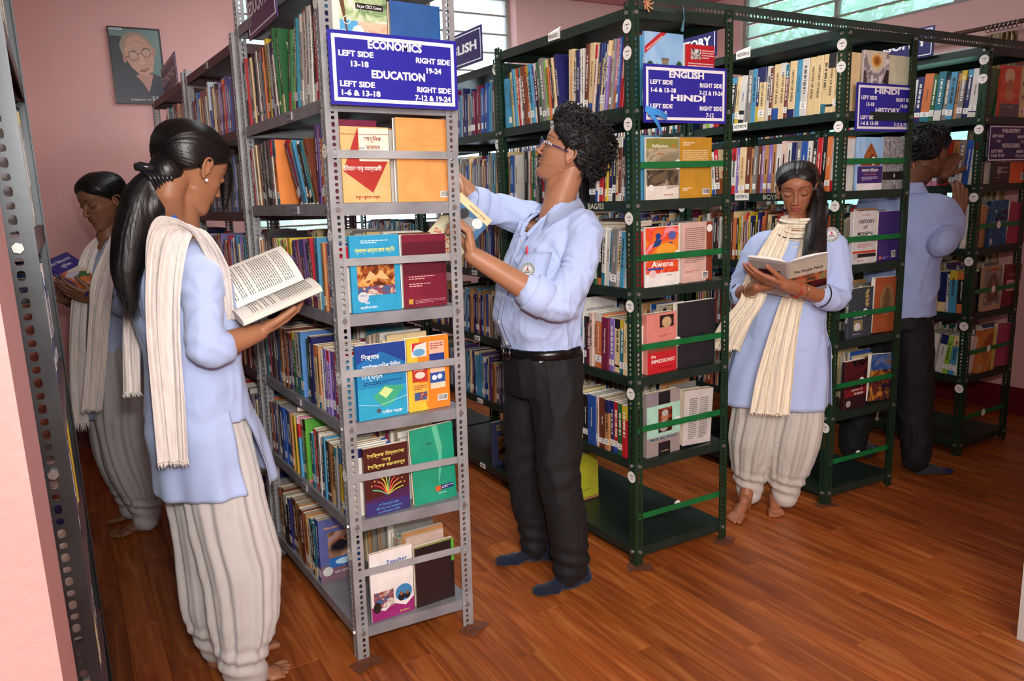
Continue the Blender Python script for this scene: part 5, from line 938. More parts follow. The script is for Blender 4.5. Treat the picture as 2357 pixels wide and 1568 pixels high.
def remesh(p, voxel, smooth=4, fac=0.5):
    me = bpy.data.meshes.new('tmp'); me.from_pydata(p.v, [], p.f); me.update()
    o = bpy.data.objects.new('tmp', me); COL.objects.link(o)
    m = o.modifiers.new('r', 'REMESH'); m.mode = 'VOXEL'; m.voxel_size = voxel; m.use_smooth_shade = True
    if smooth: q = o.modifiers.new('s', 'SMOOTH'); q.iterations = smooth; q.factor = fac
    dg = bpy.context.evaluated_depsgraph_get(); dg.update()
    r = bpy.data.meshes.new_from_object(o.evaluated_get(dg)); bpy.data.objects.remove(o); bpy.data.meshes.remove(me)
    n = len(r.vertices); co = np.empty(n*3); r.vertices.foreach_get('co', co); co = co.reshape(-1, 3)
    fs = [tuple(pl.vertices) for pl in r.polygons]; bpy.data.meshes.remove(r)
    return co, fs
def normals(co, fs):
    A = np.array([f if len(f) == 4 else (*f, f[-1]) for f in fs]); n = np.zeros_like(co)
    fn = np.cross(co[A[:, 2]]-co[A[:, 0]], co[A[:, 3]]-co[A[:, 1]])
    for k in range(4): np.add.at(n, A[:, k], fn)
    return n/(np.linalg.norm(n, axis=1, keepdims=True)+1e-12)
def mesh_np(name, co, fs, mats, tone=None, midx=None):
    me = bpy.data.meshes.new(name); me.from_pydata(co.tolist(), [], fs)
    for m in mats: me.materials.append(m)
    me.polygons.foreach_set('use_smooth', [True]*len(fs))
    if midx is not None: me.polygons.foreach_set('material_index', midx)
    if tone is not None:
        a = me.color_attributes.new('tone', 'FLOAT_COLOR', 'POINT'); c = np.ones((len(co), 4)); c[:, :3] = tone; a.data.foreach_set('color', c.ravel())
    me.update(); return me
def skin_mat(hexc):
    m = bpy.data.materials.new('skin'); m.use_nodes = True; nt = m.node_tree; b = nt.nodes['Principled BSDF']; N = nt.nodes.new; L = nt.links
    at_ = N('ShaderNodeAttribute'); at_.attribute_name = 'tone'; tc = N('ShaderNodeTexCoord'); n = N('ShaderNodeTexNoise'); n.inputs['Scale'].default_value = 22; n.inputs['Detail'].default_value = 5
    L.new(tc.outputs['Object'], n.inputs['Vector']); r = N('ShaderNodeMapRange'); r.inputs['To Min'].default_value = 0.86; r.inputs['To Max'].default_value = 1.12
    L.new(n.outputs[0], r.inputs['Value']); v = N('ShaderNodeVectorMath'); v.operation = 'SCALE'; L.new(at_.outputs['Color'], v.inputs[0]); L.new(r.outputs[0], v.inputs['Scale']); L.new(v.outputs[0], b.inputs['Base Color'])
    b.inputs['Roughness'].default_value = 0.46; b.inputs['Specular IOR Level'].default_value = 0.4
    b.inputs['Subsurface Weight'].default_value = 0.12; b.inputs['Subsurface Radius'].default_value = (0.012, 0.005, 0.003); b.inputs['Subsurface Scale'].default_value = 0.4
    n2 = N('ShaderNodeTexNoise'); n2.inputs['Scale'].default_value = 420; bp = N('ShaderNodeBump'); bp.inputs['Strength'].default_value = 0.12; bp.inputs['Distance'].default_value = 0.0006
    L.new(tc.outputs['Object'], n2.inputs['Vector']); L.new(n2.outputs[0], bp.inputs['Height']); L.new(bp.outputs[0], b.inputs['Normal']); return m
SKM = skin_mat('x')
def gauss(co, c, s): return np.exp(-0.5*(((co-np.array(c))/np.array(s))**2).sum(1))
def head_T(center, fwd, pitch, roll=0.0, scale=1.0):
    """head frame: x = person's right, y forward, z up, origin at the chin base; centre given at mid head"""
    f = Vector((fwd[0], fwd[1], 0)).normalized(); x = f.cross(Vector((0, 0, 1)))
    R = Matrix((x, f, Vector((0, 0, 1)))).transposed() @ Matrix.Rotation(math.radians(pitch), 3, 'X') @ Matrix.Rotation(math.radians(roll), 3, 'Y')
    T = R.to_4x4(); T.translation = Vector(center); return T @ Matrix.Scale(scale, 4) @ Matrix.Translation((0, -0.005, -0.115))
HEADS = []
def head_skin(T, base, neck_to, brow='#1d1412', lips='#8a4238', lid=True, tache=False, female=True, neck_r=0.046):
    p = Pieces(); I = Matrix.Identity(4); E = lambda c, r, rot=(0, 0, 0): p.ell(I, c, r, rot)
    j = 0.95 if female else 1.0; q_ = 0.0 if female else 0.002
    SL = [(-.001, .068, .040, .010), (.004, .078, .022, .022), (.014, .0845+q_, .006, .031*j), (.026, .0845+q_, -.004, .0385*j), (.038, .0830, -.014, .0445*j), (.050, .0850, -.026, .0500*j), (.065, .0860, -.044, .0560*j), (.080, .0855, -.064, .0610*j),
          (.095, .0850, -.082, .0650), (.110, .0838, -.094, .0670), (.125, .0842, -.101, .0690), (.140, .0870, -.1045, .0712), (.155, .0868, -.1045, .0732), (.170, .0815, -.101, .0735), (.185, .0700, -.091, .0690), (.199, .0510, -.073, .0585), (.210, .0290, -.050, .0430), (.2175, .006, -.026, .022)]
    zs = np.array([r[0] for r in SL]); zz = np.concatenate([np.linspace(zs[0], .21, 46), np.linspace(.212, zs[-1], 5)])
    def cub(col):
        y = np.array([r[col] for r in SL]); m = np.gradient(y, zs); i = np.clip(np.searchsorted(zs, zz)-1, 0, len(zs)-2); h = zs[i+1]-zs[i]; t = (zz-zs[i])/h
        return (2*t**3-3*t**2+1)*y[i]+(t**3-2*t**2+t)*h*m[i]+(-2*t**3+3*t**2)*y[i+1]+(t**3-t**2)*h*m[i+1]
    YF, YB, HW = cub(1), cub(2), cub(3); rings = []
    for z_, yf, yb, hw in zip(zz, YF, YB, HW):
        yc = yb+(yf-yb)*(0.40 if z_ > .05 else 0.30); ring = []
        for k in range(56):
            th = 2*PI*k/56; cx, sy = math.cos(th), math.sin(th); pw = 2.35 if sy > 0 else 2.1
            ring.append((hw*math.copysign(abs(cx)**(2/pw), cx), yc+(yf-yc if sy > 0 else yc-yb)*math.copysign(abs(sy)**(2/pw), sy), z_))
        rings.append([Vector(r) for r in ring])
    p.grid(rings)
    for s in (-1, 1):
        E((s*.0305, .0685, .1165), (.0165, .0145, .0120)); E((s*.0115, .0950, .0800), (.0068, .0085, .0064)); E((s*.0735, -.013, .100), (.0050, .0145, .0250), (0, s*6, s*-14))
        p.chain([(s*.0715, .004, .103), (s*.0765, .001, .121), (s*.0815, -.012, .1305), (s*.0855, -.0265, .122), (s*.0850, -.030, .106), (s*.0805, -.0235, .089), (s*.0755, -.012, .0760)], [.0030, .0036, .0038, .0038, .0036, .0038, .0058], 12)
        E((s*.0745, .001, .0985), (.0036, .0036, .0062))
    p.chain([(0, .078, .130), (0, .0875, .112), (0, .0985, .092)], [.0080, .0078, .0088]); E((0, .1030, .0835), (.0098, .0085, .0082)); E((0, .092, .077), (.0060, .010, .0035))
    E((0, .0840, .0605), (.0215, .0095, .0052), (-10, 0, 0)); E((0, .0832, .0500), (.0180, .0095, .0062)); E((0, .0760, .0205), (.015, .0115, .012))
    co, fs = remesh(p, 0.0022, 5, 0.5)
    for s in (-1, 1):
        for c_, s_, d_ in (((s*.046, .056, .092), (.016, .02, .016), (s*.0022, .0028, 0)), ((s*.030, .088, .1375), (.018, .015, .006), (0, .0022, 0)), ((s*.038, .06, .066), (.012, .02, .018), (s*-.0010, -.0008, 0))):
            g = gauss(co, c_, s_)[:, None]; co = co+g*np.array(d_)
    # carve: sockets, nostrils, mouth line, philtrum, concha
    def push(c, s, d): 
        nonlocal co
        g = gauss(co, c, s)[:, None]; co = co+g*np.array(d)
    for s in (-1, 1):
        push((s*.015, .086, .118), (.0055, .012, .008), (0, -.0050, 0)); push((s*.030, .092, .1275), (.014, .02, .0035), (0, -.0028, 0)); push((s*.031, .086, .101), (.013, .015, .005), (0, -.0028, 0))
        push((s*.0065, .108, .0755), (.0032, .006, .0025), (0, -.002, .004)); push((s*.025, .082, .056), (.003, .01, .003), (0, -.003, 0)); push((s*.0800, -.012, .103), (.005, .0065, .013), (-s*.0040, 0, 0)); push((s*.027, .085, .073), (.005, .012, .013), (0, -.0022, 0))
        push((s*.066, .03, .12), (.012, .03, .03), (-s*.004, 0, 0))
    push((0, .098, .0558), (.017, .010, .0013), (0, -.0050, 0)); push((0, .097, .0655), (.0024, .01, .005), (0, -.0015, 0)); push((0, .085, .036), (.018, .012, .005), (0, -.0035, 0))
    tone = np.tile(np.array(lin(base)), (len(co), 1))
    def paint(w, c, k=1.0): 
        nonlocal tone
        w = np.clip(w*k, 0, 1)[:, None]; tone = tone*(1-w)+np.array(lin(c))*w
    X, Y, Z = co[:, 0], co[:, 1], co[:, 2]; front = (Y > 0.05)
    paint(gauss(co, (0, .095, .0605), (.0155, .013, .0034))*(Y > .08), lips, 1.3); paint(gauss(co, (0, .095, .0505), (.0135, .013, .0042))*(Y > .08), lips, 1.3)
    paint(np.exp(-((Z-.0558+0.00*X)/.0010)**2)*(np.abs(X) < .023)*(Y > .07), '#4a201a', 0.8)
    ax = np.abs(X)
    zb = .1405+.0055*np.sin(np.clip((ax-.012)/.034, 0, 1)*PI*0.9)-0.05*np.clip(ax-.040, 0, 1)
    wdt = (.0034 if female else .0046)*np.clip((.052-ax)/.030, 0.25, 1)
    paint(np.exp(-((Z-zb)/wdt)**2)*(ax > .011)*(ax < .053)*(Y > .04), brow, 0.95)
    if lid:      # lowered lids: dark lash line and a crease
        zl = .1085+70*(ax-.030)**2*0.5
        paint(np.exp(-((Z-zl)/.0021)**2)*(ax > .0155)*(ax < .0465)*(Y > .05), '#120b0a', 1.0)
        paint(np.exp(-((Z-(zl+.0150-30*(ax-.030)**2))/.0012)**2)*(ax > .018)*(ax < .043)*(Y > .05), '#3a2018', 0.45)
    paint(gauss(co, (0, .09, .118), (.05, .03, .018))*(Y > .05), '#4a2a1e', 0.14)
    if tache: paint(gauss(co, (0, .095, .0675), (.022, .02, .0048))*(Y > .07)*(np.abs(X) > .003), '#1d1412', 0.75); paint(gauss(co, (0, .08, .03), (.03, .03, .018)), '#2a1c16', 0.12)
    ys = np.clip(.05-Y, 0, .2); h = Z-(.1835-9.0*np.minimum(ax, .0735)**2-.60*ys-1.5*np.clip(-.022-Y, 0, .1))+(0 if female else .004)
    ear = (ax > .0725-np.clip(Y+.03, 0, 1)*0)*(Y > -.036)*(Y < .008)*(Z > .066)*(Z < .136); ear = ear | ((ax > .0752)*(Y > -.04)*(Y < .01)*(Z < .136)*(Z > .06))
    hw_ = 1/(1+np.exp(-h/.0016)); hw_ = np.where(ear, 0, hw_); paint(hw_, '#120c0b', 0.97)
    HEADS.append((co.copy(), fs, np.where(ear, -1, h), T))
    Tn = np.array(T); cw = co@Tn[:3, :3].T+Tn[:3, 3]
    return cw, fs, tone
def join(parts):
    co = []; fs = []; tn = []; b = 0
    for c, f, t in parts: co.append(c); fs += [tuple(i+b for i in q) for q in f]; tn.append(t); b += len(c)
    return np.concatenate(co), fs, np.concatenate(tn)
def toned(p, voxel, hexc, sm=4):
    co, fs = remesh(p, voxel, sm); return co, fs, np.tile(np.array(lin(hexc)), (len(co), 1))
def hand(p, T, side=1, curl=(20, 25, 20), spread=3.0, thumb=(35, 20, 15), tsplay=45, index_curl=None, s=1.0):
    """hand pieces in frame T: wrist at origin, fingers along +y, palm faces -z, thumb towards +x*side. Returns fingertip points"""
    tips = []
    X = lambda x, y, z: T @ Vector((x*side*s, y*s, z*s))
    # palm: carpus plus four metacarpal rays
    for k, (x, L) in enumerate(((.027, .086), (.0085, .089), (-.0095, .084), (-.0265, .076))):
        p.chain([X(x*.45, .0, 0), X(x*.8, .04, .001), X(x, L, 0)], [.0155*s, .0135*s, .0105*s])
    p.ell(T, (.016*side*s, .030*s, -.009*s), (.017*s, .028*s, .013*s)); p.ell(T, (-.018*side*s, .035*s, -.007*s), (.014*s, .032*s, .012*s))
    dat = ((.027, .086, (.041, .025, .020), .0088), (.0085, .089, (.046, .029, .021), .0090), (-.0095, .084, (.042, .027, .021), .0085), (-.0265, .076, (.033, .020, .018), .0076))
    for k, (x, y, L, r) in enumerate(dat):
        sp = math.radians((1.5-k)*spread)*side; a = 0.0; pos = Vector((x*side*s, y*s, 0)); pts = [pos.copy()]
        cu = curl if k or index_curl is None else index_curl
        for j in range(3):
            a += math.radians(cu[j]); d = Vector((math.sin(sp)*math.cos(a), math.cos(sp)*math.cos(a), -math.sin(a))); pos = pos+d*L[j]*s; pts.append(pos.copy())
        rr = [r*1.06, r*1.0, r*.92, r*.80]
        for q in range(3): p.chain([T @ pts[q], T @ pts[q+1]], [rr[q]*s, rr[q+1]*s], n=12)
        tips.append((T @ pts[-1], (pts[-1]-pts[-2]).normalized()))
    ang = math.radians(tsplay); d = Vector((math.sin(ang)*side, math.cos(ang), -math.sin(math.radians(thumb[0]))*0.8)).normalized(); pos = Vector((.018*side*s, .012*s, -.006*s)); pts = [pos.copy()]
    for j, L in enumerate((.043, .033, .027)):
        pos = pos+d*L*s; pts.append(pos.copy()); b = math.radians(thumb[1 if j == 0 else 2]); d = (d+Vector((-side*math.sin(b)*.55, math.sin(b)*.5, -math.sin(b)*.35))).normalized()
    rr = [.0150, .0118, .0105, .0088]
    for q in range(3): p.chain([T @ pts[q], T @ pts[q+1]], [rr[q]*s, rr[q+1]*s], n=12)
    tips.append((T @ pts[-1], d))
    return tips
def hand_T(wrist, fdir, palm):
    """wrist point, finger direction, palm normal (where the palm faces)"""
    y = Vector(fdir).normalized(); z = -Vector(palm); z = (z-y*z.dot(y)).normalized(); x = y.cross(z)
    T = Matrix((x, y, z)).transposed().to_4x4(); T.translation = Vector(wrist); return T
def foot(p, toe, heel, side, h=0.0, s=1.0, toes=True):
    """foot resting on the floor between heel and toe points (z ignored); side +1 = big toe towards +x of the foot frame"""
    t, hl = Vector((toe[0], toe[1], 0)), Vector((heel[0], heel[1], 0)); y = (t-hl).normalized(); x = y.cross(Vector((0, 0, 1))); L = (t-hl).length; k = L/0.235
    T = Matrix((x, y, Vector((0, 0, 1)))).transposed().to_4x4(); T.translation = hl+y*0.033*k
    E = lambda c, r, rot=(0, 0, 0): p.ell(T, [c[0]*k, c[1]*k, c[2]*k], [q*k for q in r], rot)
    E((0, -.005, .028), (.029, .030, .028)); E((side*-.006, .055, .026), (.029, .062, .026)); E((side*.006, .075, .036), (.026, .060, .024), (-14, 0, 0)); E((0, .125, .018), (.041, .034, .0175)); E((side*.006, .03, .055), (.026, .034, .034))
    if toes:
        for j, (tx, ty, tl, r) in enumerate(((.029, .148, .038, .0125), (.0085, .155, .034, .0090), (-.0075, .149, .030, .0082), (-.0225, .141, .026, .0076), (-.0365, .128, .022, .0072))):
            p.chain([T @ (Vector((side*tx*.85, ty-.02, .016))*k), T @ (Vector((side*tx, ty+tl*.45, .0135 if j else .015))*k), T @ (Vector((side*tx*1.02, ty+tl*.98, .0085 if j else .011))*k)], [r*k*1.05, r*k, r*k*.88], n=12)
    else: E((side*.006, .165, .017), (.036, .040, .0165))
    return T @ Vector((0, 0.004*k, .075*k))
def cloth_obj(name, co, fs, mat, parent, amp=0.003, sc=(9, 9, 4), seed=0, extra=None, label=None, cut=None):
    """displace a garment along its normals with soft wrinkles"""
    n = normals(co, fs); S = np.array(sc); d = np.zeros(len(co))
    for i, c in enumerate(co):
        q = Vector((c*S+seed)); q2 = q+Vector((mnoise.noise(q*.7), mnoise.noise(q*.7+Vector((9, 2, 4))), 0))*.9
        v = 1-2*abs(mnoise.noise(q2)); w = 1-2*abs(mnoise.noise(q2*2.4+Vector((5, 3, 1)))); u = mnoise.noise(q*6)
        d[i] = amp*(v*v*1.1-.5+.45*w*w+.12*u)
    if extra is not None: d += extra(co)
    co = co+n*d[:, None]
    if cut is not None: ct = cut(co); fs = [f for f in fs if not any(ct[i] for i in f)]
    o = link(name, mesh_np(name, co, fs, [mat]), parent)
    if label: o['label'] = label
    return o
def sheet(name, rows, mat, parent, thick=0.0015, label=None, closed=False, kind=None):
    """thin cloth from rows of points, given a little thickness"""
    n = len(rows[0]); m = len(rows); A = np.array([[tuple(p) for p in r] for r in rows]); du = np.gradient(A, axis=1); dv = np.gradient(A, axis=0)
    N_ = np.cross(du, dv); N_ /= (np.linalg.norm(N_, axis=2, keepdims=True)+1e-9)
    top = (A+N_*thick/2).reshape(-1, 3); bot = (A-N_*thick/2).reshape(-1, 3); co = np.concatenate([top, bot]); K = n*m; fs = []
    for i in range(m-1):
        for j in range(n-1):
            a, b, c, d = i*n+j, i*n+j+1, (i+1)*n+j+1, (i+1)*n+j; fs.append((a, b, c, d)); fs.append((K+d, K+c, K+b, K+a))
    for i in range(m-1):
        for j in (0, n-1): a, b = i*n+j, (i+1)*n+j; fs.append((a, b, K+b, K+a))
    for j in range(n-1):
        for i in (0, m-1): a, b = i*n+j, i*n+j+1; fs.append((a, b, K+b, K+a))
    o = link(name, mesh_np(name, co, fs, [mat]), parent)
    if label: o['label'] = label
    return o
def spline(P, n):
    P = [Vector(p) for p in P]; N = len(P); out = []
    for q in range(n):
        u = q/(n-1)*(N-1); i = min(int(u), N-2); t = u-i; p0, p1, p2, p3 = P[max(i-1, 0)], P[i], P[i+1], P[min(i+2, N-1)]
        out.append(0.5*((2*p1)+(-p0+p2)*t+(2*p0-5*p1+4*p2-p3)*t*t+(-p0+3*p1-3*p2+p3)*t**3))
    return out
def scarf(name, path, wid, nrm, mat, parent, folds=7, amp=0.006, n=110, nu=44, seed=0, label=None, flare=None):
    """crinkled strip along path; wid = list of half-width vectors per path point"""
    C = spline(path, n); Wd = spline(wid, n); Nn = spline(nrm, n); rows = []
    for i in range(n):
        r = []; wv = Wd[i]; nv = Nn[i].normalized(); v = i/(n-1)
        for j in range(nu):
            u = j/(nu-1)*2-1; ph = mnoise.noise(Vector((u*1.3, v*2.0, seed)))*3.0
            a = amp*(math.sin(u*folds*1.6+ph+seed)+0.5*math.sin(u*folds*3.7+ph*1.7+v*5))+0.0012*math.sin(v*260+u*9)*mnoise.noise(Vector((u*6, v*14, 2)))
            r.append(C[i]+wv*(u+0.05*math.sin(u*9+v*7))+nv*(a+amp*1.2))
        rows.append(r)
    return sheet(name, rows, mat, parent, 0.0012, label), rows
def fringe(rows_last, mat, parent, down=(0, 0, -1), L=0.014, seed=1):
    rr = random.Random(seed); mb = MB(); dn = Vector(down)
    P = [Vector(p) for p in rows_last]; mb.tube([p+Vector((0, 0, 0.003)) for p in P[::3]]+[P[-1]], 0.0030, 6)
    for p in P:
        q = p+dn*L*rr.uniform(.6, 1.3)+Vector((rr.gauss(0, .003), rr.gauss(0, .003), 0)); mb.tube([p, q], [0.0016, 0.0009], 4)
    build('fringe', mb, mat, parent, smooth=True, kind='stuff')
HAIRC = M('#0e0b0b', 0.40); HAIRM = M('#0c090a', 0.42, 0.0, 'hair'); HAIRM2 = M('#150e0c', 0.44, 0.0, 'hair')
def strands(name, roots, parent, mat, seed=0, r=0.0006, n=90, jit=0.012, label=None, L0=0.0):
    """fine loose hairs following a bundle of guide paths"""
    rr = random.Random(seed); mb = MB()
    for k in range(n):
        g = rr.choice(roots); a = Vector((rr.gauss(0, jit), rr.gauss(0, jit), rr.gauss(0, jit*.5))); st_ = rr.random()*L0
        C = spline(g, 16)[int(st_*15):]
        if len(C) < 4: continue
        pts = [c+a*(0.35+0.9*i/len(C))+Vector((rr.gauss(0, .0012),)*3) for i, c in enumerate(C)]
        mb.tube(pts, [r*(1.2-i/len(pts)) for i in range(len(pts))], 3, cap=False)
    return build(name, mb, mat, parent, smooth=True, kind='stuff')
def hair_shell(T, mat, parent, pieces, voxel=0.004, flow=None, amp=0.0022, name='hair', sm=5):
    p = Pieces()
    for q in pieces:
        if q[0] == 'e': p.ell(T, q[1], q[2], q[3] if len(q) > 3 else (0, 0, 0), 28, 18)
        else: p.chain([T @ Vector(x) if q[3] else Vector(x) for x in q[1]], q[2], 18, flat=q[4] if len(q) > 4 else None)
    co, fs = remesh(p, voxel, sm); n = normals(co, fs); Ti = np.array(T.inverted()); loc = co@Ti[:3, :3].T+Ti[:3, 3]
    # fine grooves running back from the brow and down the tail
    c = np.array([0, -0.07, 0.11]) if flow is None else np.array(flow)
    d = loc-c; ang = np.arctan2(d[:, 2], d[:, 0]); r2 = np.arctan2(np.hypot(d[:, 0], d[:, 2]), d[:, 1])
    g = np.array([mnoise.noise(Vector((a*34, b*1.6, 3.0)))+0.8*mnoise.noise(Vector((a*80, b*2.0, 7.0))) for a, b in zip(ang, r2)])
    co = co+n*(g*amp*.6)[:, None]
    return link(name, mesh_np(name, co, fs, [mat]), parent)
def scalp_hair(mat, parent, thick=.009, front=.004, amp=.0012, flow=(0, -.105, .105), back=0.0, name='hair'):
    """hair combed close to the last head built: the scalp lifted off along its normals, grooved towards `flow`"""
    co, fs, h, T = HEADS[-1]; n = normals(co, fs); keep = [f for f in fs if min(h[i] for i in f) > .0005]; used = sorted({i for f in keep for i in f}); mp = {i: k for k, i in enumerate(used)}
    c = co[used]; nn = n[used]; hh = h[used]; t = np.clip(hh/.035, 0, 1); t = t*t*(3-2*t); th = .0006+front*np.clip(hh/.010, 0, 1)+thick*t+back*np.clip(-(c[:, 1]+.03)/.06, 0, 1)*t
    d = c-np.array(flow); ang = np.arctan2(d[:, 2], d[:, 0]); r = np.linalg.norm(d, axis=1)
    g = np.array([mnoise.noise(Vector((a*26, b*5, 3)))+.7*mnoise.noise(Vector((a*60, b*7, 9))) for a, b in zip(ang, r)])
    part = -np.exp(-(c[:, 0]/.0035)**2)*.003*(c[:, 2] > .17)
    c = c+nn*(th+g*amp*np.clip(hh/.01, .2, 1)+part)[:, None]; Tn = np.array(T); cw = c@Tn[:3, :3].T+Tn[:3, 3]
    return link(name, mesh_np(name, cw, [tuple(mp[i] for i in f) for f in keep], [mat]), parent)
class Fr:
    """standing frame: a to the person's left, b forward, z up"""
    def __init__(s, O, f):
        s.O = Vector((O[0], O[1], 0)); s.f = Vector((f[0], f[1], 0)).normalized(); s.l = Vector((-s.f.y, s.f.x, 0))
    def __call__(s, a, b, z): return s.O+s.l*a+s.f*b+Vector((0, 0, z))
BLUE = M('#b4c4ea', 0.85, 0, 'cloth'); BLUED = M('#8093c4', 0.85, 0, 'cloth'); OFFW = M('#cbc5c0', 0.85, 0, 'cloth'); BLACKC = M('#0b0b0d', 0.8); PIPE = M('#15161c', 0.7)
SCARF = M('#e9ddd6', 0.9, 0, 'crinkle'); SCARFC = M('#efe2cc', 0.9, 0, 'crinkle'); SOCK = M('#1d2134', 0.95, 0, 'cloth', 0.4)
SKIN1, SKIN2, SKINB = '#a36f50', '#845a43', '#ad7859'
def open_book(center, xdir, updir, w, h, t, cover, parent, name='open_book', spread=14, curl=0.012, text_lines=True, left_t=None, cover_ops=None, label='', cat='book', text_hex='#4a4a50', back_ops=None):
    """book held open. centre = foot of the spine line middle; xdir to the right page, updir along the spine; pages face xdir x updir"""
    x = Vector(xdir).normalized(); y = Vector(updir); y = (y-x*y.dot(x)).normalized(); z = x.cross(y)
    T = Matrix((x, y, z)).transposed().to_4x4(); T.translation = Vector(center)
    root = bpy.data.objects.new(name, None); COL.objects.link(root); root.matrix_world = T; root.empty_display_size = .1
    tag(root, label, cat)
    cm = M(cover, 0.4, kind='cover')
    for sgn, tt in ((1, t), (-1, left_t or t)):
        n = 14; sl = math.radians(spread)
        def prof(k, lift):
            u = k/n; xx = w*u*math.cos(sl); base = w*u*math.sin(sl); hump = curl*math.sin(min(1, u*1.6)*PI*0.5)*math.cos(u*PI*0.42)+curl*0.9*math.sin(u*PI)*0.5
            return Vector((sgn*xx, 0, base+hump*lift))
        mb = MB(); pm = MB(); cv = MB()
        for k in range(n):
            a, b = prof(k, 1), prof(k+1, 1); a0, b0 = prof(k, 0.25), prof(k+1, 0.25)
            ta = Vector((0, 0, tt*min(1, k/2.0))); tb = Vector((0, 0, tt*min(1, (k+1)/2.0)))
            H0, H1 = Vector((0, -h/2, 0)), Vector((0, h/2, 0))
            q = (a+ta+H0, b+tb+H0, b+tb+H1, a+ta+H1); mb.quad(*(q if sgn > 0 else q[::-1]))
            for HH in (H0, H1): mb.quad(a0+HH, b0+HH, b+tb+HH, a+ta+HH)
            cc = [v+Vector((0, 0, -0.0012)) for v in (a0, b0)]; e0, e1 = Vector((0, -h/2-.002, 0)), Vector((0, h/2+.002, 0))
            cv.quad(cc[0]+e0, cc[1]+e0, cc[1]+e1, cc[0]+e1); dz = Vector((0, 0, -0.0008)); cv.quad(cc[0]+e0+dz, cc[1]+e0+dz, cc[1]+e1+dz, cc[0]+e1+dz)
        e = prof(n, 1)+Vector((0, 0, tt)); e0 = prof(n, .25); mb.quad(e0+H0, e0+H1, e+H1, e+H0)
        page = build('pages', mb, PAGEW, root, smooth=False); build('cover', cv, cm, root)
        if text_lines:
            rr = random.Random(int(w*1000)+sgn); rows = int(h*0.80/0.0062)
            for ln in range(rows):
                yy = h*0.40-ln*0.0062
                if rr.random() < 0.05: continue
                u = 0.12; end = 0.90 if rr.random() > 0.15 else rr.uniform(.4, .8)
                while u < end:
                    L = rr.uniform(.03, .085); u2 = min(u+L, end)
                    def pt(uu, dy):
                        k = uu*n; i = min(int(k), n-1); f = k-i; v = prof(i, 1)*(1-f)+prof(i+1, 1)*f; return v+Vector((0, dy, tt+0.0005))
                    pm.quad(pt(u, yy), pt(u2, yy), pt(u2, yy+.0021), pt(u, yy+.0021)); u = u2+0.014
            build('print', pm, M(text_hex, 0.7), page, kind='stuff')
    return root, T
HAIRB = M('#0e0b0b', 0.62, 0.0)
def finish_body(root, parts, name='body'):
    co, fs, tn = join(parts); return link(name, mesh_np(name, co, fs, [SKM], tn), root)
def person(label):
    r = empty('person'); tag(r, label, 'person'); return r
def curls(T, mat, parent, regions, n=420, seed=2, L=(0.030, 0.055), r=0.0042, name='hair_locks', swirl=1.0):
    rr = random.Random(seed); mb = MB(); R3 = T.to_3x3()
    for k in range(n):
        c, rad = rr.choice(regions); d = Vector((rr.gauss(0, 1), rr.gauss(0, 1), rr.gauss(0, 1))).normalized()
        if d.z < -0.55: continue
        p = Vector(c)+Vector((d.x*rad[0], d.y*rad[1], d.z*rad[2]))
        if p.z < .192-9.0*min(abs(p.x), .0735)**2-.60*max(0, .05-p.y)-1.5*max(0, -.022-p.y): continue
        if abs(p.x) > .066 and -.036 < p.y < .012 and p.z < .140: continue
        t = d.cross(Vector((rr.gauss(0, .3), rr.gauss(0, .3)-.2, 1))).normalized(); t = (t*rr.choice((-1, 1))*0.5+Vector((0, -0.5, 0.1))).normalized()
        ln = rr.uniform(*L); pts = []; a0 = rr.uniform(0, 6)
        for i in range(6):
            u = i/5; w = d.cross(t); pts.append(T @ (p+t*ln*u*(1-0.25*u)+d*(0.003+0.007*math.sin(u*PI)*swirl)+w*0.010*math.sin(u*3.2+a0)*swirl-d*0.005*u))
        for w_ in range(4):
            o_ = T.to_3x3() @ Vector((rr.gauss(0, r*.42), rr.gauss(0, r*.42), rr.gauss(0, r*.42))); mb.tube([q+o_*(1+.5*i) for i, q in enumerate(pts)], [r*.52*q for q in (.7, 1, 1.0, .9, .7, .2)], 4, cap=False)
    return build(name, mb, mat, parent, smooth=True, kind='stuff')
def skirt(name, F, rings, th0, th1, mat, parent, seed=0, fold=0.008, nf=9, open_=0.0, n=64, m=36, bias=0.5):
    """one panel of a kurta below the hips; th in degrees, 0 = forward, positive to the left"""
    rows = []
    for i in range(m):
        v = i/(m-1); u_ = v*(len(rings)-1); k = min(int(u_), len(rings)-2); t = u_-k
        z = rings[k][0]*(1-t)+rings[k+1][0]*t; a = rings[k][1]*(1-t)+rings[k+1][1]*t; b = rings[k][2]*(1-t)+rings[k+1][2]*t; sb = rings[k][3]*(1-t)+rings[k+1][3]*t; sa = rings[k][4]*(1-t)+rings[k+1][4]*t
        r = []; q0, q1 = th0+open_*v, th1-open_*v
        for j in range(n):
            th = math.radians(q0+(q1-q0)*j/(n-1)); w = 1+(fold*v**1.2*(math.sin(th*nf+seed)+0.5*math.sin(th*nf*2.3+seed*2+v*2))+0.010*mnoise.noise(Vector((th*2.5, v*3, seed))))/max(a, .1)
            r.append(F(sa+a*math.sin(th)*w, sb+b*math.cos(th)*w, z+0.004*math.sin(th*3+seed)*v))
        rows.append(r)
    return sheet(name, rows, mat, parent, 0.0016)
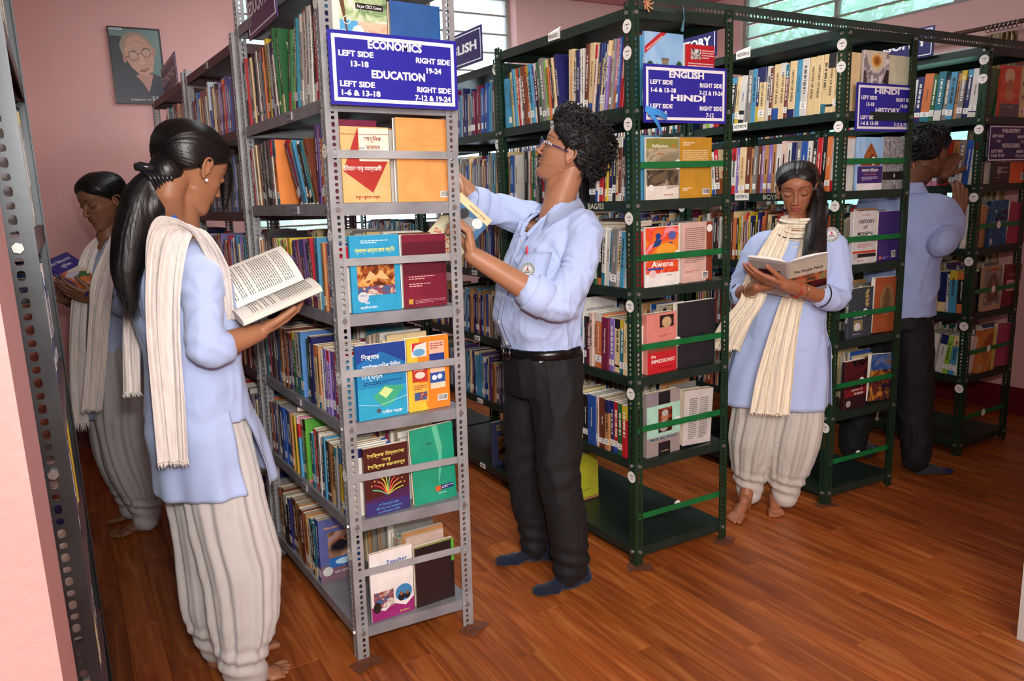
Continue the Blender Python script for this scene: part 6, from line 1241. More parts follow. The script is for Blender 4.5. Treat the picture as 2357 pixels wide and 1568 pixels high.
def badge(root, c, n, up, r=0.028, words=True):
    n = Vector(n).normalized(); u = (Vector(up)-n*Vector(up).dot(n)).normalized(); x = u.cross(n); c = Vector(c)
    b = build('badge', MB().disc(c, x, u, r, 32, 0, 0.0015), M('#dcdcdc', .7), root)
    mb = MB(); n_ = 40
    for rad, w, mi in ((0.95, .05, 0), (0.62, .05, 0)):
        for k in range(n_):
            a, b_ = 2*PI*k/n_, 2*PI*(k+1)/n_; f = lambda q, s_: c+n*0.002+(x*math.cos(q)+u*math.sin(q))*r*s_
            mb.quad(f(a, rad), f(b_, rad), f(b_, rad-w), f(a, rad-w), 0)
    for k in range(22):
        a = 2*PI*k/22; q = c+n*0.002+(x*math.cos(a)+u*math.sin(a))*r*.78; t = (-x*math.sin(a)+u*math.cos(a))*r*.06; s_ = (x*math.cos(a)+u*math.sin(a))*r*.09
        if 11 < k < 15: continue
        mb.quad(q-t-s_, q+t-s_, q+t+s_, q-t+s_, 0)
    for k, yy in enumerate((-.30, -.12)): mb.quad(*[c+n*0.002+x*r*sx+u*r*(yy+sy) for sx, sy in ((-.4, 0), (.4, 0), (.36, .08), (-.36, .08))], 0)
    mb.quad(*[c+n*0.002+x*r*sx+u*r*sy for sx, sy in ((-.16, .02), (.16, .02), (.05, .42), (-.05, .42))], 1)
    build('badge_print', mb, [M('#3c4046', .7), M('#c4303c', .7)], b)

# ================================================================= boy in glasses, centre
def make_boy():
    root = person('young man in blue glasses, light blue shirt and black trousers, beside the grey rack')
    F = Fr((1.46, 2.30), (-1, 0)); I = Matrix.Identity(4)
    TH = head_T(at(1306, 348, 2.29), (-0.80, 0.60), 21, 0, 1.03)
    hs = head_skin(TH, SKINB, None, lid=True, tache=True, female=False, lips='#9a4d42')
    pn = Pieces(); pn.chain([TH @ Vector((0, -.030, .075)), TH @ Vector((0, -.028, .015)), F(0, -.095, 1.42), F(0, -.09, 1.34)], [.047, .050, .056, .085])
    pn.chain([TH @ Vector((0, .015, .03)), TH @ Vector((0, .0, -.02)), F(0, -.070, 1.385)], [.032, .037, .045]); pn.chain([TH @ Vector((0, .038, .004)), TH @ Vector((0, .030, -.016))], [.009, .008]); p = Pieces()
    Lw = at(1088, 588, 2.165); Le = F(.245, .085, 1.085); Rw = at(1052, 415, 2.60); Re = F(-.245, .07, 1.40)
    p.chain([Le.lerp(Lw, .16), Le.lerp(Lw, .35), Lw], [.040, .043, .029])
    TL = hand_T(Lw+Vector((0, 0, -.004)), (-.02, .16, 1), (-.82, .5, .05)); tipsL = hand(p, TL, 1, (48, 62, 40), 3, (30, 20, 18), 28, (34, 70, 42), 1.0)
    p2 = Pieces(); p2.chain([Re.lerp(Rw, .2), Rw], [.040, .029]); TR = hand_T(Rw, (-.75, -.35, -.55), (-.3, -.4, -.8)); hand(p2, TR, -1, (25, 30, 20), 3, (30, 20, 20), 40)
    co, fs, tn = toned(p, 0.0026, SKINB, 5)
    for (tp, d) in tipsL:     # paler nails and pads
        w = np.exp(-((co-np.array(tp))**2).sum(1)/(2*.0075**2))[:, None]; tn = tn*(1-.35*w)+np.array(lin('#c98d78'))*.35*w
    inner = Pieces(); inner.chain([F(0, -.09, 1.33), F(0, -.02, 1.15), F(0, 0, .9)], [.07, .10, .10]); inner.chain([F(.14, -.08, 1.31), Le], [.03, .03]); inner.chain([F(-.14, -.08, 1.33), Re], [.03, .03]); 
    for s in (1, -1): inner.chain([F(s*.085, 0, .88), F(s*.1, .0, .47), F(s*.12, -.03, .10)], [.07, .05, .035])
    finish_body(root, [hs, toned(pn, .004, SKINB, 16), (co, fs, tn), toned(p2, 0.003, SKINB, 5), toned(inner, 0.014, SKINB, 2)])
    for s in (1, -1):
        eb = Pieces(); 
        e = MB(); c = TH @ Vector((s*.030, .0755, .1130)); e.disc(c, TH.to_3x3() @ Vector((1, 0, 0)), TH.to_3x3() @ Vector((0, 0, 1)), .006, 14, 0, .0095); build('eye', e, M('#20130e', .15), root)
    # hair: dense cap with many curling locks
    h = scalp_hair(HAIRB, root, .014, .004, .004, back=.006)
    curls(TH, HAIRB, h, [((0, -.012, .160), (.088, .088, .078)), ((0, -.030, .160), (.088, .100, .086)), ((0, -.066, .120), (.070, .058, .076)), ((0, -.068, .075), (.054, .038, .050)), ((0, .012, .208), (.064, .070, .040)), ((0, .045, .220), (.046, .036, .030))], 1100, 4, (.024, .046), .0062)
    # glasses
    g = MB(); X = lambda *q: TH @ Vector(q)
    for s in (1, -1):
        loop = [X(s*(.033+.0245*math.cos(a)*(1.0)), .1035-.006*abs(math.cos(a))*(1 if math.cos(a) > 0 else .2), .1135+.0185*math.copysign(abs(math.sin(a))**.8, math.sin(a))) for a in [2*PI*k/22 for k in range(23)]]
        g.tube(loop, .0017, 8, cap=False)
    g.tube([X(-.009, .105, .118), X(0, .108, .1195), X(.009, .105, .118)], .0016, 8)
    gl = build('eyeglasses', g, M('#1b2350', .3), root, smooth=True)
    for s in (1, -1):
        t = MB(); t.tube([X(s*.0575, .099, .118), X(s*.068, .078, .1175), X(s*.0765, .03, .1145), X(s*.0795, -.004, .110)], [.0028, .0026, .0022, .0018], 8); tm = build('temple', t, M('#1f2a66', .3), gl, smooth=True)
        for k in range(4):
            q = MB(); c = X(s*(.0665+.0022*k), .085-.0085*k, .1178-.0003*k); q.disc(c+TH.to_3x3() @ Vector((s*.0024, 0, 0)), TH.to_3x3() @ Vector((0, 1, 0)), TH.to_3x3() @ Vector((0, 0, 1)), .0030, 10, 0, .0006); build('inlay', q, M('#cfd6ea', .4), gl)
        ln = MB(); ln.poly([X(s*(.033+.0235*math.cos(a)), .1025-.0045*abs(math.cos(a)), .1135+.0175*math.sin(a)) for a in [2*PI*k/20 for k in range(20)]]); build('lens', ln, GC, gl)
    # shirt
    p = Pieces(); lat, fw = F.l, F.f
    p.loft([(F(0, 0, .855), .150, .128), (F(0, .0, .93), .156, .138), (F(0, .012, 1.02), .168, .150), (F(0, -.005, 1.12), .174, .150), (F(0, -.035, 1.22), .182, .142), (F(0, -.065, 1.31), .180, .122), (F(0, -.085, 1.370), .142, .092), (F(0, -.098, 1.422), .074, .064)], lat, fw, 48, 6)
    p.chain([F(.085, -.09, 1.335), F(.165, -.085, 1.325), F(.230, -.01, 1.205), F(.250, .070, 1.105)], [.056, .064, .060, .058]); p.chain([F(.250, .070, 1.10), Le.lerp(Lw, .13), Le.lerp(Lw, .30)], [.062, .060, .056])
    p.chain([F(-.085, -.09, 1.345), F(-.165, -.07, 1.36), F(-.225, .01, 1.395), F(-.25, .10, 1.425)], [.056, .066, .060, .057])
    co, fs = remesh(p, .0048, 11)
    def ex(c):
        # gathered folds: fan from the armpit, crush above the belt, rings at the elbow
        d = np.zeros(len(c)); z = c[:, 2]
        wz = np.exp(-((z-.93)/.06)**2); d += wz*.006*np.sin(c[:, 0]*60+c[:, 1]*45+z*40)
        ap = np.array(F(.13, .02, 1.22)); v = c-ap; ang = np.arctan2(v[:, 2], v@np.array(F.f)); r = np.linalg.norm(v, axis=1); d += np.exp(-(r/.16)**2)*.0045*np.sin(ang*9)
        el = np.array(F(.25, .07, 1.10)); r = np.linalg.norm(c-el, axis=1); d += np.exp(-(r/.07)**2)*.005*np.sin((c@np.array([.3, .2, 1.]))*150)
        rs = np.array(F(-.17, 0, 1.38)); r = np.linalg.norm(c-rs, axis=1); d += np.exp(-(r/.10)**2)*.005*np.sin((c@np.array([1., .5, .5]))*110)
        return d
    sh = cloth_obj('shirt', co, fs, BLUE, root, .008, (7, 7, 5), 3, ex, cut=lambda c: ((c-np.array(F(0, -.09, 0)))@np.array(F.f) > .01)*(np.abs((c-np.array(F(0, 0, 0)))@np.array(F.l)) < .006+(c[:, 2]-1.320)*.52)*(c[:, 2] > 1.318))
    for (a, b, r) in ((Le.lerp(Lw, .13), Le.lerp(Lw, .33), .0615), (F(-.245, .075, 1.418), F(-.252, .125, 1.43), .0625)):
        q = Pieces(); ax = (b-a).normalized(); u = ax.orthogonal().normalized(); v = ax.cross(u); rings = []
        for (s_, rr_) in ((0, r*.96), (.03, r*1.03), (.5, r*1.06), (.97, r*1.05), (1.0, r*1.0), (.99, r*.80), (.9, r*.74)): rings.append([a.lerp(b, s_)+(u*math.cos(2*PI*k/40)+v*math.sin(2*PI*k/40))*(rr_*(1+.012*math.sin(k*.9))) for k in range(40)])
        q.grid(rings, cap=False); co_, fs_ = np.array([tuple(x) for x in q.v]), q.f
        link('rolled_cuff', mesh_np('rolled_cuff', co_, fs_, [BLUE]), root)
    from mathutils.bvhtree import BVHTree
    bvh = BVHTree.FromPolygons([tuple(v.co) for v in sh.data.vertices], [tuple(q.vertices) for q in sh.data.polygons])
    def drape(a, b, off): h_ = bvh.ray_cast(F(a, b, 1.7), Vector((0, 0, -1)), .8)[0]; return F(a, b, (h_.z if h_ else 1.34)+off)
    # collar: a stand and two wings falling on to the shirt
    for s in (1, -1):
        rows = []; m_ = 18
        for i in range(m_):
            u = i/(m_-1); th = math.radians(182-u*148); ca, cb = s*math.sin(th), math.cos(th)
            base = F(ca*.064, -.092+cb*.062, 1.422-.062*u**1.5); top = F(ca*.070, -.094+cb*.070, 1.452-.062*u**1.3)
            w = .036+.046*u**2.2; oa, ob = ca*(.072+w*.85), -.094+cb*(.072+w*(1.05 if u > .6 else .9))
            e1 = drape(ca*(.070+w*.45), -.094+cb*(.070+w*.45), .010); e2 = drape(oa, ob, .006)
            if e1.z < 1.27: e1.z = 1.27
            e2.z = max(e2.z, 1.400-.120*u**1.5-.03)
            rows.append([base, top, top.lerp(e1, .35)+Vector((0, 0, .004)), e1, e2])
        sheet('collar', rows, BLUE, root, .003)
    for s in (1, -1):      # facing along the open neck
        P_ = [bvh.ray_cast(F(s*(.014+(z_-1.316)*.54), .40, z_), -F.f, .6)[0] for z_ in (1.312, 1.325, 1.34, 1.355, 1.37)]; P_ = [q for q in P_ if q]
        P_ = P_+[F(s*.060, -.050, 1.392)]; w_ = MB(); w_.tube(spline([q+F.f*.002 for q in P_], 14), .0065, 8); build('neck_facing', w_, BLUE, root, smooth=True)
    # placket, buttons, pocket, pen, badge
    def onchest(a, z, off=.004):      # cast from in front of the chest back on to the shirt
        h_ = bvh.ray_cast(F(a, .40, z), -F.f, .6)[0]
        return (h_ if h_ else F(a, .1, z))+F.f*off
    rows = [[onchest(.016*q+.002, 1.325-.40*i/30, .0045) for q in (-1, -.5, 0, .5, 1)] for i in range(31)]; A = np.array([[tuple(p_) for p_ in r] for r in rows])
    for _ in range(1): A[1:-1] = (A[:-2]+2*A[1:-1]+A[2:])/4
    sheet('placket', [[Vector(q) for q in r] for r in A], BLUE, root, .002)
    for zz in (2, 9, 16, 23, 29):
        q = Vector(A[zz][2])+F.f*.0035; build('button', MB().disc(q, F.l, (0, 0, 1), .0058, 16, 0, .002), M('#e6e2da', .3), root)
    rows = [[onchest(.050+.100*j/6, 1.262-.125*i/8, .0095) for j in range(7)] for i in range(9)]; A = np.array([[tuple(p_) for p_ in r] for r in rows])
    for _ in range(4): A[1:-1] = (A[:-2]+2*A[1:-1]+A[2:])/4; A[:, 1:-1] = (A[:, :-2]+2*A[:, 1:-1]+A[:, 2:])/4
    sheet('pocket', [[Vector(q) for q in r] for r in A], BLUE, root, .002)
    c = Vector(A[4][3]); nn = Vector(np.cross(A[4][5]-A[4][1], A[7][3]-A[1][3])).normalized(); nn = nn if nn.dot(F.f) > 0 else -nn
    badge(root, c+nn*.007, nn, (0, 0, 1), .029)
    pe = MB(); q = Vector(A[0][1])+nn*.004; pe.tube([q+Vector((0, 0, -.03)), q+Vector((0, 0, .014)), q+Vector((0, 0, .018))], [.0045, .0045, .002], 10); tag(build('pen', pe, M('#d8324e', .4), None, smooth=True), 'red pen cap clipped in the shirt pocket of the young man in glasses', 'pen')
    # trousers, belt, socks
    p = Pieces(); p.loft([(F(0, 0, .915), .152, .132), (F(0, 0, .87), .158, .136), (F(0, -.005, .80), .165, .138), (F(0, -.005, .74), .160, .125)], lat, fw, 48, 5)
    p.chain([F(.080, -.005, .82), F(.095, .0, .64), F(.108, .012, .46), F(.118, -.012, .26), F(.122, -.025, .12), F(.120, -.015, .065)], [.098, .090, .080, .076, .068, .060], 24); p.chain([F(-.080, -.005, .82), F(-.10, .01, .64), F(-.115, .02, .46), F(-.12, -.0, .26), F(-.118, -.02, .13), F(-.118, -.015, .075)], [.098, .090, .078, .072, .064, .056], 24)
    co, fs = remesh(p, .0075, 6)
    cloth_obj('trousers', co, fs, BLACKC, root, .007, (9, 9, 4), 9, lambda c: np.exp(-((c[:, 2]-.12)/.07)**2)*.005*np.sin(c[:, 2]*110+c[:, 0]*30)+np.exp(-((c[:, 2]-.46)/.08)**2)*.003*np.sin(c[:, 2]*80+c[:, 1]*40))
    rings = []
    for dz, k in ((0, 1.0), (.002, 1.04), (.034, 1.05), (.036, 1.0)): rings.append([F(.157*k*math.sin(2*PI*j/60), .137*k*math.cos(2*PI*j/60), .884+dz) for j in range(60)])
    q = Pieces(); q.grid(rings, cap=False); link('belt', mesh_np('belt', np.array([tuple(x) for x in q.v]), q.f, [M('#0c0c0e', .25)]), root)
    bk = MB(); c = F(.0, .147, .902)
    for a0, a1 in (((-.022, -.02), (-.022, .02)), ((-.022, .02), (.022, .02)), ((.022, .02), (.022, -.02)), ((.022, -.02), (-.022, -.02))): bk.tube([F(a0[0], .147, .902+a0[1]), F(a1[0], .147, .902+a1[1])], .0028, 8)
    bk.tube([F(-.022, .149, .902), F(.02, .149, .902)], .002, 6); build('buckle', bk, M('#9a9a9c', .2, 1.0), root, smooth=True)
    for toe, heel, sd, an in (((1.322, 2.186), (1.565, 2.165), 1, F(.122, -.02, .13)), ((1.330, 2.492), (1.555, 2.375), -1, F(-.118, -.02, .13))):
        q = Pieces(); t = foot(q, toe, heel, sd, toes=False); q.chain([t+Vector((0, 0, -.03)), t.lerp(an, .5), an], [.034, .035, .037]); co, fs = remesh(q, .004, 18); cloth_obj('sock', co, fs, SOCK, root, .0008, (20, 20, 30), 2)
    ringm = MB(); rc = TL @ Vector((-.0095, .092, 0)); y_ = (TL.to_3x3() @ Vector((0, .75, -.65))).normalized(); u = y_.orthogonal().normalized(); v = y_.cross(u)
    ringm.tube([rc+(TL.to_3x3() @ Vector((0, .012, -.008)))+(u*math.cos(2*PI*k/16)+v*math.sin(2*PI*k/16))*.0100 for k in range(17)], .0014, 6, cap=False); build('finger_ring', ringm, M('#d9d9dc', .15, 1.0), root, smooth=True)
    # the book in his hands, upside down behind the grey post
    c = at(1052, 528, 2.235); xd = (at(1108, 480, 2.235)-at(1062, 447, 2.225)).normalized(); nrm = Vector((-.62, -.78, -.05)).normalized(); xd = (xd-nrm*xd.dot(nrm)).normalized(); zu = nrm.cross(xd)
    if zu.z < 0: zu = -zu
    # local frame: x = viewer's right-to-left because the book is upside down, z = foot to head pointing down
    X_, Z_ = -xd, -zu; Y_ = Z_.cross(X_)
    T = Matrix((X_, Y_, Z_)).transposed().to_4x4(); w, h, t = .135, .195, .012; T.translation = c-X_*w/2-Z_*h/2-Y_*0
    b = make_book('book', T, t, h, w, '#3f6f98', random.Random(2), hi=False, plain=True); tag(b, 'blue and cream paperback held upside down by the young man in glasses', 'book')
    art(b, w, h, t, 0, [('r', 0, .0, 1, .12, '#e9d3a4'), ('t', 'Book publishers', .4, .06, .05, '#6a5a48', .5), ('r', 0, .42, 1, 1, '#d8cda8'), ('e', .35, .30, .2, .12, '#8a9094'), ('e', .62, .22, .12, .09, '#2a2a2e'), ('e', .22, .20, .13, .085, '#e9e7e2'), ('l', .2, .46, .8, .62, 4, '#5a6a7a'), ('t', 'TEACHING', .5, .74, .11, '#c83028', .85), ('t', 'EVERY', .5, .86, .10, '#c83028', .6)])
    return root
make_boy()

# ================================================================= girl reading, front left
def girl_lower(root, F, legs, feet, hipz, mat, seed, skin, ftoes=True, nf=11, amp=.006, pel=(.15, .125)):
    p = Pieces(); p.loft([(F(*legs['hip'], hipz+.10), pel[0]*.9, pel[1]*.9), (F(*legs['hip'], hipz), pel[0], pel[1]), (F(*legs['hip'], hipz-.14), pel[0]*1.02, pel[1]*1.02)], F.l, F.f, 40, 5)
    for ch in legs['chains']: p.chain([F(*q[:3]) for q in ch], [q[3] for q in ch], 28)
    co, fs = remesh(p, .0072, 6)
    axes = [[np.array(F(*q[:3])) for q in ch] for ch in legs['chains']]
    def ex(c):
        best = None; out = np.zeros(len(c)); bd = np.full(len(c), 9.)
        for i, ax in enumerate(axes):
            A = np.array(ax); zs = A[:, 2]; o = np.argsort(zs); cx = np.interp(c[:, 2], zs[o], A[o, 0]); cy = np.interp(c[:, 2], zs[o], A[o, 1]); d = np.hypot(c[:, 0]-cx, c[:, 1]-cy); th = np.arctan2(c[:, 1]-cy, c[:, 0]-cx)
            lowf = np.clip((c[:, 2]-.10)/.12, 0, 1); ph = np.array([mnoise.noise(Vector((0, 0, z_*3+i*4+seed))) for z_ in c[:, 2]])*2.2
            f = amp*lowf*(np.sin(th*nf+ph+seed)+.6*np.sin(th*(nf*1.7)+ph*2))+.006*np.exp(-((c[:, 2]-.13)/.05)**2)*np.sin(c[:, 2]*120+th*2)
            m = d < bd; out[m] = f[m]; bd[m] = d[m]
        return out
    cloth_obj('salwar', co, fs, mat, root, .004, (7, 7, 3), seed, ex)
    parts = []; q = Pieces()
    for (toe, heel, sd, an) in feet:
        t = foot(q, toe, heel, sd, toes=ftoes); q.chain([t+Vector((0, 0, -.02)), t.lerp(F(*an), .6), F(*an)], [.030, .031, .036])
    co, fs, tn = toned(q, .0030, skin, 4)
    return (co, fs, tn)
def make_girl1():
    root = person('girl with a claw clip and long ponytail, white scarf on blue kurta, front left')
    F = Fr((.275, 2.30), (.95, .30)); SK = SKIN1
    TH = head_T(at(447, 388, 2.27), (.857, .516), -30, 0, 0.98)
    hs = head_skin(TH, SK, None, female=True)
    pn = Pieces(); pn.chain([TH @ Vector((0, -.032, .075)), TH @ Vector((0, -.045, .01)), F(0, -.012, 1.395), F(0, -.01, 1.32)], [.038, .041, .048, .082]); pn.chain([TH @ Vector((0, .01, .03)), F(0, .02, 1.39)], [.030, .045]); p = Pieces()
    Re, Rw = F(-.212, -.055, 1.085), at(598, 764, 2.12); Le, Lw = F(.20, .05, 1.08), at(518, 668, 2.33)
    p.chain([Re.lerp(Rw, .14), Re.lerp(Rw, .35), Rw], [.036, .037, .024]); p.chain([Le.lerp(Lw, .2), Lw], [.035, .024])
    TR = hand_T(Rw, (.74, .28, .26), (-.20, .1, 1)); hand(p, TR, -1, (10, 22, 22), 4, (10, 10, 10), 40, s=.93)
    TL = hand_T(Lw, (.93, -.20, .30), (.10, -.1, 1)); tl = hand(p, TL, 1, (10, 20, 18), 3, (-30, 5, 5), 22, s=.90)
    co, fs, tn = toned(p, .0027, SK, 5)
    feet = girl_lower(root, F, dict(hip=(0, 0), chains=[[(-.062, 0, .80, .098), (-.072, .015, .62, .106), (-.080, .035, .42, .112), (-.084, .025, .24, .096), (-.088, .005, .12, .068), (-.088, .015, .060, .060)], [(.062, 0, .80, .098), (.072, .02, .62, .106), (.08, .035, .42, .108), (.095, .02, .24, .095), (.095, .015, .12, .064), (.095, .02, .075, .054)]]),
        [((.462, 2.262), (.245, 2.215), -1, (-.088, 0, .16)), ((.455, 2.430), (.225, 2.395), 1, (.095, 0, .16))], .84, OFFW, 3, SK, pel=(.150, .122))
    inner = Pieces(); inner.chain([F(0, -.01, 1.33), F(0, 0, 1.1), F(0, 0, .85)], [.07, .085, .09]); [inner.chain([F(q*.08, 0, .85), F(q*.088, .01, .42), F(q*.09, .0, .10)], [.07, .045, .030]) for q in (1, -1)]; inner.chain([F(-.15, -.01, 1.29), Re], [.028, .028]); inner.chain([F(.15, 0, 1.29), Le], [.028, .028])
    finish_body(root, [hs, toned(pn, .004, SK, 16), (co, fs, tn), feet, toned(inner, .014, SK, 2)])
    p = Pieces(); p.loft([(F(0, 0, .86), .168, .138), (F(0, .0, .95), .158, .125), (F(0, .005, 1.05), .150, .118), (F(0, .0, 1.15), .162, .130), (F(0, -.010, 1.25), .170, .124), (F(0, -.008, 1.325), .146, .086), (F(0, -.015, 1.37), .074, .060)], F.l, F.f, 48, 6)
    p.chain([F(-.08, -.01, 1.32), F(-.150, -.015, 1.30), F(-.192, -.04, 1.19), F(-.210, -.060, 1.10)], [.050, .056, .051, .049]); p.chain([F(-.212, -.058, 1.095), Re.lerp(Rw, .22)], [.049, .047]); p.chain([F(.08, 0, 1.32), F(.150, 0, 1.30), F(.19, .03, 1.18), F(.20, .05, 1.09), Le.lerp(Lw, .3)], [.050, .055, .050, .048, .044])
    co, fs = remesh(p, .0062, 7)
    def ex(c):
        d = .0035*np.sin(c@np.array([40., 30., 8.]))*np.exp(-((c[:, 2]-1.0)/.18)**2); el = np.array(Re); r = np.linalg.norm(c-el, axis=1); d += np.exp(-(r/.08)**2)*.003*np.sin((c@np.array([.6, .3, 1.]))*120)
        ap = np.array(F(-.13, -.02, 1.22)); v = c-ap; r = np.linalg.norm(v, axis=1); d += np.exp(-(r/.12)**2)*.003*np.sin(np.arctan2(v[:, 2], v[:, 0])*8); return d
    k = cloth_obj('kurta', co, fs, BLUE, root, .0048, (8, 8, 4), 5, ex)
    R = [(.95, .142, .110, 0, 0), (.89, .166, .134, 0, 0), (.83, .181, .144, .003, 0), (.74, .188, .146, .006, 0), (.655, .198, .152, .014, 0)]
    skirt('kurta_back_panel', F, R, -84, -262, BLUE, k, 1, .008, 6, -2)
    skirt('kurta_front_panel', F, [(.95, .142, .110, 0, 0), (.89, .166, .134, 0, 0), (.83, .182, .150, .006, 0), (.74, .192, .160, .014, 0), (.645, .200, .168, .022, 0)], 84, -72, BLUE, k, 4, .007, 6, -18)
    # scarf over the right shoulder, long end down the back
    l, f = F.l, F.f; rt = Vector((.86, -.5, 0))
    path = [at(522, 735, 2.17), at(510, 640, 2.12), at(478, 565, 2.09), at(430, 527, 2.11), at(392, 545, 2.15), at(378, 640, 2.145), at(378, 760, 2.14), at(390, 920, 2.12), at(400, 1062, 2.10)]
    wid = [rt*.016, rt*.024, Vector((.035, -.02, -.035)), Vector((.055, -.028, -.028)), Vector((.052, -.02, .0)), rt*.048, rt*.043, rt*.040, rt*.038]
    nr = [Vector((.3, -.95, 0)), Vector((.2, -.95, .1)), Vector((.1, -.8, .5)), Vector((0, -.4, .9)), Vector((-.3, -.85, .4)), Vector((-.45, -.9, 0)), Vector((-.45, -.9, 0)), Vector((-.45, -.9, 0)), Vector((-.4, -.9, 0))]
    o, rows = scarf('scarf', path, wid, nr, SCARF, root, 5, .006, 150, 52, 2); fringe(rows[-1], SCARF, o, L=.012, seed=4)
    o2, rows = scarf('scarf', [at(330, 540, 2.40), at(312, 640, 2.44), at(304, 760, 2.44), at(306, 905, 2.43)], [rt*.03, rt*.028, rt*.027, rt*.026], [Vector((-.4, -.9, 0))]*4, SCARF, root, 4, .005, 80, 30, 6); fringe(rows[-1], SCARF, o2, L=.010, seed=5)
    la = MB(); la.quad(at(385, 478, 2.235), at(412, 505, 2.19), at(409, 515, 2.19), at(379, 486, 2.235)); la.quad(at(412, 505, 2.19), at(421, 520, 2.17), at(412, 524, 2.17), at(409, 515, 2.19)); build('lanyard', la, M('#2f6fd8', .3), root)
    # hair
    W_ = lambda x, y, Y: at(x, y, Y)
    clip = W_(352, 408, 2.235)
    hp = [
          ('c', [TH @ Vector((0, -.085, .135)), W_(380, 400, 2.245), clip], [.040, .041, .032], False), ('e', (0, -.068, .066), (.046, .036, .044)), ('c', [TH @ Vector((0, -.070, .065)), W_(372, 448, 2.24), W_(345, 478, 2.235), W_(318, 530, 2.23)], [.046, .046, .046, .040], False), ('c', [clip, W_(325, 455, 2.235), W_(304, 545, 2.225), W_(292, 625, 2.22), W_(299, 690, 2.215), W_(307, 722, 2.212)], [.028, .046, .049, .040, .024, .006], False),
          ('c', [TH @ Vector((-.050, .060, .175)), W_(512, 375, 2.34), W_(520, 430, 2.36), W_(516, 484, 2.365)], [.024, .022, .018, .005], False)]
    h0 = scalp_hair(HAIRC, root, .012, .004, .0013, back=.006); h = hair_shell(TH, HAIRM, h0, hp, .0038, amp=.0022, sm=14)
    strands('loose_strands', [[clip, W_(318, 462, 2.22), W_(292, 545, 2.21), W_(280, 625, 2.20), W_(292, 700, 2.20), W_(305, 735, 2.2)], [clip, W_(330, 465, 2.24), W_(306, 550, 2.23), W_(300, 640, 2.22), W_(310, 725, 2.2)]], h, HAIRM2, 3, .0007, 170, .012)
    strands('loose_strands', [[TH @ Vector((-.05, .07, .17)), W_(525, 372, 2.35), W_(532, 430, 2.36), W_(527, 492, 2.37)]], h, HAIRM2, 5, .0006, 50, .006)
    cl = MB(); c0 = clip+Vector((-.010, -.018, .012)); 
    cl.tube([c0+Vector((.036, -.006, -.004)), c0+Vector((.01, -.016, .010)), c0+Vector((-.018, -.014, .014)), c0+Vector((-.030, -.006, .014))], [.005, .009, .013, .010], 14); 
    for q in range(6): cl.tube([c0+Vector((.040-.011*q, -.012, .006)), c0+Vector((.048-.010*q, -.034, -.014)), c0+Vector((.052-.008*q, -.024, -.042))], [.0050, .0050, .0025], 8)
    build('claw_clip', cl, M('#26262a', .12), root, smooth=True)
    er = MB(); ec = TH @ Vector((.0775, -.002, .070)); build_e = Pieces(); build_e.ell(Matrix.Translation(ec+Vector((0, -.006, 0))), (0, 0, 0), (.0045, .0045, .0045)); link('earring', mesh_np('earring', np.array(build_e.v), build_e.f, [M('#e8e4da', .15)]), root)
    # her open book
    r_, T = open_book(at(621, 690, 2.19), (.12, -.92, -.36), (.93, .08, .34), .150, .225, .013, '#d9d4d0', None, label='open white-paged paperback held by the girl with the claw clip', spread=19, curl=.016)
    return root
make_girl1()

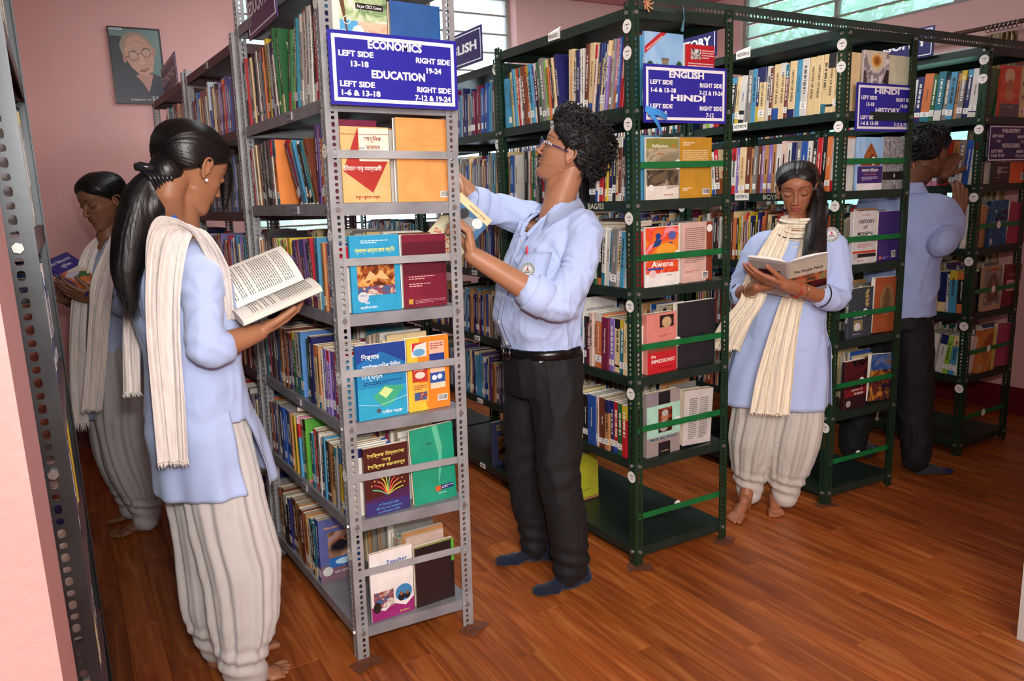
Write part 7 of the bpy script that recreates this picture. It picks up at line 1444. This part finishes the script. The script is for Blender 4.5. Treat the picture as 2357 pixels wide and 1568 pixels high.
# ================================================================= girl in the far left aisle
def make_girl0():
    root = person('girl in blue kurta reading a purple book at the back of the left aisle')
    F = Fr((.13, 3.78), (-.97, -.2)); SK = SKIN2
    TH = head_T(at(231, 462, 3.76), (-.82, -.57), -20, 0, 0.99)
    hs = head_skin(TH, SK, None, female=True)
    U = lambda a, b, z: F(a, b-.085*(z-.6)/.8, z)
    pn = Pieces(); pn.chain([TH @ Vector((0, -.032, .075)), TH @ Vector((0, -.04, .01)), U(0, -.005, 1.365), U(0, 0, 1.29)], [.038, .041, .048, .085]); pn.chain([TH @ Vector((0, .01, .03)), U(0, .035, 1.35)], [.030, .048]); p = Pieces()
    Le, Lw = U(.195, .0, 1.045), at(222, 688, 3.63); Re, Rw = U(-.19, .04, 1.05), at(150, 690, 3.86)
    p.chain([Le.lerp(Lw, .2), Lw], [.035, .025]); p.chain([Re.lerp(Rw, .25), Rw], [.034, .024])
    hand(p, hand_T(Lw, (-1, .05, .42), (.05, .75, .6)), 1, (12, 22, 15), 6, (20, 10, 10), 30, s=.93); hand(p, hand_T(Rw, (-.8, -.2, .55), (.2, -.5, .7)), -1, (15, 20, 15), 4, (10, 5, 5), 35, s=.93)
    sk = toned(p, .0032, SK, 4)
    feet = girl_lower(root, F, dict(hip=(0, -.01), chains=[[(-.07, -.01, .78, .12), (-.08, .0, .55, .125), (-.085, .0, .35, .115), (-.085, -.01, .2, .085), (-.088, -.015, .10, .06), (-.088, -.01, .06, .055)], [(.07, -.01, .78, .12), (.08, .0, .55, .125), (.085, .0, .35, .115), (.08, -.02, .2, .088), (.078, -.03, .10, .062), (.078, -.02, .055, .057)]]),
        [((.006, 3.70), (.225, 3.722), 1, (.078, -.03, .15)), ((.005, 3.915), (.215, 3.86), -1, (-.088, -.01, .15))], .80, M('#bdb9ba', .85, 0, 'cloth'), 7, SK)
    inner = Pieces(); inner.chain([U(0, 0, 1.28), U(0, 0, 1.0), F(0, 0, .8)], [.07, .08, .09]); [inner.chain([F(q*.08, 0, .8), F(q*.085, 0, .4), F(q*.083, -.02, .10)], [.07, .045, .030]) for q in (1, -1)]; inner.chain([U(-.15, 0, 1.26), Re], [.028, .028]); inner.chain([U(.15, 0, 1.26), Le], [.028, .028]); finish_body(root, [hs, toned(pn, .0045, SK, 16), sk, feet, toned(inner, .014, SK, 2)])
    p = Pieces(); p.loft([(F(0, -.02, .80), .165, .135), (F(0, -.03, .92), .150, .115), (U(0, .01, 1.03), .142, .108), (U(0, .015, 1.12), .155, .116), (U(0, .005, 1.22), .162, .105), (U(0, 0, 1.285), .140, .080), (U(0, 0, 1.33), .072, .058)], F.l, F.f, 44, 6)
    p.chain([U(.08, 0, 1.28), U(.150, -.005, 1.265), U(.185, -.01, 1.15), U(.195, 0, 1.055), Le.lerp(Lw, .3)], [.054, .060, .055, .052, .048]); p.chain([U(-.08, 0, 1.28), U(-.150, 0, 1.265), U(-.18, .02, 1.15), U(-.19, .04, 1.06), Re.lerp(Rw, .4)], [.054, .060, .055, .050, .044])
    co, fs = remesh(p, .008, 6); k = cloth_obj('kurta', co, fs, BLUE, root, .006, (8, 8, 5), 11)
    skirt('kurta_front_panel', F, [(.90, .138, .100, -.03, 0), (.84, .164, .130, -.022, 0), (.78, .178, .145, -.02, 0), (.70, .184, .155, -.02, 0), (.555, .186, .165, -.02, 0)], 88, -88, BLUE, k, 2, .008, 7, -6, m=24); skirt('kurta_back_panel', F, [(.90, .138, .100, -.03, 0), (.84, .164, .130, -.022, 0), (.78, .178, .145, -.02, 0), (.70, .184, .155, -.02, 0), (.56, .186, .168, -.02, 0)], 92, 268, BLUE, k, 5, .008, 7, -4, m=24)
    rt = Vector((.9, -.42, 0)); nf = Vector((-.45, -.9, 0))
    o, rows = scarf('scarf', [at(276, 535, 3.80), at(262, 570, 3.68), at(240, 640, 3.60), at(230, 720, 3.57), at(222, 840, 3.56), at(214, 942, 3.56)], [rt*.018, rt*.034, rt*.045, rt*.042, rt*.040, rt*.040], [Vector((0, -.3, 1)), nf, nf, nf, nf, nf], SCARF, root, 5, .006, 110, 36, 9); fringe(rows[-1], SCARF, o, L=.014, seed=6)
    o, rows = scarf('scarf', [at(262, 535, 3.86), at(222, 560, 3.80), at(200, 610, 3.74), at(184, 700, 3.72), at(180, 840, 3.72), at(186, 975, 3.72)], [rt*.02, rt*.03, rt*.034, rt*.034, rt*.034, rt*.036], [Vector((0, -.3, 1)), nf, nf, nf, nf, nf], SCARF, root, 4, .006, 100, 32, 12); fringe(rows[-1], SCARF, o, L=.03, seed=8)
    hp = [('e', (0, -.066, .075), (.050, .036, .050)), ('c', [TH @ Vector((0, -.085, .12)), at(278, 500, 3.82), at(279, 560, 3.86), at(280, 640, 3.88)], [.058, .045, .036, .02], False)]
    h0 = scalp_hair(HAIRC, root, .011, .004, .0012, back=.004); h = hair_shell(TH, HAIRM, h0, hp, .0042, amp=.0022, sm=12)
    e = Pieces(); e.ell(Matrix.Translation(TH @ Vector((-.077, -.002, .068))), (0, 0, 0), (.004, .004, .004)); link('earring', mesh_np('earring', np.array(e.v), e.f, [M('#d9b45a', .2, .8)]), root)
    bg_ = MB(); c = Rw; bg_.tube([c+Vector((.012*math.cos(a)+.01, .02*math.cos(a), .032*math.sin(a))) for a in [2*PI*k/18 for k in range(19)]], .0025, 6, cap=False); build('bracelet', bg_, M('#15151a', .2), root, smooth=True)
    foot_, head_ = at(203, 676, 3.60), at(93, 604, 3.70); fore = at(243, 645, 3.70)
    Z_ = (head_-foot_).normalized(); X_ = (fore-foot_); X_ = (X_-Z_*X_.dot(Z_)).normalized(); Y_ = Z_.cross(X_); T = Matrix((X_, Y_, Z_)).transposed().to_4x4(); T.translation = foot_
    w, h_, t = .145, .225, .022; b = make_book('book', T, t, h_, w, '#3a2a80', random.Random(4), 'ভাষা বিজ্ঞান', '#d9d4e8', plain=True, tsize=.012); tag(b, 'purple book with a colourful swirl cover held by the far left girl', 'book')
    art(b, w, h_, t, 0, [('r', 0, 0, 1, .14, '#1f2440'), ('r', 0, .14, 1, .62, photo('#d9c8b8', '#c8642a', '#5a3a6a', 9)), ('e', .55, .40, .2, .1, '#3f6a3a'), ('e', .4, .3, .22, .08, '#d9782a'), ('e', .3, .5, .26, .06, '#c9b8c8'), ('t', 'ভাষা বিজ্ঞানৰ', .46, .85, .085, '#e6e2ee', .8), ('t', 'ভূমিকা', .5, .73, .085, '#e6e2ee', .4)])
    return root
make_girl0()

# ================================================================= girl facing the camera, right
def make_girl2():
    root = person('girl facing the camera, cream scarf round her neck, reading before the history rack')
    F = Fr((2.65, 2.235), (-.77, -.64)); SK = '#a5694a'
    TH = head_T(at(1834, 436, 2.245), (-.79, -.60), -17, 2, 1.02)
    hs = head_skin(TH, SK, None, female=True, lips='#a3493f')
    U = lambda a, b, z: F(a+.075*max(0, (z-.5))/.8, b, z)
    pn = Pieces(); pn.chain([TH @ Vector((0, -.032, .075)), TH @ Vector((0, -.035, .01)), U(0, -.01, 1.270), U(0, -.005, 1.20)], [.038, .041, .046, .080]); pn.chain([TH @ Vector((0, .005, .03)), U(0, .012, 1.235)], [.030, .044]); p = Pieces()
    Re, Rw = U(-.215, .02, .985), at(1742, 660, 2.16); Le, Lw = U(.185, .07, .975), at(1806, 655, 2.03)
    p.chain([Re.lerp(Rw, .1), Re.lerp(Rw, .4), Rw], [.035, .035, .024]); p.chain([Le.lerp(Lw, .16), Le.lerp(Lw, .4), Lw], [.038, .037, .025])
    hand(p, hand_T(Rw, (.75, -.45, .08), (-.1, -.3, 1)), -1, (8, 10, 8), 3, (15, 8, 8), 40, s=.92)
    TL = hand_T(Lw, (-.70, .66, .30), (.35, .30, .88)); tl = hand(p, TL, 1, (10, 14, 12), 5, (8, 8, 8), 40, s=.98)
    co, fs, tn = toned(p, .0027, SK, 5)
    for (tp, d) in tl: w = np.exp(-((co-np.array(tp))**2).sum(1)/(2*.006**2))[:, None]; tn = tn*(1-.5*w)+np.array(lin('#d98a8a'))*.5*w
    feet = girl_lower(root, F, dict(hip=(.01, 0), chains=[[(-.062, 0, .72, .085), (-.078, .01, .50, .105), (-.088, .012, .33, .106), (-.10, .0, .19, .082), (-.105, -.005, .10, .060), (-.105, 0, .065, .055)], [(.080, 0, .72, .085), (.090, .01, .50, .105), (.078, .02, .33, .108), (.060, .01, .19, .086), (.055, .0, .10, .062), (.052, .005, .065, .056)]]),
        [((2.562, 2.140), (2.705, 2.275), 1, (.052, -.0, .15)), ((2.365, 2.215), (2.560, 2.305), -1, (-.10, .0, .15))], .78, M('#c9c1b8', .85, 0, 'cloth'), 13, SK, pel=(.128, .092))
    inner = Pieces(); inner.chain([U(0, 0, 1.22), U(0, 0, 1.0), F(0, 0, .78)], [.065, .08, .09]); [inner.chain([F(q*.08, 0, .78), F(q*.08, 0, .4), F(q*.078-.025, 0, .10)], [.07, .045, .030]) for q in (1, -1)]; inner.chain([U(-.14, 0, 1.19), Re], [.028, .028]); inner.chain([U(.14, 0, 1.19), Le], [.028, .028]); finish_body(root, [hs, toned(pn, .004, SK, 16), (co, fs, tn), feet, toned(inner, .014, SK, 2)])
    p = Pieces(); p.loft([(F(.03, 0, .76), .180, .128), (U(-.005, 0, .86), .166, .118), (U(0, .0, .95), .156, .110), (U(0, .01, 1.04), .165, .118), (U(0, .005, 1.14), .172, .108), (U(0, -.005, 1.215), .146, .082), (U(0, -.01, 1.262), .080, .060)], F.l, F.f, 48, 6)
    p.chain([U(-.08, 0, 1.215), U(-.150, -.01, 1.195), U(-.192, 0, 1.08), U(-.212, .015, 1.0), Re.lerp(Rw, .16)], [.050, .056, .051, .049, .046]); p.chain([U(.08, 0, 1.215), U(.150, -.01, 1.195), U(.178, .02, 1.08), U(.184, .06, .985), Le.lerp(Lw, .30)], [.050, .056, .053, .052, .050])
    co, fs = remesh(p, .0065, 7)
    def ex(c):
        d = np.zeros(len(c))
        for el in (Re, Le): r = np.linalg.norm(c-np.array(el), axis=1); d += np.exp(-(r/.08)**2)*.005*np.sin((c@np.array([.5, .5, 1.]))*120)
        return d+.003*np.sin(c@np.array([35., 40., 10.]))*np.exp(-((c[:, 2]-.9)/.15)**2)
    k = cloth_obj('kurta', co, fs, BLUE, root, .0048, (8, 8, 4), 15, ex)
    skirt('kurta_front_panel', F, [(.88, .145, .095, 0, .028), (.82, .172, .122, 0, .028), (.76, .192, .140, 0, .022), (.66, .208, .150, .004, .01), (.505, .222, .165, .008, -.005)], 86, -88, BLUE, k, 2, .009, 6, -4); skirt('kurta_back_panel', F, [(.88, .145, .095, 0, .028), (.82, .172, .122, 0, .028), (.76, .192, .140, 0, .022), (.66, .208, .150, -.004, .01), (.50, .222, .165, -.008, -.0)], 92, 268, BLUE, k, 5, .008, 6, -6)
    for (a, b) in ((Re, Rw), (Le, Lw)):      # dark piping at the cuffs
        t0 = .175 if a is Re else .315; c = a.lerp(b, t0); ax = (b-a).normalized(); u = ax.orthogonal().normalized(); v = ax.cross(u); m = MB(); m.tube([c+(u*math.cos(2*PI*q/24)+v*math.sin(2*PI*q/24))*(.0465 if a is Re else .0495) for q in range(25)], .0028, 6, cap=False); build('piping', m, PIPE, root, smooth=True)
    # neckline piping and cord
    m = MB(); m.tube([U(.085*math.sin(q), .055+.030*math.cos(q*1.0), 1.262-.030*math.cos(q)) for q in [(-1.15+2.3*i/14) for i in range(15)]], .0022, 6); build('piping', m, PIPE, root, smooth=True)
    # scarf: loop round the neck, two tails
    lp = [U(.064*math.sin(t), -.012+.066*math.cos(t), 1.290-.006*math.cos(t)) for t in [2*PI*i/16 for i in range(17)]]; ww = [Vector((0, 0, .030))+F.f*.012*math.cos(2*PI*i/16)-Vector((0, 0, .0)) for i in range(17)]; nn = [F.l*math.sin(2*PI*i/16)+F.f*math.cos(2*PI*i/16) for i in range(17)]
    o, _ = scarf('scarf', lp, ww, nn, SCARFC, root, 5, .008, 130, 34, 3)
    rt = -F.l; fr = F.f
    lp2 = [U(.070*math.sin(t), -.006+.078*math.cos(t), 1.268-.030*math.cos(t)-.010) for t in [-1.8+3.6*i/10 for i in range(11)]]; o, _ = scarf('scarf', lp2, [Vector((0, 0, .034))]*11, [F.l*math.sin(-1.8+3.6*i/10)+F.f*math.cos(-1.8+3.6*i/10) for i in range(11)], SCARFC, root, 4, .007, 90, 30, 8)
    o, rows = scarf('scarf', [U(-.060, .035, 1.292), U(-.090, .088, 1.20), U(-.135, .125, 1.08), U(-.150, .150, .98), U(-.205, .150, .88), U(-.245, .125, .765)], [rt*.030, rt*.050, rt*.055, rt*.052, rt*.062, rt*.068], [fr]*6, SCARFC, root, 6, .007, 130, 46, 17); fringe(rows[-1], SCARFC, o, L=.010, seed=11)
    o, rows = scarf('scarf', [U(.056, .035, 1.292), U(.050, .092, 1.20), U(.030, .122, 1.08), U(.005, .125, .95), U(-.010, .150, .80), U(-.020, .165, .65), U(-.025, .178, .500)], [rt*.028, rt*.042, rt*.042, rt*.048, rt*.060, rt*.072, rt*.078], [fr]*7, SCARFC, root, 7, .008, 160, 50, 21); fringe(rows[-1], SCARFC, o, L=.010, seed=12)
    # hair
    W_ = lambda x, y, b: at(x, y, b)
    hp = [('e', (0, -.066, .075), (.050, .036, .050)),
          ('c', [TH @ Vector((-.045, -.062, .13)), W_(1882, 478, 2.18), W_(1878, 530, 2.085), W_(1874, 590, 2.035), W_(1872, 632, 2.025), W_(1864, 664, 2.02)], [.052, .042, .044, .048, .042, .008], False)]
    h0 = scalp_hair(HAIRC, root, .009, .003, .0012, back=.004); h = hair_shell(TH, HAIRM2, h0, hp, .0038, amp=.0020, sm=12)
    strands('loose_strands', [[TH @ Vector((-.07, -.05, .12)), W_(1872, 520, 2.05), W_(1864, 580, 2.0), W_(1868, 622, 2.01)]], h, HAIRM2, 6, .0007, 160, .006)
    e = Pieces(); e.ell(Matrix.Translation(TH @ Vector((-.080, -.004, .062))), (0, 0, 0), (.004, .004, .007)); link('earring', mesh_np('earring', np.array(e.v), e.f, [M('#d9b45a', .2, .8)]), root)
    badge(root, at(1914, 540, 2.055), (-.62, -.78, .12), (0, 0, 1), .031)
    for nm, a, b, t0, r, hx, mt in (('bangle', Re, Rw, .78, .034, '#c9b48a', .8), ('bracelet', Le, Lw, .80, .033, '#b03a2a', 0), ('bangle', Le, Lw, .70, .040, '#c9a86a', .8)):
        c = a.lerp(b, t0); ax = ((b-a).normalized()+Vector((0, 0, -.25))).normalized(); u = ax.orthogonal().normalized(); v = ax.cross(u); m = MB(); m.tube([c+Vector((0, 0, -.004))+(u*math.cos(2*PI*q/26)+v*math.sin(2*PI*q/26))*r for q in range(27)], .0016 if mt else .003, 6, cap=False); build(nm, m, M(hx, .25, mt), root, smooth=True)
    m = MB(); rc = TL @ Vector((-.0095, .100, 0)); y_ = (TL.to_3x3() @ Vector((0, 1, -.2))).normalized(); u = y_.orthogonal().normalized(); v = y_.cross(u); m.tube([rc+(u*math.cos(2*PI*q/16)+v*math.sin(2*PI*q/16))*.0098 for q in range(17)], .0014, 6, cap=False); build('finger_ring', m, M('#e0dcd2', .15, 1.0), root, smooth=True)
    r_, T = open_book(at(1814, 645, 2.035), (-.641, .782, -.05), (-.50, -.42, .76), .152, .200, .007, '#b9b0ab', None, label='open grey paperback with covers outward held by the girl in the cream scarf', spread=16, curl=.010, left_t=.003)
    def outer(sgn, ops):
        q = empty('cover_art'); bpy.data.objects.remove(q)
        S_ = math.radians(16); mb = MB(); mats = []
        for k, (u0, v0, u1, v1, hx) in enumerate(ops):
            mats.append(hx if not isinstance(hx, str) else M(hx, .4, kind='cover')); f = lambda u, v: (sgn*.152*math.cos(S_)*u, (v-.5)*.200, .152*math.sin(S_)*u*.98-.0030-.0006*k-.0015)
            mb.quad(f(u0, v0), f(u1, v0), f(u1, v1), f(u0, v1), k)
        build('cover_print', mb, mats, r_)
    outer(-1, [(.04, .04, .98, .96, '#c4bba8'), (.04, .12, .98, .52, pDark), (.04, .34, .98, .56, photo('#7a8a5a', '#c9553a', '#3a4a3a', 30)), (.04, .04, .98, .12, '#8a92a0')]); outer(1, [(.04, .04, .98, .96, '#9d948e'), (.2, .45, .75, .75, pDark)])
    S_ = math.radians(16); ct = T.to_3x3()
    text('The Purple Patch', .020, M('#3a3438', .5), r_, frame((-.152*.5, .200*.20, .152*math.sin(S_)*.5-.0065), (-math.cos(S_), 0, math.sin(S_)), (0, 1, 0)), .02, .112, name='cover_lettering')
    return root
make_girl2()

# ================================================================= boy behind, far right
def make_boy2():
    root = person('young man in blue shirt seen from behind, taking a red book, far right')
    F = Fr((3.545, 2.25), (.97, .14)); SK = '#7d5540'
    TH = head_T(at(2143, 352, 2.33), (.97, -.10), -6, 0, 1.03)
    hs = head_skin(TH, SK, None, female=False)
    pn = Pieces(); pn.chain([TH @ Vector((0, -.034, .075)), TH @ Vector((0, -.03, .01)), F(0, .005, 1.43), F(0, .0, 1.34)], [.046, .049, .056, .07]); p = Pieces()
    Re, Rw = at(2166, 560, 2.04), at(2206, 492, 2.13); Le, Lw = at(2150, 450, 2.55), at(2174, 402, 2.27)
    p.chain([Re.lerp(Rw, .3), Rw], [.038, .028]); p.chain([Le.lerp(Lw, .4), Lw], [.030, .026])
    hand(p, hand_T(Rw, (.16, .05, 1), (.62, .78, 0)), -1, (12, 30, 30), 4, (20, 15, 15), 45, s=1.02); hand(p, hand_T(Lw, (.45, -.12, .80), (.7, .2, -.4)), 1, (25, 30, 20), 5, (30, 20, 20), 45, s=1.0)
    sk = toned(p, .0032, SK, 4); inner = Pieces(); inner.chain([F(0, 0, 1.36), F(0, 0, 1.1), F(0, 0, .85)], [.07, .09, .09]); [inner.chain([F(q*.08, 0, .85), F(q*.11, -.02, .4), F(q*.15, -.04, .12)], [.07, .05, .034]) for q in (1, -1)]; inner.chain([F(-.15, 0, 1.30), F(-.195, .06, 1.22), Re], [.020, .018, .018]); inner.chain([F(.15, 0, 1.32), Le], [.028, .028]); finish_body(root, [hs, toned(pn, .0045, SK, 16), sk, toned(inner, .014, SK, 2)])
    h = scalp_hair(HAIRC, root, .010, .003, .003); curls(TH, HAIRM, h, [((0, -.028, .160), (.081, .094, .082)), ((0, -.064, .120), (.070, .056, .076)), ((0, .020, .205), (.062, .062, .036))], 600, 8, (.018, .030), .0050, swirl=.4)
    p = Pieces(); p.loft([(F(0, 0, .80), .170, .138), (F(0, 0, .90), .168, .132), (F(0, .0, 1.02), .172, .130), (F(0, .0, 1.16), .182, .132), (F(0, 0, 1.28), .190, .122), (F(0, -.0, 1.36), .150, .092), (F(0, -.0, 1.41), .076, .064)], F.l, F.f, 48, 6)
    p.chain([F(-.085, 0, 1.34), F(-.160, -.005, 1.32), F(-.195, .06, 1.24), Re], [.056, .064, .060, .056]); p.chain([Re, Re.lerp(Rw, .28)], [.062, .056]); p.chain([F(.085, 0, 1.34), F(.165, .0, 1.33), Le], [.056, .064, .055]); p.chain([Le, Le.lerp(Lw, .3)], [.058, .052])
    co, fs = remesh(p, .0075, 7); SB_ = M('#9fb1dc', .85, 0, 'cloth')  # same cloth as BLUE, the dimmer light back here put into its colour
    cloth_obj('shirt', co, fs, SB_, root, .008, (6, 6, 4), 21, lambda c: .004*np.sin(c@np.array([30., -20., 30.]))*np.exp(-((c[:, 2]-1.2)/.25)**2))
    rows = [[F(.066*math.sin(th), -.004+.064*math.cos(th), 1.412+dz)+(F.l*math.sin(th)+F.f*math.cos(th))*o for th in [math.radians(60+240*i/20) for i in range(21)]] for dz, o in ((.024, 0), (.028, .006), (.0, .022), (-.022, .034))]
    sheet('collar', rows, SB_, root, .003)
    p = Pieces(); p.loft([(F(0, 0, .92), .140, .110), (F(0, 0, .84), .148, .114), (F(0, 0, .74), .152, .118)], F.l, F.f, 44, 5)
    p.chain([F(-.072, 0, .78), F(-.09, -.0, .62), F(-.10, .0, .45), F(-.12, -.01, .26), F(-.135, -.02, .12), F(-.135, -.02, .075)], [.080, .090, .086, .080, .070, .064], 24); p.chain([F(.072, 0, .78), F(.10, -.0, .62), F(.12, -.03, .45), F(.15, -.05, .26), F(.17, -.06, .12), F(.17, -.06, .075)], [.080, .090, .086, .078, .068, .062], 24)
    co, fs = remesh(p, .008, 6); cloth_obj('trousers', co, fs, BLACKC, root, .007, (9, 9, 4), 25)
    SK2 = M('#3a3d48', .95, 0, 'cloth', .4); a = F(-.135, -.02, .12)
    for toe, heel, sd, an in (((3.635, 2.005), (3.44, 2.12), -1, a), ((3.66, 2.46), (3.44, 2.38), 1, F(.17, -.06, .12))):
        q = Pieces(); t = foot(q, (toe[0]+.06, toe[1]-.0), (heel[0]+.09, heel[1]-.01), sd, toes=False); q.chain([t+Vector((0, 0, -.03)), t.lerp(an, .5), an], [.034, .036, .040]); co, fs = remesh(q, .0045, 16)
        midx = None; cc = np.array([co[list(f)].mean(0) for f in fs]); tp = np.array([toe[0]+.06, toe[1]]); midx = (np.hypot(cc[:, 0]-tp[0], cc[:, 1]-tp[1]) < .055).astype(int)
        o = link('sock', mesh_np('sock', co, fs, [SK2, M('#1c2560', .9)], None, midx), root)
    return root
make_boy2()
